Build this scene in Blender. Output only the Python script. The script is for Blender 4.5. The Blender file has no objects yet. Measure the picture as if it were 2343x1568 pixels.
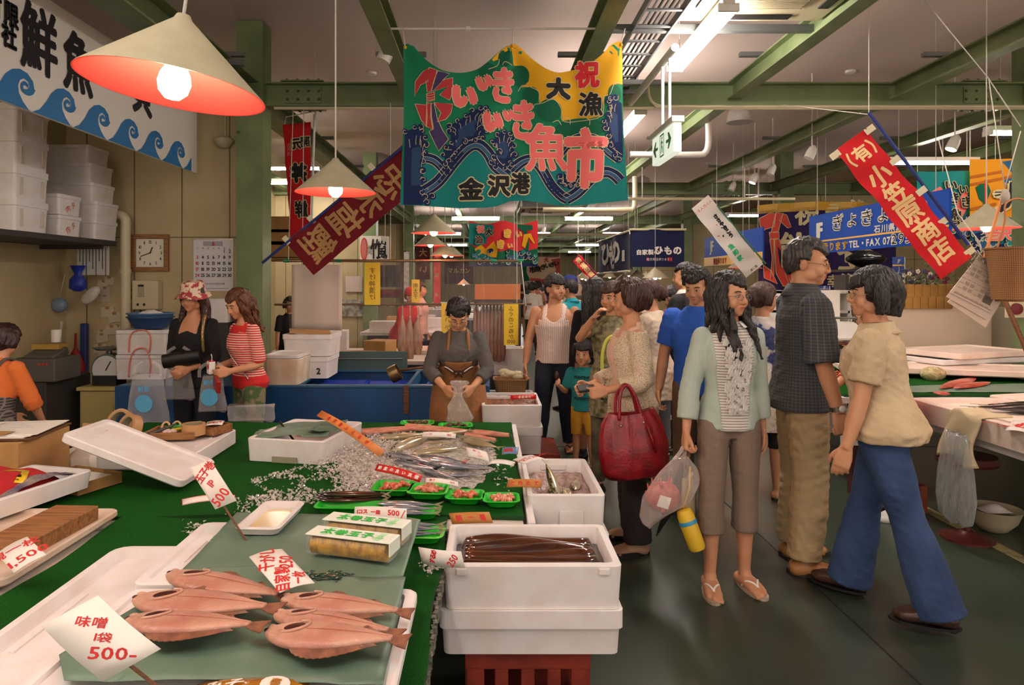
import bpy,bmesh,math,random
import numpy as np
from mathutils import Vector,Matrix,noise
from mathutils.geometry import delaunay_2d_cdt
S=bpy.context.scene
COL=S.collection
PI=math.pi
R=math.radians
# ---------------------------------------------------------------- camera, world, exposure
F,CX,CY,EYE=1560.0,1115.0,645.0,1.5
cam_data=bpy.data.cameras.new('camera')
cam_data.sensor_width=36.0
cam_data.lens=36.0*F/2343.0
cam_data.shift_x=(1171.5-CX)/2343.0
cam_data.shift_y=-(784.0-CY)/2343.0
cam_data.clip_start=0.05
cam=bpy.data.objects.new('camera',cam_data)
cam.location=(0,0,EYE)
cam.rotation_euler=(PI/2,0,0)
COL.objects.link(cam)
S.camera=cam
world=bpy.data.worlds.new('world')
S.world=world
world.use_nodes=True
world.node_tree.nodes['Background'].inputs[0].default_value=(1.0,0.82,0.73,1)
world.node_tree.nodes['Background'].inputs[1].default_value=0.45
BULB_E,FLUOR_E=30.0,34.0
S.view_settings.view_transform='Standard'
S.view_settings.look='None'
S.view_settings.gamma=1.0
S.view_settings.use_curve_mapping=False
S.view_settings.exposure=1.75
S.cycles.max_bounces=6
S.cycles.diffuse_bounces=3
S.cycles.glossy_bounces=3
S.cycles.transmission_bounces=4
S.cycles.transparent_max_bounces=12
S.cycles.caustics_reflective=False
S.cycles.caustics_refractive=False
S.cycles.sample_clamp_indirect=4.0
# ---------------------------------------------------------------- small helpers
def W(px,py,Y):
 """the point at depth Y that the photograph shows at pixel px, py"""
 return Vector(((px-CX)/F*Y,Y,EYE+(CY-py)/F*Y))
def G(px,py,z):
 """the point on the level plane z that the photograph shows at pixel px, py"""
 Y=(EYE-z)*F/(py-CY)
 return Vector(((px-CX)/F*Y,Y,z))
def PX(px,Y):
 return(px-CX)/F*Y
def PZ_(py,Y):
 return EYE+(CY-py)/F*Y
def lin(c):
 return tuple(((v/255)/12.92 if v/255<=0.04045 else((v/255+0.055)/1.055)**2.4)for v in c)
_mats={}
def mat(name,rgb=(200,200,200),rough=0.6,metal=0.0,spec=0.5,emit=0.0,alpha=1.0,trans=0.0,var=None,vscale=20.0,bump=0.0,bscale=60.0,coat=0.0,sss=0.0,stretch=None,vlo=0.4,vhi=0.65,ecol=None):
 """Principled material; rgb and var are sRGB 0..255; var = second colour mixed in by noise"""
 if name in _mats:
  return _mats[name]
 m=bpy.data.materials.new(name)
 m.use_nodes=True
 nt=m.node_tree
 b=nt.nodes['Principled BSDF']
 b.inputs['Base Color'].default_value=(*lin(rgb),1)
 b.inputs['Roughness'].default_value=rough
 b.inputs['Metallic'].default_value=metal
 b.inputs['Specular IOR Level'].default_value=spec
 b.inputs['Alpha'].default_value=alpha
 b.inputs['Transmission Weight'].default_value=trans
 b.inputs['Coat Weight'].default_value=coat
 if sss:
  b.inputs['Subsurface Weight'].default_value=sss
  b.inputs['Subsurface Radius'].default_value=(0.012,0.005,0.003)
 if emit:
  b.inputs['Emission Color'].default_value=(*lin(ecol or rgb),1)
  b.inputs['Emission Strength'].default_value=emit
 if var or bump:
  tc=nt.nodes.new('ShaderNodeTexCoord')
  src=tc.outputs['Object']
  if stretch:
   mp=nt.nodes.new('ShaderNodeMapping')
   mp.inputs['Scale'].default_value=stretch
   nt.links.new(src,mp.inputs['Vector'])
   src=mp.outputs['Vector']
 if var:
  n=nt.nodes.new('ShaderNodeTexNoise')
  n.inputs['Scale'].default_value=vscale
  n.inputs['Detail'].default_value=4
  r=nt.nodes.new('ShaderNodeValToRGB')
  r.color_ramp.elements[0].position=vlo
  r.color_ramp.elements[1].position=vhi
  r.color_ramp.elements[0].color=(*lin(rgb),1)
  r.color_ramp.elements[1].color=(*lin(var),1)
  nt.links.new(src,n.inputs['Vector'])
  nt.links.new(n.outputs['Fac'],r.inputs['Fac'])
  nt.links.new(r.outputs['Color'],b.inputs['Base Color'])
 if bump:
  n=nt.nodes.new('ShaderNodeTexNoise')
  n.inputs['Scale'].default_value=bscale
  n.inputs['Detail'].default_value=3
  bp=nt.nodes.new('ShaderNodeBump')
  bp.inputs['Strength'].default_value=bump
  bp.inputs['Distance'].default_value=0.01
  nt.links.new(src,n.inputs['Vector'])
  nt.links.new(n.outputs['Fac'],bp.inputs['Height'])
  nt.links.new(bp.outputs['Normal'],b.inputs['Normal'])
 _mats[name]=m
 return m
def stripes(name,a,b,scale,axis='Z',rough=0.8,duty=0.5,bump=0.0,axis2=None):
 """two-colour stripe (or check, with axis2) material in object space"""
 if name in _mats:
  return _mats[name]
 m=mat(name,a,rough,bump=bump,bscale=25)
 nt=m.node_tree
 bs=nt.nodes['Principled BSDF']
 tc=nt.nodes.new('ShaderNodeTexCoord')
 sp=nt.nodes.new('ShaderNodeSeparateXYZ')
 nt.links.new(tc.outputs['Object'],sp.inputs[0])
 def band(ax):
  if ax=='A':
   at=nt.nodes.new('ShaderNodeMath');at.operation='ARCTAN2'
   nt.links.new(sp.outputs['X'],at.inputs[0]);nt.links.new(sp.outputs['Y'],at.inputs[1])
   mu=nt.nodes.new('ShaderNodeMath');mu.operation='MULTIPLY';mu.inputs[1].default_value=scale*0.17
   fr=nt.nodes.new('ShaderNodeMath');fr.operation='FRACT'
   lt=nt.nodes.new('ShaderNodeMath');lt.operation='LESS_THAN';lt.inputs[1].default_value=duty
   nt.links.new(at.outputs[0],mu.inputs[0]);nt.links.new(mu.outputs[0],fr.inputs[0]);nt.links.new(fr.outputs[0],lt.inputs[0])
   return lt.outputs[0]
  mu=nt.nodes.new('ShaderNodeMath');mu.operation='MULTIPLY';mu.inputs[1].default_value=scale
  fr=nt.nodes.new('ShaderNodeMath');fr.operation='FRACT'
  lt=nt.nodes.new('ShaderNodeMath');lt.operation='LESS_THAN';lt.inputs[1].default_value=duty
  nt.links.new(sp.outputs[ax],mu.inputs[0]);nt.links.new(mu.outputs[0],fr.inputs[0]);nt.links.new(fr.outputs[0],lt.inputs[0])
  return lt.outputs[0]
 o=band(axis)
 if axis2:
  mx=nt.nodes.new('ShaderNodeMath');mx.operation='MAXIMUM'
  nt.links.new(o,mx.inputs[0]);nt.links.new(band(axis2),mx.inputs[1])
  o=mx.outputs[0]
 mix=nt.nodes.new('ShaderNodeMix');mix.data_type='RGBA'
 mix.inputs[6].default_value=(*lin(a),1)
 mix.inputs[7].default_value=(*lin(b),1)
 nt.links.new(o,mix.inputs[0])
 nt.links.new(mix.outputs[2],bs.inputs['Base Color'])
 return m
def plastic(name,rgb=(235,235,235),face=0.12,edge=0.5,rough=0.12,streak=None):
 """thin clear or milky film: mostly transparent, glossy towards grazing"""
 if name in _mats:
  return _mats[name]
 m=bpy.data.materials.new(name)
 m.use_nodes=True
 nt=m.node_tree
 b=nt.nodes['Principled BSDF']
 b.inputs['Base Color'].default_value=(*lin(rgb),1)
 b.inputs['Roughness'].default_value=rough
 b.inputs['Specular IOR Level'].default_value=0.8
 lw=nt.nodes.new('ShaderNodeLayerWeight');lw.inputs[0].default_value=0.35
 mr=nt.nodes.new('ShaderNodeMapRange')
 mr.inputs['To Min'].default_value=face
 mr.inputs['To Max'].default_value=edge
 nt.links.new(lw.outputs['Facing'],mr.inputs['Value'])
 nt.links.new(mr.outputs[0],b.inputs['Alpha'])
 if streak:
  tc=nt.nodes.new('ShaderNodeTexCoord')
  mp=nt.nodes.new('ShaderNodeMapping');mp.inputs['Scale'].default_value=streak
  n=nt.nodes.new('ShaderNodeTexNoise');n.inputs['Scale'].default_value=1.0;n.inputs['Detail'].default_value=2
  bp=nt.nodes.new('ShaderNodeBump');bp.inputs['Strength'].default_value=1.0;bp.inputs['Distance'].default_value=0.03
  nt.links.new(tc.outputs['Object'],mp.inputs['Vector']);nt.links.new(mp.outputs['Vector'],n.inputs['Vector'])
  nt.links.new(n.outputs['Fac'],bp.inputs['Height']);nt.links.new(bp.outputs['Normal'],b.inputs['Normal'])
  nt.links.new(bp.outputs['Normal'],lw.inputs['Normal'])
 _mats[name]=m
 return m
class MB:
 """collects geometry and links it as ONE mesh object"""
 def __init__(self):
  self.v,self.f,self.m,self.mats=[],[],[],[]
 def mi(self,m):
  if m not in self.mats:
   self.mats.append(m)
  return self.mats.index(m)
 def add(self,vs,fs,m):
  o=len(self.v)
  k=self.mi(m)
  self.v.extend([tuple(v)for v in vs])
  for f in fs:
   self.f.append([i+o for i in f])
   self.m.append(k)
  return self
 def box(self,c,s,m,rot=None,M=None):
  hx,hy,hz=s[0]/2,s[1]/2,s[2]/2
  vs=[Vector((x*hx,y*hy,z*hz))for z in(-1,1)for y in(-1,1)for x in(-1,1)]
  if rot is not None:
   from mathutils import Euler
   E=Euler(rot).to_matrix()
   vs=[E@v for v in vs]
  vs=[v+Vector(c)for v in vs]
  if M is not None:
   vs=[M@v for v in vs]
  return self.add(vs,[(0,2,3,1),(4,5,7,6),(0,1,5,4),(2,6,7,3),(0,4,6,2),(1,3,7,5)],m)
 def prism(self,poly,z0,z1,m):
  n=len(poly)
  a=sum(poly[i][0]*poly[(i+1)%n][1]-poly[(i+1)%n][0]*poly[i][1]for i in range(n))
  if a<0:
   poly=poly[::-1]
  vs=[(x,y,z0)for x,y in poly]+[(x,y,z1)for x,y in poly]
  fs=[list(range(n))[::-1],list(range(n,2*n))]+[(i,(i+1)%n,n+(i+1)%n,n+i)for i in range(n)]
  return self.add(vs,fs,m)
 def rings(self,rings,m,cap=True,closed=False):
  """loft through rings of equal point count"""
  n=len(rings[0])
  vs=[p for r in rings for p in r]
  fs=[]
  k=len(rings)
  for i in range(k if closed else k-1):
   a,b=i*n,((i+1)%k)*n
   for j in range(n):
    fs.append((a+j,a+(j+1)%n,b+(j+1)%n,b+j))
  if cap and not closed:
   fs.append(list(range(n))[::-1])
   fs.append(list(range((k-1)*n,k*n)))
  return self.add(vs,fs,m)
 def tube(self,pts,r,m,seg=8,closed=False,flat=None):
  """swept tube through pts; r number or list; flat = squash factor for the second axis"""
  P=[Vector(p)for p in pts]
  n=len(P)
  rs=r if isinstance(r,(list,tuple))else[r]*n
  up=None
  rings=[]
  for i,p in enumerate(P):
   if closed:
    t=P[(i+1)%n]-P[i-1]
   else:
    t=P[min(i+1,n-1)]-P[max(i-1,0)]
   if t.length<1e-9:
    t=Vector((0,0,1))
   t.normalize()
   if up is None:
    up=Vector((0,0,1))if abs(t.z)<0.9 else Vector((0,1,0))
   a=t.cross(up)
   if a.length<1e-6:
    a=t.orthogonal()
   a.normalize()
   up=a.cross(t)
   k=flat or 1.0
   rings.append([p+a*(math.cos(2*PI*j/seg)*rs[i])+up*(math.sin(2*PI*j/seg)*rs[i]*k)for j in range(seg)])
  return self.rings(rings,m,closed=closed)
 def lathe(self,prof,m,c=(0,0,0),seg=32,M=None):
  rings=[[Vector((c[0]+r*math.cos(2*PI*j/seg),c[1]+r*math.sin(2*PI*j/seg),c[2]+z))for j in range(seg)]for r,z in prof]
  if M is not None:
   rings=[[M@p for p in r]for r in rings]
  return self.rings(rings,m,cap=True)
 def ell(self,c,r,m,seg=14,M=None,rot=None):
  rx,ry,rz=r if isinstance(r,(tuple,list,Vector))else(r,r,r)
  nr=max(5,seg//2)
  E=None
  if rot is not None:
   from mathutils import Euler
   E=Euler(rot).to_matrix()
  vs=[Vector((0,0,-rz))]
  for i in range(1,nr):
   th=PI*i/nr
   for j in range(seg):
    ph=2*PI*j/seg
    vs.append(Vector((rx*math.sin(th)*math.cos(ph),ry*math.sin(th)*math.sin(ph),-rz*math.cos(th))))
  vs.append(Vector((0,0,rz)))
  fs=[(0,1+(j+1)%seg,1+j)for j in range(seg)]
  for i in range(nr-2):
   a,b=1+i*seg,1+(i+1)*seg
   for j in range(seg):
    fs.append((a+j,a+(j+1)%seg,b+(j+1)%seg,b+j))
  a,t=1+(nr-2)*seg,len(vs)-1
  fs+=[(a+j,a+(j+1)%seg,t)for j in range(seg)]
  if E is not None:
   vs=[E@v for v in vs]
  vs=[v+Vector(c)for v in vs]
  if M is not None:
   vs=[M@v for v in vs]
  return self.add(vs,fs,m)
 def grid(self,fn,nu,nv,m):
  """sheet of nu x nv cells; fn(u, v) with u, v in 0..1"""
  vs=[fn(i/nu,j/nv)for j in range(nv+1)for i in range(nu+1)]
  fs=[(j*(nu+1)+i,j*(nu+1)+i+1,(j+1)*(nu+1)+i+1,(j+1)*(nu+1)+i)for j in range(nv)for i in range(nu)]
  return self.add(vs,fs,m)
 def build(self,name,parent=None,smooth=None,bevel=0.0,solid=0.0,world=False,loc=None,rot=None,sub=0):
  me=bpy.data.meshes.new(name)
  vs=self.v
  if world and parent is not None:
   I=parent.matrix_basis.inverted()
   pp=parent.parent
   while pp is not None:
    I=I@pp.matrix_basis.inverted()
    pp=pp.parent
   vs=[I@Vector(v)for v in vs]
  me.from_pydata([tuple(v)for v in vs],[],self.f)
  for m in self.mats:
   me.materials.append(m)
  if len(self.mats)>1:
   me.polygons.foreach_set('material_index',self.m)
  o=bpy.data.objects.new(name,me)
  COL.objects.link(o)
  if parent is not None:
   o.parent=parent
  if loc is not None:
   o.location=loc
  if rot is not None:
   o.rotation_euler=rot
  if smooth is not None:
   if smooth is True:
    me.polygons.foreach_set('use_smooth',[True]*len(me.polygons))
   else:
    me.polygons.foreach_set('use_smooth',[True]*len(me.polygons))
    me.set_sharp_from_angle(angle=R(smooth))
  if sub:
   s=o.modifiers.new('sub','SUBSURF');s.levels=sub;s.render_levels=sub
  if solid:
   s=o.modifiers.new('solid','SOLIDIFY');s.thickness=solid;s.offset=0
  if bevel:
   s=o.modifiers.new('bevel','BEVEL');s.width=bevel;s.segments=2;s.limit_method='ANGLE';s.angle_limit=R(40)
  return o
def tag(o,label,cat,group=None,kind=None):
 if label:
  o['label']=label
 if cat:
  o['category']=cat
 if group:
  o['group']=group
 if kind:
  o['kind']=kind
 return o
def struct(o,label=None):
 o['kind']='structure'
 if label:
  o['label']=label
 return o
def thing(name,label,cat,loc=(0,0,0),rotz=0.0,group=None,rot=None):
 o=bpy.data.objects.new(name,None)
 COL.objects.link(o)
 o.empty_display_size=0.05
 o.location=loc
 o.rotation_euler=rot if rot is not None else(0,0,rotz)
 return tag(o,label,cat,group)
def dup(o,loc,rotz=None,label=None,rot=None,scale=None,parent=None):
 """a copy of a thing with its parts and sub-parts (mesh data shared)"""
 c=o.copy()
 COL.objects.link(c)
 if parent is not None:
  c.parent=parent
 if loc is not None:
  c.location=loc
 if rot is not None:
  c.rotation_euler=rot
 elif rotz is not None:
  c.rotation_euler=(0,0,rotz)
 if scale:
  c.scale=(scale,scale,scale)
 if label:
  c['label']=label
 for ch in list(o.children):
  dup(ch,None,parent=c)
 return c
# ---------------------------------------------------------------- lettering
_glyph={}
def glyph(ch):
 """flat mesh of one character, cell 1 x 1, centred on 0, 0"""
 if ch in _glyph:
  return _glyph[ch]
 c=bpy.data.curves.new('glyph','FONT')
 c.body=ch
 c.size=1.0
 c.resolution_u=2
 c.fill_mode='FRONT'
 o=bpy.data.objects.new('glyph',c)
 COL.objects.link(o)
 dg=bpy.context.evaluated_depsgraph_get()
 ev=o.evaluated_get(dg)
 me=ev.to_mesh()
 vs=[(v.co.x,v.co.y)for v in me.vertices]
 fs=[tuple(p.vertices)for p in me.polygons]
 ev.to_mesh_clear()
 bpy.data.objects.remove(o)
 bpy.data.curves.remove(c)
 if vs:
  x0,x1=min(v[0]for v in vs),max(v[0]for v in vs)
  y0,y1=min(v[1]for v in vs),max(v[1]for v in vs)
 else:
  x0=x1=y0=y1=0
 wide=ord(ch)>0x2E00
 if wide:
  ox,oy=0.5*(x0+x1),0.33
  adv=1.0
  s=1.0
  if x1-x0>0.05:
   s=min(1.0,0.96/max(x1-x0,y1-y0))
  oy=0.5*(y0+y1)if(y1-y0)>0.6*(x1-x0+0.01)else oy
  vs=[((x-ox)*s,(y-oy)*s)for x,y in vs]
 else:
  ox,oy=0.5*(x0+x1),0.36
  adv=(x1-x0)+0.10 if vs else 0.3
  vs=[(x-ox,y-oy)for x,y in vs]
 _glyph[ch]=(vs,fs,adv)
 return _glyph[ch]
def layout(text,size,vertical=False,pitch=1.0,rot=0.0,sx=1.0,sy=1.0,mirror=False):
 """[(verts, faces)] of text centred on the origin; vertical runs downwards"""
 gl=[glyph(c)for c in text]
 out=[]
 if vertical:
  n=len(text)
  cen=[(0,((n-1)/2-i)*pitch)for i in range(n)]
 else:
  tot=sum(g[2]*pitch for g in gl)
  x=-tot/2
  cen=[]
  for g in gl:
   cen.append((x+g[2]*pitch/2,0))
   x+=g[2]*pitch
 cr,sr=math.cos(rot),math.sin(rot)
 for(vs,fs,adv),(cx_,cy_)in zip(gl,cen):
  q=[]
  for vx,vy in vs:
   a,b=(vx*sx+cx_)*size,(vy*sy+cy_)*size
   if mirror:
    a=-a
   q.append((a*cr-b*sr,a*sr+b*cr))
  out.append((q,fs))
 return out
def split_long(vs,fs,lmax):
 """split triangles/polygons until edges are short enough to follow a curved sheet"""
 bm=bmesh.new()
 bv=[bm.verts.new((x,y,0))for x,y in vs]
 for f in fs:
  try:
   bm.faces.new([bv[i]for i in f])
  except ValueError:
   pass
 for _ in range(4):
  es=[e for e in bm.edges if e.calc_length()>lmax]
  if not es:
   break
  bmesh.ops.subdivide_edges(bm,edges=es,cuts=1)
  bmesh.ops.triangulate(bm,faces=[f for f in bm.faces if len(f.verts)>4])
 bm.verts.index_update()
 r=[(v.co.x,v.co.y)for v in bm.verts],[[v.index for v in f.verts]for f in bm.faces]
 bm.free()
 return r
class Sheet:
 """writes and paints on a surface fn(x, y, lift) -> point"""
 def __init__(self,fn,mb=None,lmax=None):
  self.fn,self.mb,self.lmax,self.k=fn,mb or MB(),lmax,0
 def put(self,vs,fs,m,off):
  if self.lmax:
   vs,fs=split_long(vs,fs,self.lmax)
  self.mb.add([self.fn(x,y,off)for x,y in vs],fs,m)
 def text(self,t,x,y,size,m,off=0.0008,bold=0.0,outline=None,om=None,**kw):
  L=layout(t,size,**kw)
  n=8 if bold>0.03*size or outline else 6
  for q,fs in L:
   if outline:
    for i in range(n):
     a=2*PI*i/n
     dx,dy=math.cos(a)*(outline+bold),math.sin(a)*(outline+bold)
     self.put([(x+vx+dx,y+vy+dy)for vx,vy in q],fs,om,off+0.00003*i)
   o2=off+(0.0006 if outline else 0)
   if bold:
    big=bold>0.05*size
    for i in range(n+(n if big else 0)):
     a=2*PI*i/n+(0.39 if i>=n else 0)
     k=0.55 if i>=n else 1.0
     dx,dy=math.cos(a)*bold*k,math.sin(a)*bold*k
     self.put([(x+vx+dx,y+vy+dy)for vx,vy in q],fs,m,o2+0.00002*i)
   self.put([(x+vx,y+vy)for vx,vy in q],fs,m,o2+0.0003)
  return self
 def poly(self,pts,m,off=0.0004,res=None):
  res=res or self.lmax
  n=len(pts)
  vs=[Vector(p)for p in pts]
  if res:
# split the outline, add inner points
   o=[]
   for i in range(n):
    a,b=vs[i],vs[(i+1)%n]
    k=max(1,int((b-a).length/res))
    o+=[a+(b-a)*(j/k)for j in range(k)]
   nb=len(o)
   x0,x1=min(p.x for p in o),max(p.x for p in o)
   y0,y1=min(p.y for p in o),max(p.y for p in o)
   ins=[]
   X=np.array([(p.x,p.y)for p in o])
   gx=x0+res*0.5
   while gx<x1:
    gy=y0+res*0.5
    while gy<y1:
     inside=False
     j=nb-1
     for i in range(nb):
      if(X[i,1]>gy)!=(X[j,1]>gy)and gx<(X[j,0]-X[i,0])*(gy-X[i,1])/(X[j,1]-X[i,1])+X[i,0]:
       inside=not inside
      j=i
     if inside and np.min((X[:,0]-gx)**2+(X[:,1]-gy)**2)>(0.35*res)**2:
      ins.append(Vector((gx,gy)))
     gy+=res
    gx+=res
   vs=o+ins
   n=nb
  r=delaunay_2d_cdt(vs,[(i,(i+1)%n)for i in range(n)],[],1,1e-6)
  self.mb.add([self.fn(p.x,p.y,off)for p in r[0]],r[2],m)
  return self
 def stroke(self,pts,w,m,off=0.0009,smooth=True):
  P=spline(pts,4)if smooth and len(pts)>2 else[Vector(p)for p in pts]
  ws=w if isinstance(w,(list,tuple))else None
  L,Rr=[],[]
  n=len(P)
  for i,p in enumerate(P):
   t=P[min(i+1,n-1)]-P[max(i-1,0)]
   if t.length<1e-9:
    t=Vector((1,0))
   t.normalize()
   nrm=Vector((-t.y,t.x))
   ww=w if ws is None else ws[0]+(ws[1]-ws[0])*i/(n-1)
   L.append(p+nrm*ww/2)
   Rr.append(p-nrm*ww/2)
  vs=[self.fn(p.x,p.y,off)for p in L+Rr]
  self.mb.add(vs,[(n+i,n+i+1,i+1,i)for i in range(n-1)],m)
  return self
def spline(pts,k=6,closed=False):
 """Catmull-Rom through points (2-D or 3-D)"""
 P=[Vector(p)for p in pts]
 n=len(P)
 out=[]
 for i in range(n if closed else n-1):
  p0=P[(i-1)%n]if closed or i>0 else P[0]
  p1,p2=P[i],P[(i+1)%n]
  p3=P[(i+2)%n]if closed or i+2<n else P[-1]
  for j in range(k):
   t=j/k
   out.append(0.5*((2*p1)+(p2-p0)*t+(2*p0-5*p1+4*p2-p3)*t*t+(3*p1-p0-3*p2+p3)*t**3))
 if not closed:
  out.append(P[-1])
 return out
def plane_fn(o,ex,ey):
 """flat sheet: origin o, unit vectors ex, ey; lifts along ex x ey"""
 o,ex,ey=Vector(o),Vector(ex).normalized(),Vector(ey).normalized()
 nz=ex.cross(ey)
 return lambda x,y,l=0.0:o+ex*x+ey*y+nz*l
rnd=random.Random(7)
# ---------------------------------------------------------------- organic solids: union of closed shapes, remeshed into one skin
def organic(name,mb,m,voxel=0.006,smooth=3,parent=None,disp=None,world=False,iters=0.5):
 tmp=bpy.data.meshes.new('tmp')
 tmp.from_pydata(mb.v,[],mb.f)
 o=bpy.data.objects.new('tmp',tmp)
 COL.objects.link(o)
 md=o.modifiers.new('r','REMESH')
 md.mode='VOXEL'
 md.voxel_size=voxel
 dg=bpy.context.evaluated_depsgraph_get()
 me=bpy.data.meshes.new_from_object(o.evaluated_get(dg))
 bpy.data.objects.remove(o)
 bpy.data.meshes.remove(tmp)
 me.name=name
 n=len(me.vertices)
 co=np.empty(n*3,dtype=np.float32)
 me.vertices.foreach_get('co',co)
 co=co.reshape(-1,3)
 ed=np.empty(len(me.edges)*2,dtype=np.int32)
 me.edges.foreach_get('vertices',ed)
 ed=ed.reshape(-1,2)
 deg=np.bincount(ed.ravel(),minlength=n).astype(np.float32)[:,None]
 deg[deg==0]=1
 def lap(co,w):
  acc=np.zeros_like(co)
  for k in range(3):
   acc[:,k]=np.bincount(ed[:,0],weights=co[ed[:,1],k],minlength=n)+np.bincount(ed[:,1],weights=co[ed[:,0],k],minlength=n)
  return co+(acc/deg-co)*w
 for _ in range(smooth):
  co=lap(co,0.6)
  co=lap(co,-0.25)
 if disp:
  me.vertices.foreach_set('co',co.ravel())
  me.update()
  no=np.empty(n*3,dtype=np.float32)
  me.vertex_normals.foreach_get('vector',no)
  co=disp(co,no.reshape(-1,3)).astype(np.float32)
  co=lap(co,0.3)
 me.vertices.foreach_set('co',co.ravel())
 me.materials.clear()
 for q in(m if isinstance(m,(list,tuple))else[m]):
  me.materials.append(q)
 me.polygons.foreach_set('use_smooth',[True]*len(me.polygons))
 me.update()
 o=bpy.data.objects.new(name,me)
 COL.objects.link(o)
 if parent is not None:
  o.parent=parent
 return o
# ================================================================ MATERIALS shared
M_foam=mat('foam',(232,228,226),0.55,var=(224,217,210),vscale=9,bump=0.05,bscale=350,spec=0.35)
M_steel=mat('green_paint',(124,140,96),0.5,var=(104,122,80),vscale=3)
M_wall=mat('wall_panel',(196,180,138),0.6,var=(184,168,126),vscale=2)
M_dark=mat('dark',(22,20,19),0.5)
M_white=mat('white_paint',(225,220,210),0.4)
M_cream=mat('cream_plastic',(206,196,160),0.45)
M_chrome=mat('metal',(180,178,172),0.25,metal=1.0)
M_galv=mat('galvanised',(120,124,124),0.45,metal=0.6)
M_wood=mat('wood',(160,112,66),0.55,var=(122,78,42),vscale=6,stretch=(1,12,12),bump=0.1,bscale=40)
M_wood2=mat('dark_wood',(116,74,42),0.6,var=(82,50,26),vscale=6,stretch=(1,14,14))
M_card=mat('cardboard',(178,138,84),0.75,var=(166,124,72),vscale=8)
M_paper=mat('paper',(238,232,222),0.7)
M_red=mat('red_ink',(205,40,36),0.6)
M_black=mat('black_ink',(26,22,22),0.6)
M_rope=mat('cord',(205,200,186),0.7)
# ================================================================ SETTING
XL,XR,YB,ZC=-4.1,9.0,46.0,3.95
m=MB()
m.box((2.5,21,-0.05),(15,52,0.1),mat('painted_floor',(60,74,58),0.34,var=(40,42,36),vscale=0.9,bump=0.06,bscale=160,vlo=0.35,vhi=0.7))
struct(m.build('floor'))
m=MB()
ms=mat('floor_seam',(24,26,22),0.6)
m.box((1.615,20,0.001),(0.008,40,0.003),ms)
m.box((1.615,6.2,0.001),(8,0.008,0.003),ms)
struct(m.build('trim_1'),'dark seam in the floor')
m=MB()
m.box((2.89,11,0.002),(0.075,22,0.004),mat('yellow_line',(196,184,128),0.6,var=(120,112,80),vscale=14,vlo=0.5,vhi=0.75))
struct(m.build('trim_2'),'yellow line painted on the floor')
m=MB()
m.box((2.5,21,ZC+0.05),(15,52,0.1),mat("ceiling_board",(208,190,180),0.9,bump=0.05,bscale=300))
struct(m.build('ceiling'))
def wall(name,x0,y0,x1,y1,z0,z1,th=0.06,pitch=0.6):
 """panelled wall along x or y"""
 b=MB()
 if abs(x1-x0)>abs(y1-y0):
  b.box(((x0+x1)/2,y0,(z0+z1)/2),(abs(x1-x0),th,z1-z0),M_wall)
  k=x0+pitch/2
  ml=mat('panel_joint',(120,104,76),0.7)
  while k<x1:
   b.box((k,y0-th/2,(z0+z1)/2),(0.012,0.006,z1-z0),ml)
   k+=pitch
  b.box(((x0+x1)/2,y0-th/2,1.93),(abs(x1-x0),0.006,0.01),ml)
 else:
  b.box((x0,(y0+y1)/2,(z0+z1)/2),(th,abs(y1-y0),z1-z0),M_wall)
 return struct(b.build(name))
wall('wall_left',XL,0.0,XL,YB,0,ZC)
wall('wall_right',XR,2.0,XR,YB,0,ZC)
wall('wall_back',XL,YB,XR,YB,0,ZC)
wall('wall_left_crossing',XL,6.62,-2.35,6.62,0,3.2,pitch=0.46)
wall('wall_left_crossing',XL,13.12,-2.3,13.12,0,3.2,pitch=0.46)
wall('wall_left_crossing',XL,19.62,-2.3,19.62,0,3.2,pitch=0.6)
wall('wall_right_crossing',5.5,13.12,XR,13.12,0,3.2,pitch=0.6)
wall('wall_right_crossing',5.6,19.62,XR,19.62,0,3.2,pitch=0.6)
wall('wall_right_crossing',5.6,26.12,XR,26.12,0,3.2,pitch=0.6)
def ibeam(b,p0,p1,w,h,t=0.014):
 """H-section from p0 to p1 (along x or y), top centre line"""
 ax=0 if abs(p1[0]-p0[0])>abs(p1[1]-p0[1])else 1
 L=abs(p1[ax]-p0[ax])
 c=[(p0[i]+p1[i])/2 for i in range(3)]
 def bx(cz,s):
  sz=(L,s[0],s[1])if ax==0 else(s[0],L,s[1])
  b.box((c[0],c[1],c[2]+cz),sz,M_steel)
 bx(-t/2,(w,t))
 bx(-h+t/2,(w,t))
 bx(-h/2,(t,h-2*t))
M_rust=mat('bolt_steel',(92,92,72),0.5,metal=0.3)
for i,Y in enumerate((6.5,13.0,19.5,26.0,32.5,39.0)):
 b=MB()
 ibeam(b,(XL,Y,3.385),(XR,Y,3.385),0.15,0.225)
 if i<3:
  for x in(-1.75,2.8+1.9,-3.0):
   b.box((x,Y-0.012,3.275),(0.34,0.014,0.15),M_steel)
   b.box((x,Y,3.40),(0.4,0.15,0.012),M_steel)
   b.box((x,Y,3.15),(0.4,0.15,0.012),M_steel)
   for k in range(4):
    for s in(-1,1):
     b.ell((x-0.15+0.1*k,Y+0.04*s,3.412),(0.016,0.016,0.014),M_rust,6)
     b.ell((x-0.15+0.1*k,Y+0.04*s,3.14),(0.016,0.016,0.014),M_rust,6)
     b.ell((x-0.15+0.1*k,Y-0.022,3.275+0.04*s),(0.014,0.012,0.014),M_rust,6)
 struct(b.build('beam_crossing'))
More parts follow.
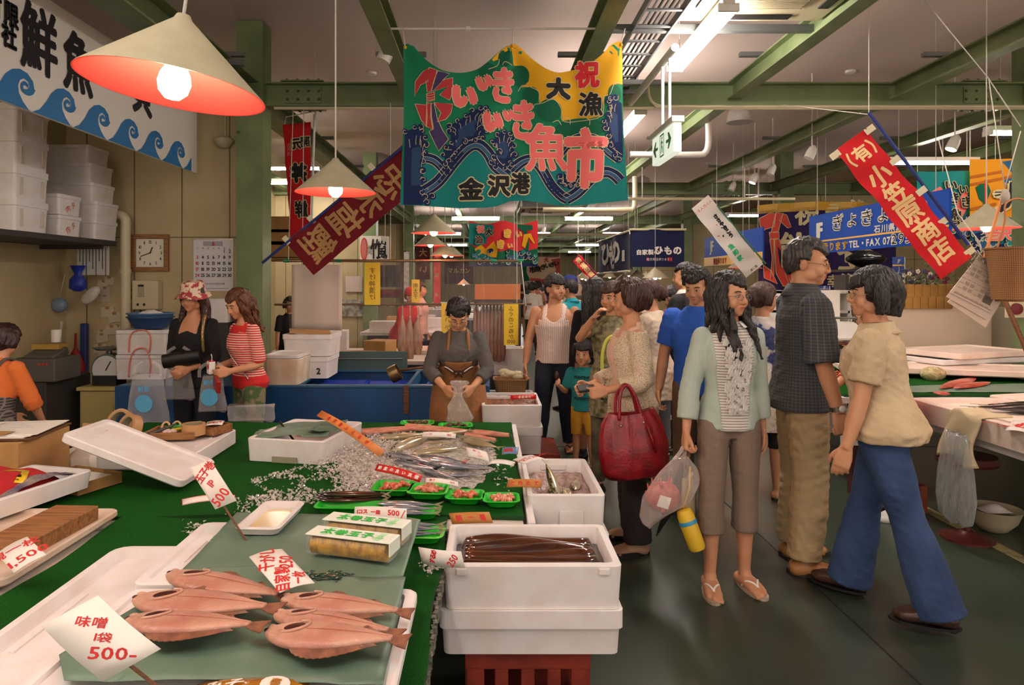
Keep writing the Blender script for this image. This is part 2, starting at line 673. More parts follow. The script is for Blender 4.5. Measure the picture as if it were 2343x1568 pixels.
for x in(-3.76,-2.24,-0.72,0.80,2.32,3.85,5.40,6.92,8.4):
 b=MB()
 for k in range(8):
  y0=-1.5 if k==0 else 6.5*k+0.08
  big=x==-2.24
  ibeam(b,(x,y0,3.375),(x,6.5*(k+1)-0.08,3.375),0.21 if big else 0.125,0.22 if big else 0.16)
 for Y in(3.9,5.7,9.0,11.2):
  b.box((x,Y,3.40),(0.42,0.05,0.035),M_galv)
 struct(b.build('beam_lengthwise'))
for x,Y in((-2.225,6.5),(-2.225,13),(-2.225,19.5),(-2.225,26),(5.22,6.5),(5.66,13),(5.70,19.5),(5.7,26)):
 b=MB()
 s=0.25
 b.box((x,Y-s/2+0.008,1.97),(s,0.016,3.95),M_steel)
 b.box((x,Y+s/2-0.008,1.97),(s,0.016,3.95),M_steel)
 for q in(-1,1):
  b.box((x+q*(s/2-0.008),Y,1.97),(0.016,s-0.03,3.95),M_steel)
 if Y<7 and x<0:
  for k in range(2):
   b.box((x-0.1-0.0,Y-0.14,2.9+0.4*k),(0.02,0.012,0.02),M_rust)
 struct(b.build('column'))
# conduits and rails under the ceiling
m=MB()
m.tube([(-2.0,6.4,3.13),(3.2,6.4,3.13),(5.2,6.4,3.13)],0.014,M_cream,8)
m.tube(spline([(1.5,6.38,3.40),(1.52,6.38,3.22),(1.62,6.38,3.145),(1.9,6.38,3.14),(5.2,6.38,3.14)],5),0.014,M_cream,8)
tag(m.build('conduit',smooth=40),'thin cream conduit running under the first green cross beam','pipe')
m=MB()
m.tube([(-0.72,4.68,3.238),(0.80,4.68,3.238)],0.008,M_white,8)
m.box((-0.13,4.68,3.238),(0.03,0.025,0.025),M_white)
tag(m.build('hanging_rail',smooth=40),'thin white rail the fishing banner hangs from','rail')
m=MB()
m.tube(spline([(1.55,7.4,2.88),(2.25,7.4,2.88),(2.36,7.4,2.90),(2.40,7.4,3.0),(2.40,7.4,3.22)],5),0.034,M_white,12)
tag(m.build('drain_pipe',smooth=40),'white bent pipe behind the green exit sign','pipe')
m=MB()
m.tube(spline([(0.9,11.0,2.66),(2.2,11,2.66),(2.35,11,2.68),(2.38,11,2.8),(2.38,11,3.2)],5),0.04,M_cream,10)
tag(m.build('drain_pipe',smooth=40),'long cream pipe below the bottom edge of the large banner','pipe')
m=MB()
m.tube([(0.3,10.2,2.74),(4.6,10.2,2.74)],0.022,M_cream,8)
for x in(0.8,2.32,3.85):
 m.tube([(x,10.2,2.74),(x,10.2,3.3)],0.008,M_cream,6)
tag(m.build('rail',smooth=40),'cream rail across the hall above the white hanging strip banner','rail')
m=MB()
m.tube([(0.3,16.2,2.62),(3.6,16.2,2.62)],0.03,M_cream,8)
for x in(0.8,2.32):
 m.tube([(x,16.2,2.62),(x,16.2,3.3)],0.008,M_cream,6)
tag(m.build('rail',smooth=40),'cream rail across the hall in front of the navy curtains','rail')
# cable tray with ladder rungs
t=thing('cable_tray','grey ladder cable tray beside the lit fluorescent lamp','cable tray',(1.16,4.9,3.30))
b=MB()
for s in(-1,1):
 b.box((s*0.13,0,0),(0.014,3.4,0.06),M_galv)
b.build('side_rail',t)
b=MB()
for k in range(12):
 b.box((0,-1.6+0.29*k,-0.02),(0.26,0.03,0.012),M_galv)
b.build('rung',t)
b=MB()
for k in range(5):
 b.tube([(-0.08+0.04*k,-1.6,-0.005),(-0.07+0.035*k,0,0),(-0.08+0.04*k,1.5,-0.005)],0.009,M_dark if k%2 else M_galv,6)
b.build('cable',t,smooth=40)
b=MB()
b.box((-0.1,1.62,-0.02),(0.16,0.12,0.14),M_galv)
b.build('junction_box',t)
for y,x in((1.35,.05),(1.05,.1)):
 b=MB();b.box((x,y,-0.06),(0.5,0.04,0.04),M_galv);b.build('cross_channel',t)
for k,(x0,x1,Y)in enumerate(((0.8,2.32,4.85),(-3.9,-2.0,5.6))):
 m=MB()
 m.box(((x0+x1)/2,Y,3.3),(x1-x0,0.05,0.05),M_galv)
 tag(m.build('support_channel'),('grey steel channel crossing below the ceiling air conditioner','grey steel channel above the white fishmonger sign')[k],'channel')
# cassette air conditioners
def air_con(loc,label):
 t=thing('air_conditioner',label,'air conditioner',loc)
 b=MB()
 b.box((0,0,0.02),(0.98,0.98,0.04),M_cream)
 b.box((0,0,0.15),(0.86,0.86,0.24),M_galv)
 b.build('casing',t,bevel=0.01)
 b=MB()
 b.box((0,0,-0.004),(0.52,0.52,0.012),mat('grille',(96,88,78),0.6))
 for k in range(20):
  b.box((0,-0.25+k*0.026,-0.012),(0.5,0.008,0.008),M_cream)
 b.build('intake_grille',t)
 b=MB()
 for s in(-1,1):
  b.box((0,s*0.40,-0.004),(0.5,0.07,0.012),M_dark)
  b.box((s*0.40,0,-0.004),(0.07,0.5,0.012),M_dark)
 b.build('outlet_slot',t)
 return t
air_con((1.80,4.22,3.30),'square cream air conditioner set against the ceiling above the aisle')
air_con((1.15,10.2,2.98),'air conditioner below the ceiling just under the large banner')
air_con((1.15,14.4,3.0),'far air conditioner beyond the banner with the green and yellow tied bundle')
# fluorescent lamps
M_tube=mat('fluorescent_tube',(236,240,255),0.4,emit=FLUOR_E,ecol=(255,240,230))
def fluor(loc,rotz,label,L=1.2,n=2,wide=0.16,group='fluorescent ceiling lamps',drop=0.0):
 t=thing('fluorescent_lamp',label,'lamp',loc,rotz,group)
 b=MB()
 b.box((0,0,0.05),(L+0.06,wide*0.45 if n>1 else wide*0.6,0.05),M_white)
 for s in(-1,1):
  b.tube([(s*L*0.4,0,0.06),(s*L*0.4,0,ZC-loc[2]+0.01)],0.006,M_white,6)
 b.build('housing',t,bevel=0.008)
 for k in range(n):
  y=0 if n==1 else(-0.045+0.09*k/(n-1)*1.0)
  b=MB()
  b.tube([(-L/2,y,0),(L/2,y,0)],0.018,M_tube,8)
  b.build('tube',t,smooth=40)
 for s in(-1,1):
  b=MB()
  b.box((s*(L/2+0.012),0,0.005),(0.024,wide*0.8,0.05),M_white)
  b.build('end_socket',t)
 return t
fluor((1.50,4.85,3.20),PI/2,'bright fluorescent lamp above the aisle in front of the exit sign',n=3)
fluor((1.56,7.55,3.22),PI/2,'fluorescent lamp half hidden by the right edge of the large banner',n=3)
fluor((1.62,10.9,3.2),PI/2,'fluorescent lamp just below the bottom edge of the large banner',n=2)
fluor((5.75,7.0,3.02),0,'fluorescent lamp at the right end of the cross beam, upper of two',n=1,drop=0.35)
fluor((5.75,8.8,3.03),0,'long white fluorescent lamp behind the blue pole of the red right banner',n=1,drop=0.35,L=1.1)
fluor((5.85,15.2,2.97),0,'fluorescent lamp left of the purple festival curtain',n=2,wide=0.3,drop=0.3,L=1.0)
fluor((-3.3,11.0,3.32),0,'fluorescent lamp behind the narrow red banner, upper of two',n=1,drop=0.0,L=1.2)
fluor((-3.3,11.9,3.22),0,'fluorescent lamp behind the narrow red banner, lower of two',n=1,drop=0.1,L=1.2)
for k,(x,Y)in enumerate(((-0.3,17.5),(2.6,17.5),(1.5,23),(4.5,23),(-1.5,23),(1.5,30),(-1.5,30),(4.5,30),(1.5,37),(5,37))):
 fluor((x,Y,3.1),0,'far fluorescent lamp over the back of the hall',n=2,drop=0.2)
# unseen lamps added around and behind the camera for fill light
for x,Y in((-0.8,0.3),(2.4,0.6),(4.4,3.2),(-2.9,1.4)):
 fluor((x,Y,3.2),PI/2,'unseen fluorescent lamp added for fill over the near stalls',n=2)
# pendant lamps with red-lined cone shades
M_shade=mat('shade_outside',(166,158,130),0.45,var=(158,150,122),vscale=14)
M_shred=mat('shade_lining',(240,84,78),0.5)
M_bulb=mat('bulb_glow',(255,196,140),0.4,emit=BULB_E,ecol=(255,200,162))
def make_pendant(label,r=0.21,tilt=(0,0)):
 t=thing('pendant_lamp',label,'lamp',(0,0,0),0,'cone pendant lamps')
 h=r*0.80
 b=MB()
 n=48
 prof=[(0.02,h),(r,0.0)]
 b.lathe([(0.016,h+0.012),(0.022,h),(r,0.002),(r+0.003,-0.002)],M_shade,seg=n)
 b.f=[f for f in b.f if len(f)==4]
 b.m=b.m[:len(b.f)]
 b.build('shade',t,smooth=60)
 b=MB()
 b.lathe([(r+0.003,-0.002),(r-0.004,-0.001),(0.02,h-0.006)],M_shred,seg=n)
 b.f=[f for f in b.f if len(f)==4]
 b.m=b.m[:len(b.f)]
 b.build('shade_lining',t,smooth=60)
 b=MB()
 b.lathe([(0.0,-0.028),(0.018,-0.024),(0.033,-0.008),(0.038,0.014),(0.034,0.034),(0.024,0.054),(0.017,0.07),(0.016,0.085)],M_bulb,seg=20)
 b.build('bulb',t,smooth=True)
 b=MB()
 b.lathe([(0.019,0.08),(0.021,0.085),(0.021,h-0.01),(0.012,h)],M_cream,seg=14)
 b.build('socket',t,smooth=40)
 b=MB()
 b.tube([(0,0,0),(0,0,1)],0.0045,M_rope,6)
 b.build('cord',t,smooth=True,loc=(0,0,h))
 return t
pend=make_pendant('large near pendant lamp with lit red lining above the fish table')
pend.location=(-0.755,1.64,1.965)
pend.rotation_euler=(R(-2),R(7),0)
def hang(o):
 s=o.scale.x
 for c in o.children:
  if c.name.startswith('cord'):
   c.scale=(1,1,(ZC+0.02-o.location.z)/s-c.location.z)
hang(pend)
pl=[((-0.81,3.64,1.978),'lit pendant lamp hanging in front of the dark red diagonal banner',1.0),((-0.49,6.24,1.945),'lit pendant lamp above the clear curtain, nearest and highest of the clustered row',0.98),((-0.76,9.1,1.985),'second lit pendant lamp of the clustered row above the clear curtain',1.0),((-0.60,9.7,1.87),'lowest lit pendant lamp of the clustered row above the clear curtain',1.0),((-0.62,11.8,1.95),'lit pendant lamp half hidden behind the clustered row above the clear curtain',1.0),((-0.34,9.8,1.46),'small lit pendant lamp seen through the clear curtain beside the cardboard box',0.44),((3.69,5.04,1.895),'lit pendant lamp in front of the orange and teal banners on the right',1.0),((3.55,3.1,1.9),'lit pendant lamp over the right stall outside the frame',1.0),((3.60,9.6,1.70),'lit pendant lamp in front of the white hanging strip banner',0.95),((4.3,11.2,1.72),'lit pendant lamp behind the head of the man in the blue T-shirt',1.0),((2.66,10.8,1.56),'lit pendant lamp just left of the head of the man in the black suit',0.95)]
for p,l,s in pl:
 hang(dup(pend,p,label=l,rot=(0,0,0),scale=s))
for k,(px,py,Y,l)in enumerate(((1458,640,12.5,'cone pendant lamp hanging below the right navy curtain'),(1510,636,17,'far cone pendant lamp below the right navy curtain, right of the cream one'),(1332,638,20,'small lit pendant lamp behind the small red diagonal banner, left one'),(1340,640,24,'small far lit pendant lamp behind the small red diagonal banner, right one'),(1362,640,19,'lit pendant lamp at the lower end of the small red diagonal banner'),(1395,635,20,'far lit pendant lamp under the left navy curtain'),(1427,643,15,'cone pendant lamp with papers tied beneath under the navy curtain'),(1440,631,16,'dark cone pendant lamp under the corner of the navy curtain'),(1478,633,24,'tiny far lit pendant lamp between the larger lamps under the navy curtain'))):
 p=W(px,py,Y)
 hang(dup(pend,p,label=l,rot=(0,0,0),scale=1.0))
# round dome lamps, smoke detectors, spotlights under the ceiling
M_dim=mat('dome_white',(190,186,178),0.4)
for px,py,Y,l in((1693,270,9,'unlit white dome lamp below the first cross beam'),(1470,420,14,'small unlit dome lamp at the right edge of the large banner')):
 t=thing('dome_lamp',l,'lamp',W(px,py,Y))
 b=MB()
 b.lathe([(0.17,-0.06),(0.165,0.0),(0.14,0.1),(0.06,0.15),(0.03,0.16)],M_dim,seg=24)
 b.build('shade',t,smooth=50)
 b=MB()
 b.tube([(0,0,0.15),(0,0,ZC+0.01-t.location.z)],0.012,M_dim,6)
 b.build('stem',t)
for px,py,l in((850,166,'smoke detector on the ceiling left of the large banner'),(1946,162,'smoke detector on the ceiling right of the air conditioner'),(1619,372,'smoke detector on the ceiling behind the exit sign')):
 m=MB()
 p=G(px,py,ZC)
 m.lathe([(0.03,-0.035),(0.055,-0.025),(0.06,0.0)],M_white,c=p,seg=16)
 tag(m.build('smoke_detector',smooth=40),l,'smoke detector')
M_lit=mat('spot_glow',(255,224,190),0.4,emit=14)
for px,py,Y,lit,l in((1727,405,10.5,1,'lit white spotlight pointing down right of the white strip banner'),(1768,385,10.2,0,'white spotlight above the purple curtain, unlit'),(1858,345,8.0,0,'pair of white spotlights left of the red right banner'),(1678,424,12,0,'small unlit spotlight above the white strip banner'),(889,112,5.2,0,'white round fitting on the left of the large banner'),(1245,525,18,1,'bright far spotlight just right of the distant red fishing banner'),(2185,322,6.95,1,'brass spotlight at the left end of the upper right fluorescent lamp')):
 t=thing('spotlight',l,'spotlight',W(px,py,Y))
 b=MB()
 b.lathe([(0.055,-0.1),(0.055,-0.02),(0.045,0.03),(0.02,0.06),(0.008,0.07)],M_white,seg=16,M=Matrix.Rotation(R(25),4,'Y'))
 b.build('head',t,smooth=45)
 if lit:
  b=MB()
  b.lathe([(0.0,-0.102),(0.048,-0.102)],M_lit,seg=16,M=Matrix.Rotation(R(25),4,'Y'))
  b.build('lens',t)
 b=MB()
 b.tube([(0,0,0.05),(0,0,ZC+0.01-t.location.z)],0.008,M_white,6)
 b.build('stem',t)
# exit sign hanging over the aisle
t=thing('exit_sign','green and white emergency exit sign hanging over the aisle','sign',(1.35,5.15,2.53))
b=MB()
b.box((0,0,0),(0.06,0.62,0.21),mat('sign_face',(236,244,226),0.4,emit=0.22))
b.build('panel',t,bevel=0.006)
b=MB()
b.box((0,0,0.125),(0.09,0.66,0.045),M_white)
b.build('housing',t,bevel=0.005)
mg=mat('exit_green',(20,140,70),0.5)
for s in(-1,):
 sh=Sheet(plane_fn((s*0.0315,0,0),(0,-1,0),(0,0,1)),lmax=None)
 for q in(-1,1):
  sh.poly([(q*0.12,0.012),(q*0.19,0.012),(q*0.165,0.06),(q*0.20,0.06),(q*0.265,0),(q*0.20,-0.06),(q*0.165,-0.06),(q*0.19,-0.012),(q*0.12,-0.012)][::q],mg)
 for c in(((-0.06,-0.085),(0.06,-0.085),(0.06,-0.073),(-0.06,-0.073)),((-0.06,0.073),(0.06,0.073),(0.06,0.085),(-0.06,0.085)),((-0.06,-0.073),(-0.046,-0.073),(-0.046,0.073),(-0.06,0.073)),((0.046,-0.073),(0.06,-0.073),(0.06,0.073),(0.046,0.073))):
  sh.poly(c,mg)
 sh.stroke([(0,0.04),(-0.005,0.0),(-0.03,-0.055)],0.018,mg)
 sh.stroke([(-0.005,0.0),(0.02,-0.025),(0.025,-0.06)],0.016,mg)
 sh.stroke([(-0.025,0.015),(0,0.03),(0.03,0.01)],0.012,mg)
 sh.poly([(0.013*math.cos(i*PI/5)+0.002,0.056+0.013*math.sin(i*PI/5))for i in range(10)],mg)
 sh.mb.build('pictogram',t)
b=MB()
for y in(-0.1,0.1):
 b.tube([(0,y,0.14),(0,y,0.625)],0.012,M_white,8)
b.build('hanger',t,smooth=40)
m=MB()
m.tube([(1.35,4.9,3.185),(1.35,6.42,3.185)],0.03,M_white,12)
tag(m.build('pipe',smooth=40),'short thick white pipe the exit sign hangs from','pipe')
# ================================================================ FOAM BOXES AND LIDS
def rrect(w,d,r,k=3):
 pts=[]
 for cx_,cy_,a0 in((w/2-r,d/2-r,0),(-w/2+r,d/2-r,PI/2),(-w/2+r,-d/2+r,PI),(w/2-r,-d/2+r,1.5*PI)):
  for i in range(k+1):
   a=a0+PI/2*i/k
   pts.append((cx_+r*math.cos(a),cy_+r*math.sin(a)))
 return pts
def tub_mb(w,d,h,wall_t=0.022,floor_t=0.02,r=0.022,taper=0.008,m=None,lip=0.0):
 b=MB()
 m=m or M_foam
 R3=lambda ww,dd,rr,z:[(x,y,z)for x,y in rrect(ww,dd,max(rr,0.004))]
 rings=[R3(w-2*taper,d-2*taper,r,0.0),R3(w-taper,d-taper,r,h*0.5)]
 if lip:
  rings+=[R3(w,d,r,h-lip),R3(w+0.012,d+0.012,r,h-lip+0.002),R3(w+0.012,d+0.012,r,h)]
 else:
  rings+=[R3(w,d,r,h-0.004),R3(w-0.006,d-0.006,r,h)]
 rings+=[R3(w-2*wall_t+0.006,d-2*wall_t+0.006,r*0.8,h),R3(w-2*wall_t,d-2*wall_t,r*0.8,h-0.005),R3(w-2*wall_t-taper,d-2*wall_t-taper,r*0.7,floor_t)]
 b.rings(rings,m)
 return b
def lid_mb(w,d,h=0.035,rim=0.03,dip=0.01,r=0.03,m=None,notch=True):
 b=MB()
 m=m or M_foam
 R3=lambda ww,dd,rr,z:[(x,y,z)for x,y in rrect(ww,dd,max(rr,0.004))]
 b.rings([R3(w-0.016,d-0.016,r,0),R3(w,d,r,0.008),R3(w,d,r,h-0.005),R3(w-0.01,d-0.01,r,h),R3(w-2*rim,d-2*rim,r*0.8,h),R3(w-2*rim-0.012,d-2*rim-0.012,r*0.7,h-dip)],m)
 if notch:
  for s in(-1,1):
   b.box((s*(w/2-rim-0.045),0,h-dip+0.002),(0.012,d*0.35,0.006),m)
 return b
def foam_box(label,loc,w,d,h,rotz=0,group=None,lidded=False,grips=True,cat='box',**kw):
 t=thing('foam_box',label,cat,loc,rotz,group)
 tub_mb(w,d,h,**kw).build('body',t,smooth=35)
 if grips:
  for s in(-1,1):
   b=MB()
   b.box((s*(w/2-0.06),-d/2-0.001,h-0.02),(0.035,0.008,0.022),M_foam)
   b.build('corner_tab',t,bevel=0.003)
 if lidded:
  b=lid_mb(w+0.004,d+0.004,0.035,notch=False)
  b.build('lid',t,smooth=35,loc=(0,0,h))
 return t
def foam_lid(label,loc,w,d,h=0.035,rot=(0,0,0),group=None,**kw):
 o=lid_mb(w,d,h,**kw).build('foam_board',smooth=35,loc=loc,rot=rot)
 return tag(o,label,'lid',group)
def slab_card(name,label,cat,bl,br,tl,m,texts=(),group=None,th=0.0025,stick=None,ms=None,border=None):
 """thin card between three world corners, with hand lettering; texts = (str, u, v, size, kw)"""
 bl,br,tl=Vector(bl),Vector(br),Vector(tl)
 ex,ey=(br-bl),(tl-bl)
 w,h=ex.length,ey.length
 fn=plane_fn(bl,ex,ey)
 t=thing(name,label,cat,bl+ex/2 if not stick else stick[1],0,group)
 b=MB()
 nu=6
 cv=0.006*w/0.1
 f2=lambda x,y,l=0.0:fn(x,y,l+cv*math.sin(PI*min(max(x/w,0),1)))
 b.grid(lambda u,v:f2(u*w,v*h,0),nu,2,m)
 b.build('card',t,solid=th,world=True,smooth=30)
 sh=Sheet(f2,lmax=0.03)
 for s,u,v,z,kw in texts:
  kw=dict(kw)
  mm=kw.pop('m',M_red)
  if s=='_':
   sh.stroke([(u[0]*w,u[1]*h),(v[0]*w,v[1]*h)],z*h,mm,off=th/2+0.001)
   continue
  sh.text(s,u*w,v*h,z*h,mm,off=th/2+0.0008,**({'bold':0.008*z*h}|kw))
 if border:
  e=0.06*h
  for q in(((0,0),(w,0),(w,e),(0,e)),((0,h-e),(w,h-e),(w,h),(0,h)),((0,0),(e,0),(e,h),(0,h)),((w-e,0),(w,0),(w,h),(w-e,h))):
   sh.poly(q,border,off=th/2+0.0005)
 if sh.mb.v:
  sh.mb.build('lettering',t,world=True)
 if stick:
  b=MB()
  b.tube([stick[0],stick[1]],0.0035,ms or M_wood2,6)
  b.build('stick',t,world=True,smooth=40)
 return t
# ================================================================ STALL TABLES AND TURF
TZ=0.555
M_turf=mat('turf',(22,112,24),0.85,var=(8,70,12),vscale=420,bump=0.9,bscale=700,spec=0.15)
M_turf_edge=mat('turf_edge',(14,62,16),0.9)
M_fringe=mat('turf_fringe',(120,118,104),0.8,var=(40,50,36),vscale=90)
def table(label,x0,x1,y0,y1):
 t=thing('stall_table',label,'table',((x0+x1)/2,(y0+y1)/2,0))
 w,d=x1-x0,y1-y0
 b=MB()
 b.box((0,0,TZ-0.035),(w,d,0.03),mat('table_board',(206,198,186),0.6))
 b.build('tabletop',t,bevel=0.004)
 for sx in(-1,1):
  for sy in(-1,1):
   b=MB()
   b.box((sx*(w/2-0.08),sy*(d/2-0.1),(TZ-0.05)/2),(0.05,0.05,TZ-0.05),M_dark)
   b.build('leg',t)
 return t
table('front stall table under the flounders and green turf',-2.75,-0.165,0.95,2.64)
table('rear stall table carrying the ice, mackerel and green trays',-2.42,0.145,2.665,4.58)
def turf(label,x0,x1,y0,y1,seed,z=TZ-0.019,th=0.018):
 r=random.Random(seed)
 nx,ny=max(8,int((x1-x0)/0.04)),max(8,int((y1-y0)/0.04))
 def fn(u,v):
  x,y=x0+(x1-x0)*u,y0+(y1-y0)*v
  e=0.008*math.sin(17*v+seed)if u in(0,1)else 0
  e2=0.008*math.sin(19*u+seed)if v in(0,1)else 0
  return(x+e,y+e2,z+th+0.003*math.sin(9*x+2*seed)*math.sin(7*y+seed)+0.002*noise.noise((x*9,y*9,seed)))
 b=MB()
 b.grid(fn,nx,ny,M_turf)
 n=nx+1
 per=[i for i in range(nx+1)]+[j*n+nx for j in range(1,ny+1)]+[ny*n+i for i in range(nx-1,-1,-1)]+[j*n for j in range(ny-1,0,-1)]
 lo=[(b.v[i][0],b.v[i][1],z)for i in per]
 o=len(b.v)
 b.v+=lo
 k=b.mi(M_turf_edge)
 for i in range(len(per)):
  j=(i+1)%len(per)
  b.f.append([per[i],o+i,o+j,per[j]])
  b.m.append(k)
 return tag(b.build('turf_mat',smooth=50),label,'mat')
turf('green turf mat on the front table under the flounder trays',-1.46,-0.155,0.95,2.74,1)
turf('green turf mat on the rear table under the ice and fish',-2.3,0.155,2.76,4.6,4)
m=MB()
for k in range(60):
 y=0.97+1.68*k/60
 m.box((-0.150+0.004*math.sin(k*2.1),y,TZ-0.03),(0.012,0.022,0.035),M_fringe,rot=(0,0,0.3*math.sin(k)))
tag(m.build('turf_fringe'),'frayed grey backing along the right edge of the front turf','turf edging',kind='stuff')
TT=TZ+0.002
# white board edge at the right of the rear table
m=MB()
m.box((0.175,3.6,TZ-0.03),(0.03,1.85,0.06),M_foam)
tag(m.build('edge_board',bevel=0.004),'narrow white board along the right edge of the rear turf','board')
# ------------------------------------------------ trays and lids on the front table
foam_lid('long white foam tray at the lower left of the flounders, empty',(-0.96,1.86,TT),0.60,0.92,0.045,rim=0.028,dip=0.03,r=0.05)
foam_lid('white foam lid under the egg roll packs, seen at its left edge',(-0.66,2.20,TT+0.045),0.72,0.50,0.035)
foam_lid('white foam lid under the flounders',(-0.60,1.66,TT+0.046),0.81,0.52,0.034)
foam_lid('white foam lid at the very bottom edge of the frame, in front of the flounders',(-0.62,1.28,TT+0.03),0.78,0.30,0.03)
foam_lid('stained white foam lid on the left under the wood block, back one',(-1.86,2.42,TT),0.76,0.66,0.03,m=mat('foam_stained',(226,206,186),0.6,var=(204,178,150),vscale=6))
foam_lid('stained white foam lid at the left edge of the photo beside the turf',(-1.88,1.72,TT),0.80,0.68,0.03,m=_mats['foam_stained'])
M_gp=mat('green_paper',(104,130,110),0.45,var=(92,118,100),vscale=5,spec=0.4)
def paper_sheet(label,poly,z,seed,cat='paper',m=None,amp=0.006):
 sh=Sheet(lambda x,y,l=0:(x,y,z+l+amp*noise.noise((x*6,y*6,seed))+amp*0.6*noise.noise((x*17,y*17,seed))),lmax=0.03)
 sh.poly(poly,m or M_gp,off=0)
 return tag(sh.mb.build('paper_sheet',smooth=True,solid=0.0012),label,cat)
PZ=TT+0.090
paper_sheet('grey-green paper under the egg roll packs',[(-0.93,2.53),(-0.35,2.50),(-0.24,2.46),(-0.245,1.99),(-0.5,1.93),(-0.9,1.93)],PZ-0.004,2)
paper_sheet('grey-green paper under the flounders',[(-0.93,1.74),(-0.98,1.56),(-0.9,1.45),(-0.55,1.46),(-0.22,1.44),(-0.235,1.96),(-0.45,1.98),(-0.62,2.05),(-0.83,2.03),(-0.85,1.95)],PZ+0.002,9)
paper_sheet('small corner of grey-green paper on the empty foam tray',[(-1.06,1.84),(-1.0,1.9),(-1.0,1.83)],TT+0.05,3)
paper_sheet('grey-green paper corner at the bottom left edge below the price card',[(-0.95,1.44),(-0.80,1.40),(-0.86,1.28),(-0.99,1.28)],TT+0.075,5)
m=MB()
for k in range(26):
 a=rnd.uniform(0,6.28);q=rnd.random()**0.7
 c=(-0.46+0.09*q*math.cos(a),1.965+0.045*q*math.sin(a),PZ+0.0062)
 m.ell(c,(rnd.uniform(0.008,0.03)*(1.2-q),rnd.uniform(0.006,0.014)*(1.2-q),0.0022),mat('wet_patch',(14,58,46),0.08,spec=0.8),12)
tag(m.build('wet_patch',smooth=True),'dark wet patch on the green paper beside the price card','puddle',kind='stuff')
# ------------------------------------------------ flounders
M_fl=mat('flounder_skin',(206,166,142),0.3,var=(178,124,106),vscale=9,bump=0.25,bscale=160,sss=0.15,spec=0.55)
M_flfin=mat('flounder_fin',(140,92,66),0.5,var=(104,66,48),vscale=30)
M_gill=mat('gill_dark',(64,22,18),0.4)
M_line=mat('lateral_line',(176,112,88),0.5)
def make_flounder(label,belly=0.0):
 """lies on its side, head at x=0, tail towards +x"""
 L=0.37
 t=thing('flounder',label,'fish',(0,0,0),0,'flounders on the green paper')
 xs=[0.0,0.012,0.03,0.06,0.10,0.145,0.19,0.235,0.275,0.305,0.325,0.335]
 up=[0.010,0.020,0.030,0.040,0.047,0.050,0.046,0.037,0.024,0.015,0.011,0.012]
 dn=[0.012,0.022,0.034,0.050,0.058,0.058,0.050,0.038,0.024,0.014,0.010,0.011]
 th=[0.008,0.012,0.015,0.017,0.018,0.018,0.016,0.013,0.010,0.008,0.006,0.005]
 b=MB()
 rings=[]
 n=20
 for x,u,d,h in zip(xs,up,dn,th):
  ring=[]
  for j in range(n):
   a=2*PI*j/n
   c,s=math.cos(a),math.sin(a)
   y=(u if c>0 else d)*c
   z=h*(abs(s)**0.8)*(1 if s>0 else-1)
   ring.append((x,y,0.028+(z if z>0 else z*0.9)))
  rings.append(ring)
 b.rings(rings,M_fl)
 b.ell((0.012,0.011,0.034),(0.016,0.009,0.008),M_fl,10)
 b.ell((0.016,-0.009,0.031),(0.018,0.011,0.009),M_fl,10)
 b.build('body',t,smooth=60,sub=1)
 b=MB()
 b.ell((0.076,0.002,0.040),(0.034,0.019,0.0075),M_gill,18,rot=(0,-0.05,0.3))
 b.tube(spline([(0.045,-0.016,0.041),(0.07,-0.021,0.045),(0.098,-0.012,0.048),(0.113,0.008,0.047),(0.106,0.024,0.0455),(0.085,0.026,0.044)],4),0.0038,M_fl,6)
 b.build('gill_opening',t,smooth=True)
 b=MB()
 b.ell((0.004,0.002,0.032),(0.012,0.006,0.006),M_gill,10)
 b.build('mouth',t,smooth=True)
 b=MB()
 sp=spline([(0.115,-0.006,0.0462),(0.15,-0.004,0.0462),(0.2,-0.002,0.0440),(0.26,0,0.0395),(0.325,0,0.0335)],5)
 b.tube(sp,0.0011,M_line,5)
 b.build('lateral_line',t,smooth=True)
 for s,ar in((1,up),(-1,dn)):
  b=MB()
  pts=[]
  for i in range(25):
   x=0.09+0.2*i/24
   yb=np.interp(x,xs,ar)-0.003
   hgt=0.026*math.sin(PI*min(1,(i+1.5)/24)**0.8)*(1+0.08*(-1)**i)
   pts.append(((x,s*yb,0.026),(x+0.012,s*(yb+max(hgt,0.002)),0.02+(0.012 if s>0 else 0)*math.sin(i*0.4))))
  vs=[p for q in pts for p in q]
  b.add(vs,[(2*i,2*i+1,2*i+3,2*i+2)for i in range(24)],M_flfin)
  b.build('fin',t,solid=0.0015)
 b=MB()
 vs=[(0.328,0.011,0.026),(0.328,-0.011,0.026),(0.352,-0.020,0.022),(0.376,-0.026,0.020),(0.372,0,0.024),(0.376,0.024,0.026),(0.352,0.018,0.026)]
 b.add(vs,[(0,1,2,4),(2,3,4),(0,4,6),(4,5,6)],M_flfin)
 b.build('tail_fin',t,solid=0.003)
 return t
fl=None
for k,(a,c,lab)in enumerate((((385,1318),(668,1368),'flounder of the left three lying farthest back, tail under the price card'),((310,1374),(645,1404),'middle flounder of the left three on the green paper'),((292,1424),(607,1458),'front flounder of the left three, beside the large price card'),((646,1374),(942,1402),'rear flounder of the right three, its tail at the tray corner'),((630,1412),(920,1462),'middle flounder of the right three on the green paper'),((612,1450),(935,1490),'front flounder of the right three, nearest the orange bag'))):
 z=PZ+0.006
 p,q=G(*a,z+0.025),G(*c,z+0.025)
 d=q-p
 if fl is None:
  fl=o=make_flounder(lab)
 else:
  o=dup(fl,None,label=lab)
 o.location=(p.x,p.y,z)
 o.rotation_euler=(R(3 if k%2 else-3),R(-2*(k%3)),math.atan2(d.y,d.x))
 s=d.length/0.372
 o.scale=(s,s*(1.0,1.02,1.05,0.92,0.95,1.05)[k],1)
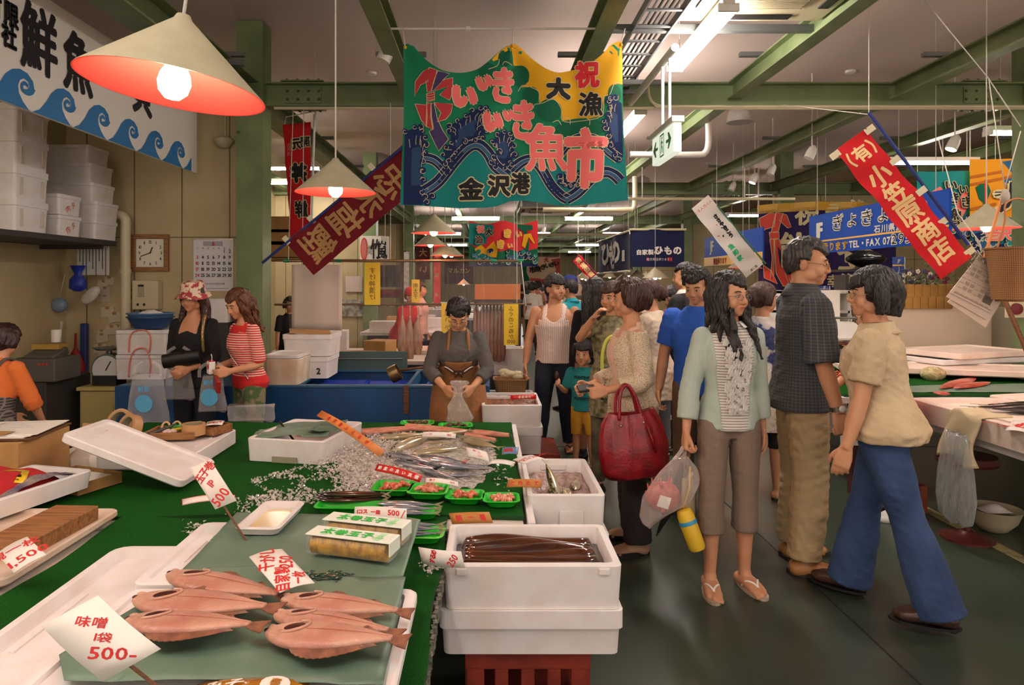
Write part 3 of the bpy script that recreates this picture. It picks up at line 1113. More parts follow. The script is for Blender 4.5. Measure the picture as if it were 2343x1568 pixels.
# ------------------------------------------------ egg roll packs
M_egg=mat('egg_roll',(196,150,24),0.4,var=(140,98,14),vscale=38,coat=0.6)
M_film=plastic('clear_film',(255,255,255),0.02,0.25,0.08)
M_label=mat('label_white',(232,240,226),0.4)
M_lgreen=mat('label_green',(40,190,70),0.5)
for k,(p0,p1,lab)in enumerate((((-0.555,2.155),(-0.285,2.075),'egg roll pack with green lettered lid, front one'),((-0.535,2.285),(-0.262,2.205),'egg roll pack with green lettered lid, lying behind the other'))):
 a=math.atan2(p1[1]-p0[1],p1[0]-p0[0])
 t=thing('egg_roll_pack',lab,'food pack',((p0[0]+p1[0])/2,(p0[1]+p1[1])/2,PZ+0.006),a,'egg roll packs')
 b=MB()
 pr=lambda s,yy=0.036,zz=0.052:[(s,y,z)for y,z in((-yy*.8,0.004),(yy*.8,0.004),(yy,0.014),(yy,zz-0.012),(yy*.75,zz),(-yy*.75,zz),(-yy,zz-0.012),(-yy,0.014))]
 b.rings([pr(-0.130,0.028,0.046),pr(-0.126),pr(0.126),pr(0.130,0.028,0.046)],M_egg)
 b.build('egg_roll',t,smooth=50)
 b=MB()
 b.rings([pr(-0.140,0.036,0.052),pr(-0.136,0.041,0.058),pr(0.136,0.041,0.058),pr(0.140,0.036,0.052)],M_film)
 for j in range(24):
  b.box((-0.128+j*0.011,-0.042,0.052),(0.005,0.005,0.008),M_film)
 b.build('clear_tub',t,smooth=40)
 b=MB()
 b.box((0,0.002,0.062),(0.285,0.078,0.004),M_label)
 b.box((0.1425,0.002,0.042),(0.004,0.078,0.042),M_label)
 b.build('lid',t,bevel=0.002)
 sh=Sheet(plane_fn((0,0.002,0.0645),(1,0,0),(0,1,0)))
 sh.text('太巻玉子',-0.015,0.0,0.042,M_lgreen,bold=0.0018,sx=1.0,pitch=1.05)
 sh.text('産地直送',0.092,-0.012,0.010,M_lgreen)
 sh.text('玉子巻',0.092,0.004,0.008,M_lgreen)
 for q in(-0.095,0.082):
  sh.poly([(q,-0.03),(q+0.02,-0.03),(q+0.026,0.03),(q+0.006,0.03)],mat('label_pale',(176,232,176),0.5),off=0.0002)
 sh.mb.build('lettering',t)
# small white tray
t=thing('foam_tray','small empty white tray with pale liquid on the green paper','tray',(-0.765,2.42,PZ+0.004),R(-3))
tub_mb(0.155,0.29,0.026,0.016,0.006,0.025,0.012).build('body',t,smooth=40)
b=MB()
b.prism(rrect(0.10,0.2,0.03),0.0065,0.0085,mat('juice',(236,214,166),0.15))
b.build('liquid',t)
# miso bag at the bottom edge
t=thing('miso_bag','golden plastic bag at the bottom edge in front of the flounders','bag',(-0.50,1.395,TT+0.062),R(4))
b=MB()
nn=24
def fb(u,v,s):
 x,y=(u-0.5)*0.24,(v-0.5)*0.17
 e=(math.sin(PI*u)*math.sin(PI*v))**0.45
 return(x,y,s*0.035*e+0.004*noise.noise((x*30,y*30,s))*e+0.012)
b.grid(lambda u,v:fb(u,v,1),nn,nn,mat('miso_film',(196,134,40),0.12,var=(150,92,20),vscale=14,coat=1.0,spec=0.8))
b.grid(lambda u,v:fb(1-u,v,-0.3),nn,nn,_mats['miso_film'])
b.build('bag',t,smooth=True)
sh=Sheet(lambda x,y,l=0:(x,y,0.012+0.036*max(0.01,(math.sin(PI*(x/0.24+0.5))*math.sin(PI*(y/0.17+0.5))))**0.45+l+0.003),lmax=0.02)
sh.text('みそ',-0.045,0.02,0.045,M_paper,bold=0.0013)
sh.poly([(0.06+0.03*math.cos(i*0.42),0.02+0.042*math.sin(i*0.42))for i in range(15)],M_paper)
sh.text('産直',0.06,0.02,0.022,mat('miso_ink',(170,110,30),0.5),off=0.0015,bold=0.001,vertical=True)
sh.mb.build('lettering',t)
# ------------------------------------------------ price cards on the front table
V=dict(vertical=True)
slab_card('price_card','large white price card on a stick at the lower left, reading 500','price card',W(95,1433,1.24),W(236,1560,1.20),W(225,1363,1.26),M_paper,[('味噌',0.28,0.62,0.25,dict(rot=0.75,bold=0.0004)),('1袋',0.53,0.56,0.22,dict(rot=0.75,bold=0.0004)),('500-',0.76,0.46,0.36,dict(rot=0.8,bold=0.0006))],stick=(W(250,1485,1.24),W(360,1572,1.28)),group=None,th=0.002)
slab_card('price_card','tall white price card on a stick behind the white tray, reading 500','price card',W(493,1166,2.27),W(541,1146,2.27),W(434,1072,2.30),M_paper,[('玉子巻',0.5,0.80,0.20,dict(rot=0.5,bold=0.0007,pitch=0.9)),('1P',0.5,0.53,0.2,dict(rot=0.4,bold=0.0007)),('500',0.5,0.2,0.28,dict(rot=0.5,bold=0.0007))],stick=(W(500,1140,2.275),W(570,1247,2.25)))
slab_card('price_card','white price card lying by the rear flounder, reading 250','price card',G(640,1357,PZ+0.055),G(720,1335,PZ+0.056),G(570,1275,PZ+0.075),M_paper,[('干がし',0.36,0.80,0.2,dict(rot=1.2,bold=0.001)),('250',0.76,0.62,0.22,dict(rot=1.2,bold=0.001)),('自家製',0.30,0.25,0.19,dict(rot=1.2,bold=0.001)),('一枚',0.72,0.18,0.16,dict(rot=1.2,bold=0.001))],th=0.002)
slab_card('price_card','white price card at the left edge leaning on the foam lid, reading 1500','price card',W(33,1312,2.02),W(106,1270,2.05),W(-8,1268,2.12),M_paper,[('親一枚',0.45,0.76,0.30,dict(bold=0.001,rot=-0.1)),('1,500',0.62,0.30,0.36,dict(bold=0.001))],th=0.002)
slab_card('price_card','white price card reading 50 leaning on the squid box and turf edge','price card',W(966,1290,2.20),W(1064,1300,2.21),W(957,1252,2.20),M_paper,[('するめ',0.30,0.55,0.36,dict(rot=1.2,bold=0.001,pitch=0.8)),('250',0.74,0.42,0.55,dict(rot=0.9,bold=0.0007))],th=0.002)
slab_card('label_strip','blank red bordered white strip behind the tall price card','label',W(417,1157,2.66),W(540,1147,2.66),W(416,1143,2.69),M_paper,[],border=M_red,th=0.002)
# ------------------------------------------------ left part of the tables
t=thing('foam_board','tilted white foam lid leaning over the cardboard tray','lid',(-1.63,3.2,TT+0.125),rot=(0,R(20.5),R(-2)))
lid_mb(0.59,0.345,0.042).build('lid_panel',t,smooth=35)
foam_lid('thick white foam lid under the two wooden trays',(-1.71,3.69,TT),0.50,0.58,0.085,m=None)
def wood_tray(label,c,w,d,h,rz):
 t=thing('wooden_tray',label,'tray',c,rz)
 b=MB()
 b.box((0,0,0.005),(w,d,0.008),M_wood)
 b.build('base',t)
 for s in(-1,1):
  b=MB();b.box((0,s*(d/2-0.006),h/2),(w,0.011,h),M_wood);b.build('side_board',t,bevel=0.002)
  b=MB();b.box((s*(w/2-0.006),0,h/2),(0.011,d-0.023,h),M_wood);b.build('end_board',t,bevel=0.002)
 return t
LZ=TT+0.088
wood_tray('low wooden tray holding scissors and tools',(-1.73,3.78,LZ),0.27,0.2,0.038,R(4))
wood_tray('small wooden box under the To 10 card',(-1.535,3.86,LZ),0.10,0.15,0.045,R(-22))
slab_card('price_card','small white card with red To 10 on the wooden box','price card',(-1.575,3.80,LZ+0.05),(-1.49,3.83,LZ+0.05),(-1.6,3.90,LZ+0.053),M_paper,[('To',0.66,0.5,0.5,dict(rot=-1.6,bold=0.0013)),('10',0.3,0.5,0.5,dict(rot=-1.6,bold=0.0013))],th=0.002)
M_tape=mat('packing_tape',(190,146,98),0.4)
M_core=mat('tape_core',(150,140,112),0.7,var=(60,110,60),vscale=5)
def tape(label,loc,r,h,rot=(0,0,0)):
 t=thing('tape_roll',label,'tape roll',loc,rot=rot,group=None)
 b=MB()
 n=32
 ring=lambda rr,z:[(rr*math.cos(2*PI*j/n),rr*math.sin(2*PI*j/n),z)for j in range(n)]
 b.rings([ring(r,0),ring(r,h),ring(r*0.78,h),ring(r*0.78,0)],M_tape,closed=True)
 b.build('tape',t,smooth=40)
 b=MB()
 b.rings([ring(r*0.777,0.002),ring(r*0.777,h-0.002),ring(r*0.72,h-0.002),ring(r*0.72,0.002)],M_core,closed=True)
 b.build('core',t,smooth=40)
tape('upright brown tape roll standing in the wooden tray',(-1.62,3.76,LZ+0.013),0.062,0.06)
tape('brown tape roll on the plastic bag, left of the other',(-2.06,3.86,LZ+0.055),0.07,0.05,(R(62),R(8),R(-15)))
tape('brown tape roll on the plastic bag, largest and frontmost',(-1.955,3.77,LZ+0.042),0.075,0.05,(R(68),R(-6),R(-28)))
tape('shiny tape roll on its dispenser left of the other rolls',(-2.16,3.72,LZ+0.03),0.05,0.05,(R(80),0,R(-60)))
t=thing('plastic_bag_pack','bundle of white plastic bags under the tape rolls','bags',(-2.03,3.63,TT+0.0))
b=MB()
b.grid(lambda u,v:((u-0.5)*0.34,(v-0.5)*0.36,0.085*(math.sin(PI*u)*math.sin(PI*v))**0.35+0.015*noise.noise((u*5,v*5,1))),24,24,mat('white_bag',(236,228,214),0.35,spec=0.6))
b.build('bags',t,smooth=True)
t=thing('scissors','scissors with beige handles in the wooden tray','scissors',(-1.78,3.84,LZ+0.04),rot=(R(50),0,R(20)))
b=MB()
for s in(-1,1):
 b.tube([(s*0.028+0.02*math.cos(a/10*2*PI),0.03*math.sin(a/10*2*PI),0)for a in range(10)],0.006,mat('scissor_handle',(206,170,126),0.5),6,closed=True)
b.build('handle',t,smooth=True)
b=MB()
for s in(-1,1):
 b.box((s*0.004,-0.08,0),(0.01,0.1,0.003),M_chrome,rot=(0,0,s*0.05))
b.build('blade',t)
for k,(c,rgb,lab)in enumerate((((-1.72,3.86),(70,160,60),'green handled tool in the wooden tray'),((-1.69,3.80),(214,196,60),'yellow marker in the wooden tray'),((-1.79,3.75),(60,62,60),'grey cutter in the wooden tray'))):
 m=MB()
 m.tube([(-0.09,0,0),(-0.02,0,0.004),(0.09,0.0,0.02)],[0.007,0.009,0.006],mat('tool_%d'%rgb[0],rgb,0.4),8)
 tag(m.build('marker',smooth=40,loc=(c[0],c[1],LZ+0.035),rot=(0,0,R(25+20*k))),lab,'tool')
m=MB()
for k in range(5):
 a=k*2.5
 m.tube([(0,0,0),(0.02*math.cos(a),0.02*math.sin(a),0.006),(0.034*math.cos(a+.3),0.034*math.sin(a+.3),0.002)],[0.012,0.011,0.009],mat('rubber_glove',(226,196,190),0.5),8)
tag(m.build('rubber_glove',smooth=True,loc=(-1.74,3.735,LZ+0.03)),'crumpled pale pink glove in the wooden tray','glove')
t=thing('cardboard_box','brown cardboard box under the papers at the left edge','box',(-2.36,3.24,TT))
b=MB()
b.box((0,0,0.11),(0.52,0.38,0.22),M_card)
b.build('carton',t,bevel=0.004)
t=thing('clipboard','clipboard with order sheets on the cardboard box','clipboard',(-2.33,3.24,TT+0.222),R(6))
b=MB();b.box((0,0,0.006),(0.50,0.36,0.008),M_wood2);b.build('board',t,bevel=0.002)
for k in range(3):
 b=MB();b.box((-0.01+0.012*k,0.005*k,0.013+0.004*k),(0.46,0.33,0.003),M_paper,rot=(0,0,0.05*k-0.05));b.build('paper',t)
sh=Sheet(plane_fn((0,0,0.0245),(1,0,0),(0,1,0)))
for k in range(7):
 sh.stroke([(-0.18,-0.12+0.04*k),(0.16-0.03*(k%3),-0.11+0.04*k)],0.003,M_black,smooth=False)
sh.stroke([(-0.05,-0.13),(-0.03,0.13)],0.004,M_red,smooth=False)
sh.mb.build('writing',t)
b=MB();b.box((0.06,-0.12,0.028),(0.14,0.07,0.002),M_card,rot=(0,0,-0.2));b.build('note',t)
t=thing('cardboard_tray','flat cardboard tray with leaflets beneath the tilted foam lid','tray',(-1.90,3.16,TT),R(-22))
b=MB()
w,d,h=0.30,0.22,0.05
b.box((0,0,0.003),(w,d,0.004),M_card)
for s in(-1,1):
 b.box((0,s*d/2,h/2),(w,0.005,h),M_card)
 b.box((s*w/2,0,h/2),(0.005,d,h),M_card)
b.build('carton',t)
for k in range(3):
 b=MB();b.box((-0.05+0.05*k,0,0.02+0.008*k),(0.16,0.17,0.003),M_paper,rot=(0.05,0.1,0.3));b.box((-0.05+0.05*k,-0.05,0.023+0.008*k),(0.15,0.012,0.003),M_red,rot=(0.05,0.1,0.3));b.build('leaflet',t)
t=thing('foam_box','low white foam box holding a red cloth at the left edge','box',(-1.985,2.80,TT+0.035),R(-15))
tub_mb(0.34,0.56,0.075,0.022,0.015).build('body',t,smooth=35)
m=MB()
m.grid(lambda u,v:((u-0.5)*0.27,(v-0.5)*0.46,0.03+0.10*(math.sin(PI*u)*math.sin(PI*v))**0.5+0.02*noise.noise((u*4,v*5,3))),26,26,mat('red_cloth',(176,24,28),0.85,bump=0.3,bscale=300))
tag(m.build('red_cloth',smooth=True,loc=(-2.01,2.78,TT+0.04),rot=(0,0,R(-15))),'folded red cloth in the foam box','cloth')
m=MB()
m.grid(lambda u,v:((u-0.5)*0.10,(v-0.5)*0.46,0.03+0.05*math.sin(PI*v)+0.012*noise.noise((u*9,v*9,7))),10,30,mat('grey_cloth',(150,134,122),0.9,var=(80,70,96),vscale=12))
tag(m.build('grey_rag',smooth=True,loc=(-1.872,2.83,TT+0.05),rot=(0,0,R(-15))),'crumpled grey rag beside the red cloth','cloth')
slab_card('price_card','yellow sticker card on the red cloth','label',(-1.965,2.72,TT+0.135),(-1.885,2.78,TT+0.120),(-2.0,2.80,TT+0.165),mat('yellow_label',(240,196,30),0.2,coat=1.0),[('能登産',0.5,0.52,0.22,dict(m=M_black,bold=0.001)),('本日限り',0.5,0.8,0.15,dict(m=M_black)),('お買得品',0.5,0.22,0.14,dict(m=M_black)),],th=0.002)
m=MB()
m.box((0,0,0.027),(0.17,0.36,0.054),M_wood)
tag(m.build('wood_block',bevel=0.004,loc=(-1.585,2.44,TT+0.031),rot=(0,0,R(-3))),'brown wooden block on the stained foam lid','block')
m=MB()
m.box((0,0,0.015),(0.30,0.16,0.03),M_wood)
tag(m.build('wood_block',bevel=0.004,loc=(-1.93,2.12,TT+0.031),rot=(0,0,R(8))),'small piece of wood behind the 1500 price card','block')
# ------------------------------------------------ ice
M_ice=mat('ice',(240,234,226),0.1,spec=0.9,alpha=0.62)
def in_poly(x,y,P):
 r=False
 j=len(P)-1
 for i in range(len(P)):
  if(P[i][1]>y)!=(P[j][1]>y)and x<(P[j][0]-P[i][0])*(y-P[i][1])/(P[j][1]-P[i][1])+P[i][0]:
   r=not r
  j=i
 return r
ICE=[(700,1068),(780,1040),(815,985),(900,985),(1010,1000),(1120,1010),(1140,1045),(1110,1085),(1000,1100),(880,1085),(850,1140),(740,1150),(600,1165),(560,1140),(620,1130),(570,1100),(640,1080)]
HOLES=[(640,1110,45,14),(740,1112,40,12),(700,1085,30,8)]
bm_=MB()
cnt=0
r_=random.Random(3)
dens=[]
while cnt<7500:
 px,py=r_.uniform(555,1145),r_.uniform(985,1170)
 if not in_poly(px,py,ICE)or r_.random()>(py/1300)**0.0:
  continue
 if any(((px-a)/c)**2+((py-b)/d)**2<1 for a,b,c,d in HOLES)and r_.random()>0.06:
  continue
 if px<760 and r_.random()>0.45:
  continue
 p=G(px,py,TT+0.006)
 up=0.05*math.exp(-((px-850)/150)**2-((py-1050)/55)**2)
 p.z+=up*r_.random()+0.001
 s=r_.uniform(0.004,0.0115)
 q=[Vector((r_.uniform(-1,1)*s,r_.uniform(-1,1)*s,r_.uniform(-.7,.9)*s))for _ in range(5)]
 bm_.add([p+v for v in q],[(0,1,2),(0,2,3),(0,3,1),(4,2,1),(4,3,2),(4,1,3)],M_ice)
 cnt+=1
for c,n in(((450,1210),60),((990,1290),110),((1150,1100),20),((1130,1075),50),((1090,1050),120),((560,1160),60)):
 for _ in range(n):
  p=G(c[0]+r_.gauss(0,14),c[1]+r_.gauss(0,9),TT+0.006)
  s=r_.uniform(0.004,0.011)
  q=[Vector((r_.uniform(-1,1)*s,r_.uniform(-1,1)*s,r_.uniform(-.4,.9)*s))for _ in range(5)]
  bm_.add([p+v for v in q],[(0,1,2),(0,2,3),(0,3,1),(4,2,1),(4,3,2),(4,1,3)],M_ice)
tag(bm_.build('crushed_ice'),'crushed ice spread over the rear green turf','ice',kind='stuff')
m=MB()
m.grid(lambda u,v:((lambda p:(p.x,p.y,TT-0.014+0.055*(math.sin(PI*u)*math.sin(PI*v))**0.7+0.008*noise.noise((u*22,v*22,5))))(G(760+380*u,1125-140*v,TT))),70,50,mat('ice_bed',(214,206,196),0.2,var=(150,150,132),vscale=50,bump=1.0,bscale=160,spec=0.8))
tag(m.build('ice_bed',smooth=True),'low heap of packed ice under the mackerel','ice',kind='stuff')
# ------------------------------------------------ round fish
M_mback=mat('mackerel_back',(96,92,44),0.22,var=(40,40,26),vscale=60,metal=0.25,stretch=(1.5,1,1),spec=0.8)
M_mside=mat('mackerel_side',(206,196,172),0.18,metal=0.45,spec=0.8,var=(186,168,128),vscale=10)
M_bback=mat('blue_back',(28,34,58),0.16,metal=0.3,spec=0.9)
M_bside=mat('silver_side',(196,198,204),0.15,metal=0.6,spec=0.9,var=(120,128,148),vscale=14,stretch=(1,6,6))
M_eel=mat('eel_skin',(44,22,16),0.15,var=(70,38,22),vscale=9,coat=0.8)
M_sback=mat('sardine_back',(120,122,108),0.2,metal=0.4,spec=0.8)
M_tail=mat('tail_fin',(128,122,92),0.4)
M_eye=mat('fish_eye',(10,10,10),0.1,spec=0.9)
def make_fish(name,label,group,fat,mb_,ms_,L=0.28,tail=0.045,bend=0.0,eyes=True):
 """lies on its side along +x, back towards +y"""
 t=thing(name,label,'fish',(0,0,0),0,group)
 xs=[0,0.03,0.09,0.18,0.3,0.45,0.6,0.75,0.86,0.93]
 hh=[0.08,0.34,0.66,0.9,1.0,0.98,0.82,0.52,0.27,0.16]
 n=16
 b=MB()
 rings=[]
 for x,h in zip(xs,hh):
  h*=fat
  yo=bend*L*math.sin(PI*x)
  rings.append([(x*L,yo+h*math.cos(2*PI*j/n),fat*0.62+h*0.62*math.sin(2*PI*j/n))for j in range(n)])
 b.rings(rings,ms_)
 k=b.mi(mb_)
 for i,f in enumerate(b.f):
  if len(f)==4:
   j=i%n
   if j in(0,1,2,14,15,13)and not(j in(2,13)and i//n%2):
    b.m[i]=k
 b.build('body',t,smooth=60,sub=1)
 b=MB()
 z=fat*0.62
 x0=0.92*L
 b.add([(x0,0.1*fat,z),(x0,-0.1*fat,z),(x0+tail,-0.9*fat,z-0.003),(x0+tail*0.55,0,z),(x0+tail,0.95*fat,z+0.004)],[(0,3,4),(0,1,3),(1,2,3)],M_tail if mb_ is not M_bback else M_bback)
 b.build('tail_fin',t,solid=0.002)
 b=MB()
 b.add([(0.22*L,-0.1*fat,z+0.58*fat),(0.25*L,-0.3*fat,z+0.55*fat),(0.38*L,-0.22*fat,z+0.66*fat)],[(0,1,2)],M_tail)
 b.build('pectoral_fin',t,solid=0.0015)
 if eyes:
  b=MB()
  b.ell((0.065*L,0.12*fat,z+0.30*fat),(0.14*fat,0.14*fat,0.08*fat),M_eye,8)
  b.build('eye',t,smooth=True)
 return t
def lay(proto,a,c,z,lab,roll=0,Lp=0.28,fatk=1.0):
 p,q=G(*a,z),G(*c,z)
 d=q-p
 if proto.get('_used'):
  o=dup(proto,None,label=lab)
  if '_used' in o:
   del o['_used']
 else:
  o=proto
  o['label']=lab
  proto['_used']=1
 s=max(0.6,min(1.5,d.length/Lp))
 o.location=p
 o.rotation_euler=(R(roll),0,math.atan2(d.y,d.x))
 o.scale=(s,s*fatk,s*fatk)
 return o
mk=make_fish('mackerel','','mackerel on the ice',0.030,M_mback,M_mside,L=0.28)
LM=0.28*0.92+0.045
for a,c,z,l,r in(((860,1012),(988,1000),0.02,'mackerel at the back left of the ice, its head pointing left',0),((970,1010),(1084,992),0.026,'mackerel with its tail raised under the white label at the back',0),((893,1041),(990,1003),0.03,'mackerel lying slantwise at the front left beside the orange label',20),((942,1046),(1064,1031),0.028,'front mackerel just behind the blue fish',8),((1061,1013),(1150,1034),0.02,'rightmost mackerel, its tail reaching the blue label',5),((962,1023),(1046,1018),0.022,'mackerel mostly hidden in the middle of the mackerel heap',10),((1050,1006),(1136,1018),0.018,'mackerel at the back right of the mackerel heap',0),((905,1008),(990,1012),0.012,'mackerel lying under the slanted one',5)):
 lay(mk,a,c,TT+z,l,r,LM)
bn=make_fish('bonito','','blue fish in front of the mackerel',0.027,M_bback,M_bside,L=0.30)
LB=0.30*0.92+0.045
for a,c,z,l,r in(((879,1047),(1012,1074),0.024,'blue-backed fish with its pale head beside the orange label',-25),((903,1060),(1010,1080),0.032,'darkest navy-backed fish of the front heap',40),((953,1051),(1074,1064),0.022,'blue-backed fish just in front of the front mackerel',30),((955,1080),(1054,1106),0.03,'silver fish nearest the red label, head to the left',-35),((975,1067),(1115,1084),0.026,'silver fish in the middle of the front heap',-15),((1008,1076),(1132,1072),0.02,'blue-backed fish with its tail spread to the right',10),((1017,1093),(1115,1091),0.014,'silver fish at the front right of the front heap',-10)):
 lay(bn,a,c,TT+z,l,r,LB)
# long pale fillets and squid at the back
M_fil=mat('pale_fillet',(216,158,132),0.3,var=(196,112,92),vscale=14,stretch=(1,4,4),sss=0.1)
for k,(a,c,w,l)in enumerate((((815,1000),(985,985),0.05,'pale pink fillet at the back left of the ice'),((930,986),(1122,1002),0.045,'long pale fillet under the white label at the back'),((1085,1000),(1165,1005),0.022,'thin red-edged fillet at the back right corner'),((1065,1008),(1135,1017),0.026,'pale fillet end beside the rightmost mackerel'))):
 p,q=G(*a,TT+0.01),G(*c,TT+0.01)
 d=q-p
 L=d.length
 b=MB()
 rings=[]
 for i in range(11):
  u=i/10
  ww=w*(0.5+0.5*math.sin(PI*min(1,u*1.25+0.12))**0.7)*(1-0.35*u)
  rings.append([(u*L,ww*math.cos(2*PI*j/14)+0.006*math.sin(5*u),0.024+0.022*(1-0.4*u)*math.sin(2*PI*j/14))for j in range(14)])
 b.rings(rings,M_fil)
 o=b.build('fish_fillet',smooth=60,loc=p,rot=(0,0,math.atan2(d.y,d.x)))
 tag(o,l,'fillet','pale fillets on the ice')
# ------------------------------------------------ green trays
M_gtray=mat('green_tray',(36,190,44),0.3,spec=0.5)
M_roe=mat('roe',(224,156,118),0.2,var=(196,104,76),vscale=24,sss=0.2,coat=0.6)
M_roe2=mat('roe_orange',(222,120,78),0.2,var=(176,76,52),vscale=24,sss=0.2,coat=0.6)
def green_tray(label,loc,w,d,rz=0,h=0.03):
 t=thing('green_tray',label,'tray',loc,rz,'green plastic trays')
 b=tub_mb(w,d,h,0.008,0.004,0.03,0.018,m=M_gtray,lip=0.004)
 b.build('tray',t,smooth=40)
 return t
rr=random.Random(11)
for k,(px,py,w,d,rz,l,mm)in enumerate(((900,1122,0.165,0.15,-4,'leftmost',M_roe2),(981,1129,0.165,0.15,-4,'second from the left',M_roe),(1064,1136,0.155,0.13,-2,'third from the left',M_roe2),(1147,1143,0.145,0.125,0,'rightmost',M_roe))):
 p=G(px,py,TT+0.02)
 p.z=TT+(0.012 if k<2 else 0.0)
 green_tray('green tray of fish organs, %s of the row of four'%l,p,w,d,R(rz))
 n=(15,17,12,16)[k]
 for i in range(n):
  a=rr.uniform(0,6.28)
  q=math.sqrt(rr.random())*0.62
  x,y=q*w/2*math.cos(a),q*d/2*math.sin(a)
  m=MB()
  L=rr.uniform(0.02,0.034)
  an=rr.uniform(0,PI)
  if k==3:
   an=PI/2+rr.uniform(-.4,.4)
  j_=lambda q_:(rr.uniform(-q_,q_),rr.uniform(-q_,q_),rr.uniform(0,.010))
  pts=[Vector((-L*math.cos(an),-L*math.sin(an),0)),Vector(j_(.010)),Vector(j_(.012)),Vector((L*math.cos(an),L*math.sin(an),0))]
  m.tube(spline(pts,3),[rr.uniform(.6,1.2)*q_ for q_ in(0.006,0.009,0.011,0.012,0.009,0.011,0.011,0.009,0.004,.003)],mm,10,flat=rr.uniform(.6,1))
  o=m.build('fish_roe',smooth=True,loc=(p.x+x,p.y+y,p.z+0.018+0.012*rr.random()))
  tag(o,'glossy %s piece of roe in the %s green tray'%('orange' if mm is M_roe2 else 'pale pink',l),'roe','roe in the %s green tray'%l)
# eel tray, sardine trays
p=G(808,1165,TT+0.01);p.z=TT
green_tray('long green tray under the dark eels',p,0.30,0.10,R(-2))
p2=G(932,1176,TT+0.01);p2.z=TT
green_tray('long green tray of silver sardines beside the 500 label',p2,0.26,0.105,R(-3))
p3=G(930,1228,TT+0.01);p3.z=TT
green_tray('green tray of sardines behind the egg roll packs',p3,0.27,0.12,R(-4))
ee=make_fish('eel','','dark fish in the long green tray',0.013,M_eel,M_eel,L=0.28,tail=0.03)
for i,l in enumerate(('rear dark eel-like fish in the long green tray','middle dark eel-like fish in the long green tray','front dark eel-like fish in the long green tray','top dark eel-like fish in the long green tray')):
 a=(722+3*i,1140+6*i if i<3 else 1138)
 lay(ee,a,(a[0]+166,a[1]-6+2*i),TT+(0.02 if i<3 else 0.042),l,0,0.29,1.5)
sa=make_fish('sardine','','sardines in the green trays',0.013,M_sback,M_bside,L=0.20,tail=0.03)
for i,(a,c,z,l)in enumerate((((862,1160),(1014,1163),0.022,'rear sardine in the tray beside the 500 label'),((868,1170),(1012,1172),0.022,'second sardine from the back in the tray beside the 500 label'),((880,1180),(1008,1181),0.020,'front sardine in the tray beside the 500 label'),((868,1210),(1022,1208),0.022,'rear sardine in the tray behind the egg rolls'),((872,1220),(1020,1216),0.022,'middle sardine in the tray behind the egg rolls'),((880,1232),(1018,1226),0.020,'front sardine in the tray behind the egg rolls'))):
 lay(sa,a,c,TT+z,l,0,0.214,1.3)
for px,py,l,k in((955,970,'left green tray of shellfish at the back edge of the table',0),(1042,976,'right green tray of shellfish in front of the vendor',1)):
 p=G(px,py,TT+0.015);p.z=TT
 green_tray(l,p,0.21,0.13,R(3),0.026)
 for i in range(10):
  m=MB()
  m.ell((0,0,0),(0.022,0.016,0.009),mat('shell',(110,78,50),0.3,var=(50,36,28),vscale=40),10)
  o=m.build('shellfish',smooth=True,loc=(p.x+rr.uniform(-.07,.07),p.y+rr.uniform(-.035,.035),p.z+0.02+0.012*rr.random()),rot=(rr.uniform(-.4,.4),rr.uniform(-.4,.4),rr.uniform(0,3)))
  tag(o,'small brown shell in the %s shellfish tray'%('left' if k==0 else 'right'),'shellfish','shells in the %s tray'%('left' if k==0 else 'right'))
# ------------------------------------------------ open foam tub with green paper at the back of the turf
p=G(672,1050,TT)
t=foam_box('low open white foam box lined with green paper behind the ice',(-1.0,3.80,TT),0.44,0.52,0.12,R(-12),grips=False,taper=0.006)
b=MB();b.box((0,-0.262,0.016),(0.14,0.008,0.03),mat('foam_slot',(150,150,120),0.7));b.build('slot',t)
paper_sheet('grey-green paper spilling over the left of the open foam box',[(-1.25,3.62),(-0.86,3.66),(-0.84,3.98),(-1.16,3.97),(-1.27,3.8)],TT+0.122,21,amp=0.02)
paper_sheet('second grey-green paper standing in the open foam box',[(-0.98,3.7),(-0.80,3.72),(-0.80,3.92),(-0.95,3.9)],TT+0.135,25,amp=0.02)
m=MB()
m.tube([W(640,965,3.9),W(680,1018,3.72)],0.006,M_dark,8)
tag(m.build('knife_steel',smooth=40),'dark thin rod standing in the open foam box','rod')
# ------------------------------------------------ wooden label slats and paper labels among the fish
M_slat=mat('slat',(226,146,78),0.5,var=(206,122,60),vscale=8)
M_slat2=mat('slat_ochre',(186,126,58),0.5,var=(166,106,46),vscale=8)
slab_card('wooden_label','long orange wooden label slat slanting across the ice','label',W(725,952,3.75),W(868,1046,3.40),W(737,940,3.77),M_slat,[('金沢港ふくらぎ',0.5,0.5,0.62,dict(pitch=2.2,bold=0.001))],th=0.006)
slab_card('wooden_label','red label slat with white lettering in front of the ice','label',W(858,1077,3.16),W(960,1104,3.08),W(865,1062,3.18),mat('slat_red',(206,34,26),0.4),[('鮮度の良い真鯖',0.5,0.5,0.55,dict(m=M_paper,pitch=1.7,bold=0.001))],th=0.006)
slab_card('price_label','thin white label with red marks across the organ trays','label',W(974,1104,2.98),W(1048,1114,2.96),W(975,1094,3.0),M_paper,[('真子',0.2,0.5,0.6,{}),('300',0.82,0.5,0.6,{})])
slab_card('price_label','white price label with underlined 500 in front of the sardine tray','label',W(810,1187,2.42),W(930,1193,2.40),W(812,1160,2.45),M_paper,[('1コス',0.16,0.55,0.42,dict(bold=0.001)),('一皿',0.42,0.5,0.4,dict(bold=0.001)),('500',0.76,0.55,0.62,dict(bold=0.001)),('_',(0.90,0.15),(0.97,0.85),0.07,{})])
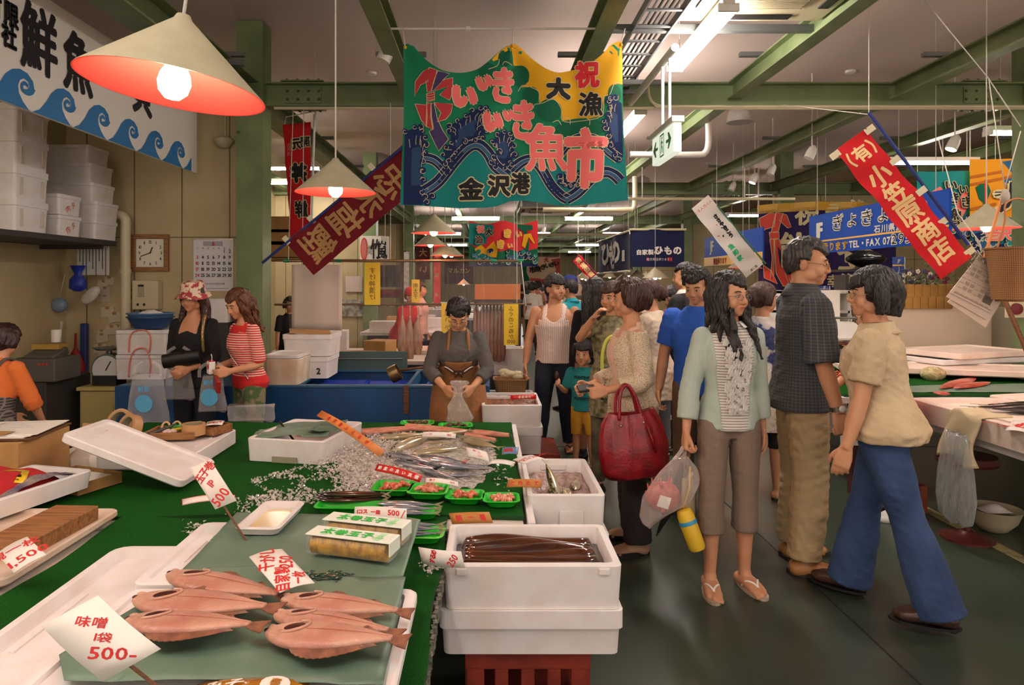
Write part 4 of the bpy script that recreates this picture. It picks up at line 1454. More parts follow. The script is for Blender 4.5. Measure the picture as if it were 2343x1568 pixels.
slab_card('wooden_label','ochre wooden slat standing behind the squid box','label',W(1035,1200,2.66),W(1128,1197,2.66),W(1027,1175,2.68),M_slat2,[('朝一番',0.5,0.5,0.6,dict(pitch=1.8,bold=0.001))],th=0.005)
slab_card('wooden_label','ochre wooden slat on the rim of the mackerel box','label',W(1159,1116,2.96),W(1238,1117,2.94),W(1163,1098,2.98),M_slat2,[('とれたて',0.5,0.5,0.6,dict(pitch=1.6,bold=0.001))],th=0.005)
slab_card('price_label','white label with red marks lying on the fillets at the back','label',W(966,1000,3.70),W(1042,1004,3.70),W(968,989,3.72),M_paper,[('いか',0.2,0.5,0.6,{}),('180',0.8,0.5,0.6,{})])
slab_card('price_label','pink-white label leaning right of the front mackerel','label',W(1072,1045,3.34),W(1120,1056,3.30),W(1066,1024,3.38),M_paper,[('鯖一匹',0.5,0.7,0.25,dict(rot=-0.3)),('250',0.6,0.3,0.3,{})])
slab_card('price_label','flat white label lying on a thin slat beside the right edge','label',W(1117,1062,3.28),W(1175,1067,3.26),W(1122,1053,3.34),M_paper,[])
slab_card('price_label','small blue and brown label at the back right of the turf','label',W(1148,1041,3.56),W(1185,1040,3.54),W(1150,1025,3.60),mat('blue_label',(96,130,170),0.4),[('産地',0.4,0.55,0.5,dict(m=M_red,bold=0.0013))],border=mat('khaki',(128,122,84),0.5))
slab_card('price_label','white label with red marks on the left rim of the mackerel box','label',W(1200,1062,3.06),W(1246,1050,3.05),W(1173,1053,3.18),M_paper,[('一匹200',0.5,0.5,0.4,dict(rot=0.3))])
# ------------------------------------------------ boxes on red crates at the right of the table
M_crate=mat('crate_red',(132,46,30),0.5,var=(106,34,22),vscale=7)
def crate(label,loc,w,d,h,rz=0):
 t=thing('crate',label,'crate',loc,rz,'red plastic crates')
 b=MB()
 b.box((0,0,h-0.03),(w,d,0.06),M_crate)
 b.box((0,0,0.03),(w,d,0.06),M_crate)
 for s in(-1,1):
  for k in range(5):
   b.box((-w/2+0.035+(w-0.07)*k/4,s*(d/2-0.012),h/2),(0.045 if k%4 else 0.06,0.022,h),M_crate)
  for k in range(3):
   b.box((s*(w/2-0.012),-d/2+0.03+(d-0.06)*k/2,h/2),(0.022,0.045,h),M_crate)
 b.build('crate_body',t,bevel=0.004)
 b=MB()
 b.box((0,0,0.04),(w-0.06,d-0.06,0.012),M_dark)
 b.build('crate_floor',t)
 return t
crate('red plastic crate under the front squid boxes',(0.135,2.44,0),0.42,0.34,0.268)
foam_box('closed white foam box, lower of the two under the squid',(0.145,2.435,0.269),0.595,0.38,0.148,grips=False,lip=0.06)
foam_box('open white foam box full of dark squid',(0.150,2.435,0.418),0.59,0.385,0.148,wall_t=0.028)
M_squid=mat('squid_skin',(46,20,14),0.12,var=(92,48,24),vscale=7,stretch=(0.6,3,3),coat=1.0,spec=0.7)
for i in range(7):
 y=2.435-0.135+0.045*i
 m=MB()
 n=12
 rings=[]
 for k in range(16):
  u=k/15
  x=-0.115+0.53*u
  h=0.026*(0.75+0.25*math.sin(PI*u))+0.004*math.sin(9*u+i*2)
  zc=0.528-0.06*max(0,(u-0.93)/0.07)**2-0.06*max(0,(0.07-u)/0.07)**2+0.005*math.sin(6*u+i)
  rings.append([(x,y+0.005*math.sin(5*u+i)+h*1.0*math.cos(2*PI*j/n),zc-0.012+h*math.sin(2*PI*j/n))for j in range(n)])
 m.rings(rings,M_squid)
 tag(m.build('squid',smooth=60),'dark glossy squid in the front foam box, %s'%('nearest row','second row from the front','third row from the front','middle row','third row from the back','second row from the back','farthest row')[i],'squid','squid in the foam box')
m=MB()
m.box((0.15,2.435,0.492),(0.53,0.325,0.02),mat('brine',(30,14,12),0.1,coat=1.0))
tag(m.build('brine'),'dark brine filling the squid box','brine',kind='stuff')
crate('red plastic crate under the mackerel boxes',(0.33,3.18,0),0.30,0.5,0.268)
foam_box('closed white foam box, lower of the two under the boxed mackerel',(0.345,3.19,0.269),0.335,0.60,0.155,grips=False,lip=0.05)
t=foam_box('open white foam box holding whole mackerel in ice',(0.335,3.18,0.426),0.330,0.60,0.172,grips=False,wall_t=0.024)
b=MB();b.box((0.02,-0.302,0.066),(0.10,0.006,0.08),M_foam);b.build('front_panel',t,bevel=0.002)
b=MB();b.box((0,0.273,0.135),(0.13,0.012,0.03),M_foam);b.build('grip',t,bevel=0.004)
m=MB()
m.grid(lambda u,v:(0.335+(u-0.5)*0.27,3.18+(v-0.5)*0.54,0.535+0.02*noise.noise((u*9,v*9,2))),24,30,mat('fish_ice',(190,166,156),0.25,var=(150,110,104),vscale=30,bump=0.6,bscale=120,spec=0.7))
tag(m.build('ice_slush',smooth=True),'pinkish icy slush in the mackerel box','ice',kind='stuff')
for k,(x,y,rz,rx,l)in enumerate(((0.285,3.02,88,20,'left whole mackerel in the foam box'),(0.37,3.0,92,-30,'right whole mackerel in the foam box, brightest'),(0.31,3.03,100,10,'middle mackerel in the foam box with its tail raised'),(0.40,3.12,80,0,'rear mackerel sunk in the ice of the foam box'))):
 o=dup(mk,(x,y,0.532),label=l,rot=(R(rx),R(-25)if k==2 else R(4),R(rz)),scale=0.85)
 o['group']='mackerel in the foam box'
 if '_used' in o:del o['_used']
for q in(mk,bn,ee,sa):
 if '_used' in q:del q['_used']
# boxes behind, right of the apron woman
crate('dark red crate under the far foam boxes beside the apron woman',(0.30,5.0,0),0.42,0.5,0.30)
foam_box('closed white foam box beside the apron woman, lower one',(0.17,5.0,0.302),0.42,0.55,0.19,grips=False,lip=0.06)
foam_box('open white foam box of brown seafood beside the apron woman',(0.17,5.0,0.494),0.42,0.55,0.15,grips=False,wall_t=0.024)
m=MB()
m.grid(lambda u,v:(0.17+(u-0.5)*0.36,5.0+(v-0.5)*0.49,0.62+0.025*noise.noise((u*7,v*7,8))),24,24,mat('brown_seafood',(150,96,66),0.25,var=(80,50,40),vscale=26,bump=0.6,bscale=90))
tag(m.build('small_seafood',smooth=True),'brown seafood filling the far open foam box','seafood',kind='stuff')
slab_card('label_strip','red label with white lettering on the far foam box','label',W(1168,915,4.75),W(1227,913,4.75),W(1168,905,4.76),mat('slat_red',(206,34,26),0.4),[('産直朝市',0.55,0.5,0.7,dict(m=M_paper,pitch=1.1))])
m=MB()
m.box((0.17,5.0,0.652),(0.37,0.012,0.02),M_foam)
tag(m.build('divider',bevel=0.002),'thin white divider across the far open foam box','divider')
# ================================================================ PEOPLE
M_skin=mat('skin',(206,152,116),0.5,var=(196,138,102),vscale=9,sss=0.12,spec=0.35)
M_lip=mat('lip',(176,92,80),0.45)
M_hairk=mat('hair_black',(26,20,18),0.42,spec=0.5,var=(40,30,26),vscale=40,stretch=(3,3,.4),bump=0.9,bscale=45)
M_hairb=mat('hair_brown',(70,40,26),0.42,spec=0.5,var=(44,26,18),vscale=40,stretch=(3,3,.4),bump=0.9,bscale=45)
M_hairl=mat('hair_light_brown',(104,56,30),0.42,spec=0.5,var=(66,34,20),vscale=40,stretch=(3,3,.4),bump=0.9,bscale=45)
M_eyew=mat('eye_white',(222,214,204),0.3)
M_glass=mat('spectacle_rim',(150,120,80),0.25,metal=0.9)
FEM=[(.79,.06,.06,.0),(.83,.145,.10,.012),(.89,.168,.116,.016),(.96,.150,.102,.004),(1.03,.124,.088,-.002),(1.10,.126,.094,-.006),(1.18,.142,.108,-.016),(1.25,.146,.102,-.010),(1.29,.140,.088,.0),(1.33,.112,.072,.010),(1.37,.072,.058,.018),(1.40,.050,.050,.022)]
MAL=[(.79,.06,.06,.0),(.83,.145,.10,.006),(.89,.160,.108,.008),(.96,.152,.104,.0),(1.03,.148,.102,-.004),(1.10,.158,.108,-.006),(1.18,.172,.116,-.010),(1.25,.172,.110,-.004),(1.295,.162,.092,.004),(1.335,.128,.076,.010),(1.375,.080,.062,.018),(1.40,.058,.055,.022)]
def n3(co,s,seed=0.0):
 x,y,z=co[:,0]*s+seed,co[:,1]*s+seed*1.7,co[:,2]*s-seed
 return(np.sin(x+1.3*np.sin(y*1.1+z*.7))*np.sin(y*1.2+1.1*np.sin(z*1.3+x*.6))+0.6*np.sin(1.9*z+1.4*np.sin(1.7*x+.5*y))*np.sin(2.1*x-y))*0.6
class Fig:
 def __init__(s,label,x,y,yaw,h,fem=True,lean=0,twist=0,head=(0,0,0),arms=((4,9,12,4),(4,9,12,4)),legs=((2,3,0,2),(-2,3,-2,2)),girth=1.0,voxel=0.006,headk=1.0,group=None,hand=(25,25),bare_feet=False,zoff=0.0,side=0):
  s.k=h/1.65
  s.fem,s.g,s.vox=fem,girth,voxel
  s.lean,s.twist=lean,twist
  s.hk=headk
  s.head_rot=head
  s.sh=(0.150 if fem else 0.178)*(1+(girth-1)*0.6)
  s.hand=hand
  s.J={}
  s.side=side
  s.joints(arms,legs)
  s.root=None
  s.loc,s.yaw,s.zoff=(x,y),yaw,zoff
  s.body(label,bare_feet,group)
# ---- skeleton in units of a 1.65 m figure; L is +x (the figure faces -y)
 def U(s,p):
  p=Vector(p)
  f=min(1,max(0,(p.z-0.84)/0.24))
  f=f*f*(3-2*f)
  if p.z<=0.84:
   return p
  pv=Vector((0,0,0.9))
  M=Matrix.Rotation(R(s.side*f),3,'Y')@Matrix.Rotation(R(s.twist*f),3,'Z')@Matrix.Rotation(R(s.lean*f),3,'X')
  return pv+M@(p-pv)
 def joints(s,arms,legs):
  d=lambda sd,f,o:Vector((sd*math.sin(R(o)),-math.sin(R(f))*math.cos(R(o)),-math.cos(R(f))*math.cos(R(o))))
  J=s.J
  for n,sd,a in(('L',1,arms[0]),('R',-1,arms[1])):
   J['sh'+n]=s.U((sd*s.sh,0.012,1.312))
   Tz=Matrix.Rotation(R(s.twist),3,'Z')
   J['el'+n]=J['sh'+n]+Tz@d(sd,a[0],a[1])*0.275
   J['wr'+n]=J['el'+n]+Tz@d(sd,a[2],a[3])*0.235
   J['hd'+n]=(J['wr'+n]-J['el'+n]).normalized()
  low=9
  for n,sd,a in(('L',1,legs[0]),('R',-1,legs[1])):
   J['hp'+n]=Vector((sd*0.082,0,0.845))
   J['kn'+n]=J['hp'+n]+d(sd,a[0],a[1])*0.39
   J['an'+n]=J['kn'+n]+d(sd,a[2],a[3])*0.385
   low=min(low,J['an'+n].z)
  s.dz=0.072-low
 def P(s,p):
  """figure units -> metres, with the feet on the floor"""
  p=Vector(p)
  return Vector((p.x,p.y,p.z+s.dz))*s.k
 def chain(s,b,pts,rad,seg=12,flat=1.0,sub=4):
  n=len(pts)
  P3=spline(pts,sub)
  rs=[float(np.interp(i/sub,range(n),rad))for i in range(len(P3))]
  P3=[s.P(p)for p in P3]
  rs=[r*s.k for r in rs]
  b.tube(P3,rs,M_skin,seg)
  b.ell(P3[0],rs[0],M_skin,seg)
  b.ell(P3[-1],rs[-1],M_skin,seg)
 def torso(s,b,z0,z1,inf=0.0,m=None,extra=None,sx=1.0,sy=1.0):
  prof=extra or(FEM if s.fem else MAL)
  zs=[p[0]for p in prof]
  n=28
  rings=[]
  for i in range(25):
   z=z0+(z1-z0)*i/24
   w,d,o=(float(np.interp(z,zs,[p[q]for p in prof]))for q in(1,2,3))
   g=1+(s.g-1)*(1.0 if z<1.3 else 0.35)
   w,d=w*g*sx+inf,d*g*sy+inf
   rings.append([s.P(s.U((w*math.copysign(abs(math.cos(t))**0.9,math.cos(t)),o+d*math.sin(t),z)))for t in(2*PI*j/n for j in range(n))])
  b.rings(rings,m or M_skin)
 def arm(s,b,n,upto=2.0,inf=0.0,start=0.0,flare=0.0):
  J=s.J
  k=(0.92 if s.fem else 1.12)*(1+(s.g-1)*0.6)
  path=[J['sh'+n],J['sh'+n].lerp(J['el'+n],.5),J['el'+n],J['el'+n].lerp(J['wr'+n],.35),J['wr'+n]]
  par=[0,.5,1,1.35,2]
  rad=[.046*k,.043*k,.035*k,.036*k,.025*k]
  pts,rs=[],[]
  for i in range(13):
   t=start+(upto-start)*i/12
   j=max(q for q in range(5)if par[q]<=t+1e-6)
   j=min(j,3)
   f=(t-par[j])/(par[j+1]-par[j])
   pts.append(path[j].lerp(path[j+1],f))
   rs.append(float(np.interp(t,par,rad))+inf+flare*i/12)
  s.flat_chain(b,pts,rs)
 def flat_chain(s,b,pts,rs,seg=14):
  P3=[s.P(p)for p in pts]
  b.tube(P3,[r*s.k for r in rs],M_skin,seg)
  b.ell(P3[0],rs[0]*s.k,M_skin,seg)
 def leg(s,b,n,upto=2.0,inf=0.0,flare=0.0,kinf=None):
  J=s.J
  k=(1.0 if s.fem else 1.02)*(1+(s.g-1)*0.7)
  path=[J['hp'+n],J['hp'+n].lerp(J['kn'+n],.5),J['kn'+n],J['kn'+n].lerp(J['an'+n],.35),J['an'+n]]
  par=[0,.5,1,1.35,2]
  rad=[.088*k,.074*k,.053*k,.052*k,.033*k]
  pts,rs=[],[]
  for i in range(17):
   t=upto*i/16
   j=min(max(q for q in range(5)if par[q]<=t+1e-6),3)
   f=(t-par[j])/(par[j+1]-par[j])
   pts.append(path[j].lerp(path[j+1],f))
   rs.append(float(np.interp(t,par,rad))+inf*(0.4+0.6*min(1,t))+flare*max(0,t-0.9)/1.1)
  s.flat_chain(b,pts,rs,16)
 def make_hand(s,b,n,curl):
  J=s.J
  sd=1 if n=='L' else-1
  d=J['hd'+n]
  ref=Vector((0,-1,0))if abs(d.z)>0.6 else Vector((0,0,1))
  t=(ref-d*ref.dot(d)).normalized()
  nrm=Vector((-sd,0,0))if abs(d.x)<0.8 else Vector((0,1,0))
  nrm=(nrm-d*nrm.dot(d))
  nrm=(nrm-t*nrm.dot(t)).normalized()
  w=J['wr'+n]
  k=0.95 if s.fem else 1.08
  q=lambda a,c,e:w+(d*a+t*c+nrm*e)*k
# palm
  for c in(-0.025,-0.009,0.009,0.024):
   s.chain(b,[q(0.0,c*.6,0),q(0.045,c,0),q(0.085,c*1.1,0.002)],[.016,.0155,.0125],10,sub=2)
  for c,L,e in((0.030,.070,0),(0.0105,.080,5),(-0.0105,.074,10),(-0.030,.058,16)):
   a=R(curl+e)
   p0=q(0.082,c,0.001)
   pts=[p0]
   ang=0
   dd=Vector(d)
   for L_ in(.45,.32,.25):
    ang+=a
    v=(d*math.cos(ang)+nrm*math.sin(ang)+t*c*1.2)
    p0=p0+v*L*L_*k
    pts.append(p0)
   s.chain(b,pts,[.0092,.0086,.0078,.0066],8,sub=2)
  s.chain(b,[q(0.018,0.026,0.004),q(0.045,0.048,0.014),q(0.072,0.056,0.024),q(0.092,0.055,0.034)],[.0135,.0115,.0095,.0075],8,sub=2)
 def HM(s):
  neck=s.U((0,0.012,1.435))
  M=Matrix.Rotation(R(s.twist),4,'Z')@Matrix.Rotation(R(s.head_rot[0]),4,'Z')@Matrix.Rotation(R(s.head_rot[1]),4,'X')@Matrix.Rotation(R(s.head_rot[2]),4,'Y')
  return Matrix.Translation(s.P(neck))@M@Matrix.Diagonal((s.k*s.hk,s.k*s.hk,s.k*s.hk,1))
 def body(s,label,bare_feet,group):
  b=MB()
  s.torso(b,0.825,1.40)
  n0,n1=s.U((0,0.022,1.36)),s.U((0,0.012,1.44))
  H=s.H=s.HM()
  nk=0.050 if s.fem else 0.060
  s.chain(b,[n0,n1],[nk*1.15,nk],14)
  b.tube([s.P(n1),H@Vector((0,0.012,0.06))],[nk*s.k,nk*s.k*.95],M_skin,14)
  fk=0.97 if s.fem else 1.03
  E=lambda c,r,rot=None:b.ell(c,r,M_skin,16,M=H,rot=rot)
  E((0,0.010,0.128),(.074,.090,.088))
  E((0,-0.028,0.088),(.064*fk,.066,.082))
  E((0,-0.048,0.030),(.044*fk,.044,.034))
  E((0,-0.066,0.010),(.024*fk,.024,.020))
  for q in(-1,1):
   E((q*0.034,-0.062,0.062),(.028,.026,.034))
   E((q*0.046,-0.020,0.035),(.022*fk,.036,.030))
   E((q*0.076,0.012,0.082),(.009,.020,.031),(0,q*0.2,q*-0.25))
  E((0,-0.080,0.118),(.048,.014,.012))
  b.tube([H@Vector(p)for p in((0,-0.088,0.110),(0,-0.097,0.090),(0,-0.106,0.068))],[0.0085*s.k*s.hk,0.0095*s.k*s.hk,0.0115*s.k*s.hk],M_skin,10)
  E((0,-0.104,0.066),(.0125,.0125,.0105))
  for q in(-1,1):
   E((q*0.011,-0.096,0.063),(.0085,.011,.0085))
  E((0,-0.087,0.040),(.022,.012,.0085))
  E((0,-0.084,0.028),(.018,.012,.008))
  for n in 'LR':
   s.arm(b,n)
   s.make_hand(b,n,s.hand[0 if n=='L' else 1])
   s.leg(b,n)
   if bare_feet:
    s.foot_shape(b,n,0.0)
  o=s.o=organic('person',b,M_skin,s.vox,3)
  o.location=(s.loc[0],s.loc[1],s.zoff)
  o.rotation_euler=(0,0,R(s.yaw))
  tag(o,label,'person',group)
# face
  if s.vox<0.012:
   for q in(-1,1):
    e=MB()
    dk=MB()
    e.ell((q*0.030,-0.0835,0.096),(.0135,.0075,.0058),M_eyew,12,M=H)
    dk.ell((q*0.030,-0.0880,0.0955),(.0062,.0045,.0056),M_eye,10,M=H)
    dk.tube([H@Vector(p)for p in spline([(q*0.046,-0.080,0.096),(q*0.038,-0.088,0.1015),(q*0.028,-0.0915,0.103),(q*0.016,-0.089,0.0985)],3)],0.0016*s.k,M_eye,6)
    dk.build('iris',e.build('eye',o,smooth=True),smooth=True)
   for q in(-1,1):
    e=MB()
    e.tube([H@Vector(p)for p in spline([(q*0.051,-0.079,0.1165),(q*0.036,-0.090,0.1225),(q*0.018,-0.0945,0.119)],3)],[0.0015*s.k,0.0025*s.k,0.003*s.k,0.0032*s.k,0.0032*s.k,0.003*s.k,0.002*s.k],M_hairk,6)
    e.build('eyebrow',o,smooth=True)
   e=MB()
   e.ell((0,-0.0925,0.0400),(.0185,.0075,.0038),M_lip,14,M=H)
   e.ell((0,-0.0905,0.0330),(.0155,.0075,.0042),M_lip,14,M=H)
   e.build('mouth',o,smooth=True)
 def foot_dir(s,n):
  return Vector((0.18*(1 if n=='L' else-1),-1,0)).normalized()
 def foot_shape(s,b,n,inf,heel=0.0):
  a=s.J['an'+n]
  f=s.foot_dir(n)
  zb=a.z-0.072+heel
  q=lambda l,z:Vector((a.x,a.y,0))+f*l+Vector((0,0,zb+z))
  for c in(-.018,0.0,.018):
   sdv=Vector((-f.y,f.x,0))*c
   s.chain(b,[q(-.035,.030)+sdv*.8,q(.05,.032)+sdv,q(.125,.022)+sdv*1.3,q(.165-abs(c),.017)+sdv*1.25],[.028+inf,.027+inf,.020+inf,.015+inf],10,sub=3)
  s.chain(b,[a,q(.01,.045)],[.034+inf,.034+inf],10)
  if inf==0:
   md=-1 if n=='L' else 1
   for i in range(5):
    sdv=Vector((-f.y,f.x,0))*(md*(.030-.0155*i))
    r=.0125 if i==0 else.0092
    l0=.168-.007*i*i*.6
    s.chain(b,[q(l0-.02,.016)+sdv,q(l0+.014,.012)+sdv*1.12],[r,r*.9],8,sub=2)
# ---- clothing
 def top(s,name,m,hem=0.86,sleeve=0.75,inf=0.012,sl_inf=0.010,neck=1.392,cut=None,wr=0.006,flare=0.0,parent_label=None,sflare=0.008,extra_sy=1.0,hem_flare=0.0):
  b=MB()
  prof=[list(p)for p in(FEM if s.fem else MAL)]
  if hem<0.84:
   prof=[[0.3,.155+flare,.115+flare,.01],[0.6,.165+flare*.6,.12+flare*.6,.012]]+[[.84,.166,.115,.014]]+prof[2:]
  for p in prof:
   if p[0]<1.12:
    kk=max(0,(1.12-p[0])/0.3)
    p[1]+=hem_flare*kk
    p[2]+=hem_flare*kk
  s.torso(b,hem,neck,inf,extra=prof,sy=extra_sy)
  if sleeve:
   for n in 'LR':
    s.arm(b,n,sleeve,sl_inf,flare=sflare)
  return s.cloth(name,b,m,cut,wr,parent_label)
 def cloth(s,name,b,m,cut=None,wr=0.004,label=None,smooth=3,vox=None,push=0.03):
  k=s.k
  def disp(co,no):
   u=co/k
   u=u-np.array([0,0,s.dz],dtype=np.float32)
   if wr:
    q=n3(u*np.array([1,1,.5]),26,s.loc[0]*3)*0.5+n3(u*np.array([.7,.7,1.5]),46,s.loc[1])*0.4
    q=q+0.5*np.sin(u[:,2]*70+5*np.sin(u[:,0]*22+u[:,1]*18))*np.clip(n3(u,9,4.0),0,1)
    co=co+no*(q*wr*k)[:,None]
   if cut is not None:
    c=cut(u[:,0],u[:,1],u[:,2])
    co=co-no*(c.astype(np.float32)*push*k)[:,None]
   return co
  o=organic(name,b,m,vox or max(s.vox,0.006),smooth,parent=s.o,disp=disp)
  if label:
   o['label']=label
  return o
 def pants(s,name,m,upto=1.95,inf=0.014,flare=0.0,waist=0.94,wr=0.005,label=None):
  b=MB()
  s.torso(b,0.785,waist,0.009)
  for n in 'LR':
   s.leg(b,n,upto,inf,flare)
  return s.cloth(name,b,m,None,wr,label)
 def skirt(s,name,m,z0=0.45,waist=1.0,fl=0.06,label=None):
  b=MB()
  prof=[[z0,.15+fl,.12+fl,.01],[.89,.17,.118,.015],[1.0,.135,.095,0]]
  s.torso(b,z0,waist,0.012,extra=prof)
  return s.cloth(name,b,m,None,0.006,label)
 def shoes(s,m,name='shoe',heel=0.0,sole=None):
  for n in 'LR':
   a=s.J['an'+n]
   f=s.foot_dir(n)
   b=MB()
   s.foot_shape(b,n,0.008,heel*0.5)
   o=organic(name,b,m,0.006,2,parent=s.o)
   b=MB()
   fl=s.P((a.x,a.y,a.z-0.072))
   pts=[]
   for i in range(16):
    t=2*PI*i/16
    l,w=0.062+0.142*math.cos(t),(0.054+0.006*math.cos(t))*math.sin(t)
    v=f*l+Vector((-f.y,f.x,0))*w
    pts.append((fl.x+v.x*s.k,fl.y+v.y*s.k))
   if heel:
    b.prism(pts,fl.z+0.012,fl.z+0.024,sole or M_dark)
    hp=fl-f*0.045*s.k
    b.tube([(hp.x,hp.y,fl.z),(hp.x,hp.y,fl.z+heel)],[0.016,0.024],sole or M_dark,8)
   else:
    b.prism(pts,fl.z,fl.z+0.026,sole or M_dark)
   b.build('sole',o)
 def sandals(s,m,sole):
  for n in 'LR':
   a=s.J['an'+n]
   f=s.foot_dir(n)
   sdv=Vector((-f.y,f.x,0))
   fl=s.P((a.x,a.y,a.z-0.072))
   b=MB()
   pts=[]
   for i in range(18):
    t=2*PI*i/18
    l,w=0.064+0.136*math.cos(t),(0.050+0.006*math.cos(t))*math.sin(t)
    v=f*l+sdv*w
    pts.append((fl.x+v.x*s.k,fl.y+v.y*s.k))
   b.prism(pts,fl.z-0.002,fl.z+0.012,sole)
   o=b.build('sandal',s.o)
   b=MB()
   q=lambda l,w,z:fl+(f*l+sdv*w+Vector((0,0,z)))*s.k
   for w in(-1,1):
    b.tube(spline([q(0.04,w*.042,.015),q(0.075,w*.030,.052),q(0.115,w*0.004,.047),q(0.14,0.006,.02)],4),0.005,m,6)
   b.build('strap',o,smooth=True)
 def hair(s,m,style='short',z_low=0.03,az0=70,line=0.158,locks=(),vol=1.0,rough=0.004,ears=True,seed=0,name='hair'):
  b=MB()
  H=s.H
  v=vol
  E=lambda c,r:b.ell(c,r,m,18,M=H)
  E((0,0.012,0.130),(.086*v,.103*v,.096*v))
  E((0,0.036,0.096),(.076*v,.072*v,.080*v))
  if style in('bob','long'):
   for q in(-1,1):
    b.tube([H@Vector(p)for p in spline([(q*0.055,0.0,0.17),(q*0.080*v,0.008,0.10),(q*0.078*v,0.012,z_low+0.02)],4)],[x*s.k*s.hk for x in np.linspace(.040*v,.030,9)],m,12)
   b.tube([H@Vector(p)for p in spline([(0,0.05,0.15),(0,0.075*v,0.09),(0,0.065*v,z_low+0.01)],4)],[x*s.k*s.hk for x in np.linspace(.068*v,.046,9)],m,14)
  for pts,r0,r1 in locks:
   P3=spline([Vector(p)for p in pts],4)
   P3=[H@p for p in P3]
   b.tube(P3,[x*s.k*s.hk for x in np.linspace(r0,r1,len(P3))],m,10)
   b.ell(P3[-1],r1*s.k*s.hk,m,8)
  Hi=np.array(H.inverted())
  top_z=0.1
  def disp(co,no):
   l=co@Hi[:3,:3].T+Hi[:3,3]
   az=np.degrees(np.abs(np.arctan2(l[:,0],-(l[:,1]-0.0))))
   st=np.sin(np.degrees(np.arctan2(l[:,0],l[:,1]))*0.55+3*np.sin(l[:,2]*40+seed))*0.6+n3(l*np.array([1,1,.25]),95,seed)
   co=co+no*(st*rough*s.k)[:,None]
   edge=n3(l,60,seed)*0.006
   bang=line+edge-0.012*np.cos(np.radians(az*3))
   cut=(az<az0)&(l[:,2]<bang)&(l[:,1]<0.02)&(l[:,2]>-0.06)
   if style=='short':
    cut|=(az<112)&(l[:,2]<0.108+edge)&(az>40)
    cut|=(l[:,2]<z_low+0.035*(180-np.clip(az,100,180))/80+edge)&(az>=90)
   c=np.array(H@Vector((0,0.01,0.10)))
   cf=cut.astype(np.float32)[:,None]
   return co+(c-co)*cf*0.34
  return organic(name,b,m,max(s.vox*0.9,0.0055),2,parent=s.o,disp=disp)
 def glasses(s,m=None,rimless=True):
  m=m or M_glass
  H=s.H
  b=MB()
  for q in(-1,1):
   b.tube([H@Vector((q*0.032+0.021*math.cos(a),-0.1035+0.006*abs(math.cos(a))*(1 if q*math.cos(a)>0 else 0),0.092+0.0155*math.sin(a)))for a in(2*PI*i/18 for i in range(18))],0.0011*s.k,m,6,closed=True)
   b.tube([H@Vector(p)for p in((q*0.053,-0.097,0.096),(q*0.072,-0.07,0.097),(q*0.080,0.005,0.096),(q*0.080,0.02,0.085))],0.0014*s.k,m,6)
  b.tube([H@Vector(p)for p in((-0.011,-0.1045,0.094),(0,-0.107,0.097),(0.011,-0.1045,0.094))],0.0011*s.k,m,6)
  b.build('glasses',s.o,smooth=True)
 def collar(s,m,z=1.385,r=0.062,h=0.03,name='collar',open_=0.5,up=1.0):
  b=MB()
  n=28
  pts=[]
  for j in range(n+1):
   t=-PI/2+open_+(2*PI-2*open_)*j/n
   pts.append((math.cos(t),math.sin(t)))
  vs,fs=[],[]
  for(c,sn)in pts:
   vs.append(s.P(s.U((c*r,0.018+sn*r*.95,z+h))))
   vs.append(s.P(s.U((c*(r+.034),0.018+sn*(r*.95+.034),z-h*.65))))
  fs=[(2*i,2*i+1,2*i+3,2*i+2)for i in range(n)]
  b.add(vs,fs,m)
  return b.build(name,s.o,smooth=True,solid=0.004)
 def world(s,p):
  """figure-unit point -> world"""
  q=s.P(p)
  M=Matrix.Translation((s.loc[0],s.loc[1],s.zoff))@Matrix.Rotation(R(s.yaw),4,'Z')
  return M@q
 def hand_at(s,n,l=0.09):
  return s.world(s.J['wr'+n]+s.J['hd'+n]*l)
# ---- the apron woman behind the table
M_grey=mat('charcoal_cloth',(84,80,76),0.9,bump=0.2,bscale=200)
M_apron=mat('apron_brown',(150,100,58),0.8,bump=0.15,bscale=160)
f=Fig('woman in a grey shirt and brown apron looking down behind the fish table',PX(1050,4.92),4.90,2,1.41,True,lean=20,head=(0,36,0),arms=((16,16,52,-34),(16,16,52,-34)),girth=1.16,voxel=0.006,hand=(28,28),headk=1.06)
f.top('shirt',M_grey,hem=0.84,sleeve=1.55,inf=0.016,sl_inf=0.016,wr=0.006)
f.pants('trousers',mat('black_cloth',(28,26,28),0.9))
f.shoes(M_dark)
b=MB()
f.torso(b,0.42,1.17,0.026,extra=[[.42,.19,.14,.0],[.7,.19,.14,.0],[.84,.175,.125,.008]]+[list(p)for p in FEM[2:]])
f.cloth('apron',b,M_apron,cut=lambda x,y,z:(y>0.035+0.0*z)|((np.abs(x)>0.115)&(z>1.06))|(z>1.165),wr=0.005)
b=MB()
for sd in(-1,1):
 b.tube([f.P(f.U(p))for p in spline([(sd*0.09,-0.118,1.15),(sd*0.085,-0.108,1.27),(sd*0.072,-0.03,1.385),(sd*0.06,0.07,1.36)],4)],0.011,M_apron,6)
b.build('apron_strap',f.o,smooth=True)
b=MB()
for zz,mm,rr_ in((1.095,M_white,0.005),(1.082,mat('apron_trim',(70,40,24),0.8),0.005),(1.11,_mats['apron_trim'],0.004)):
 b.tube([f.P(f.U((x,-math.sqrt(max(0,1-(x/0.19)**2))*0.137-0.014,zz-0.025*math.cos(x/0.115*PI))))for x in np.linspace(-0.115,0.115,15)],rr_,mm,6)
for sd in(-1,1):
 b.tube([f.P(f.U(p))for p in spline([(0,-0.158,1.095),(sd*0.035,-0.160,1.10),(sd*0.03,-0.158,1.085),(0,-0.158,1.09),(sd*0.03,-0.155,1.03)],3)],0.006,_mats['apron_trim'],6)
b.build('apron_bow',f.o,smooth=True)
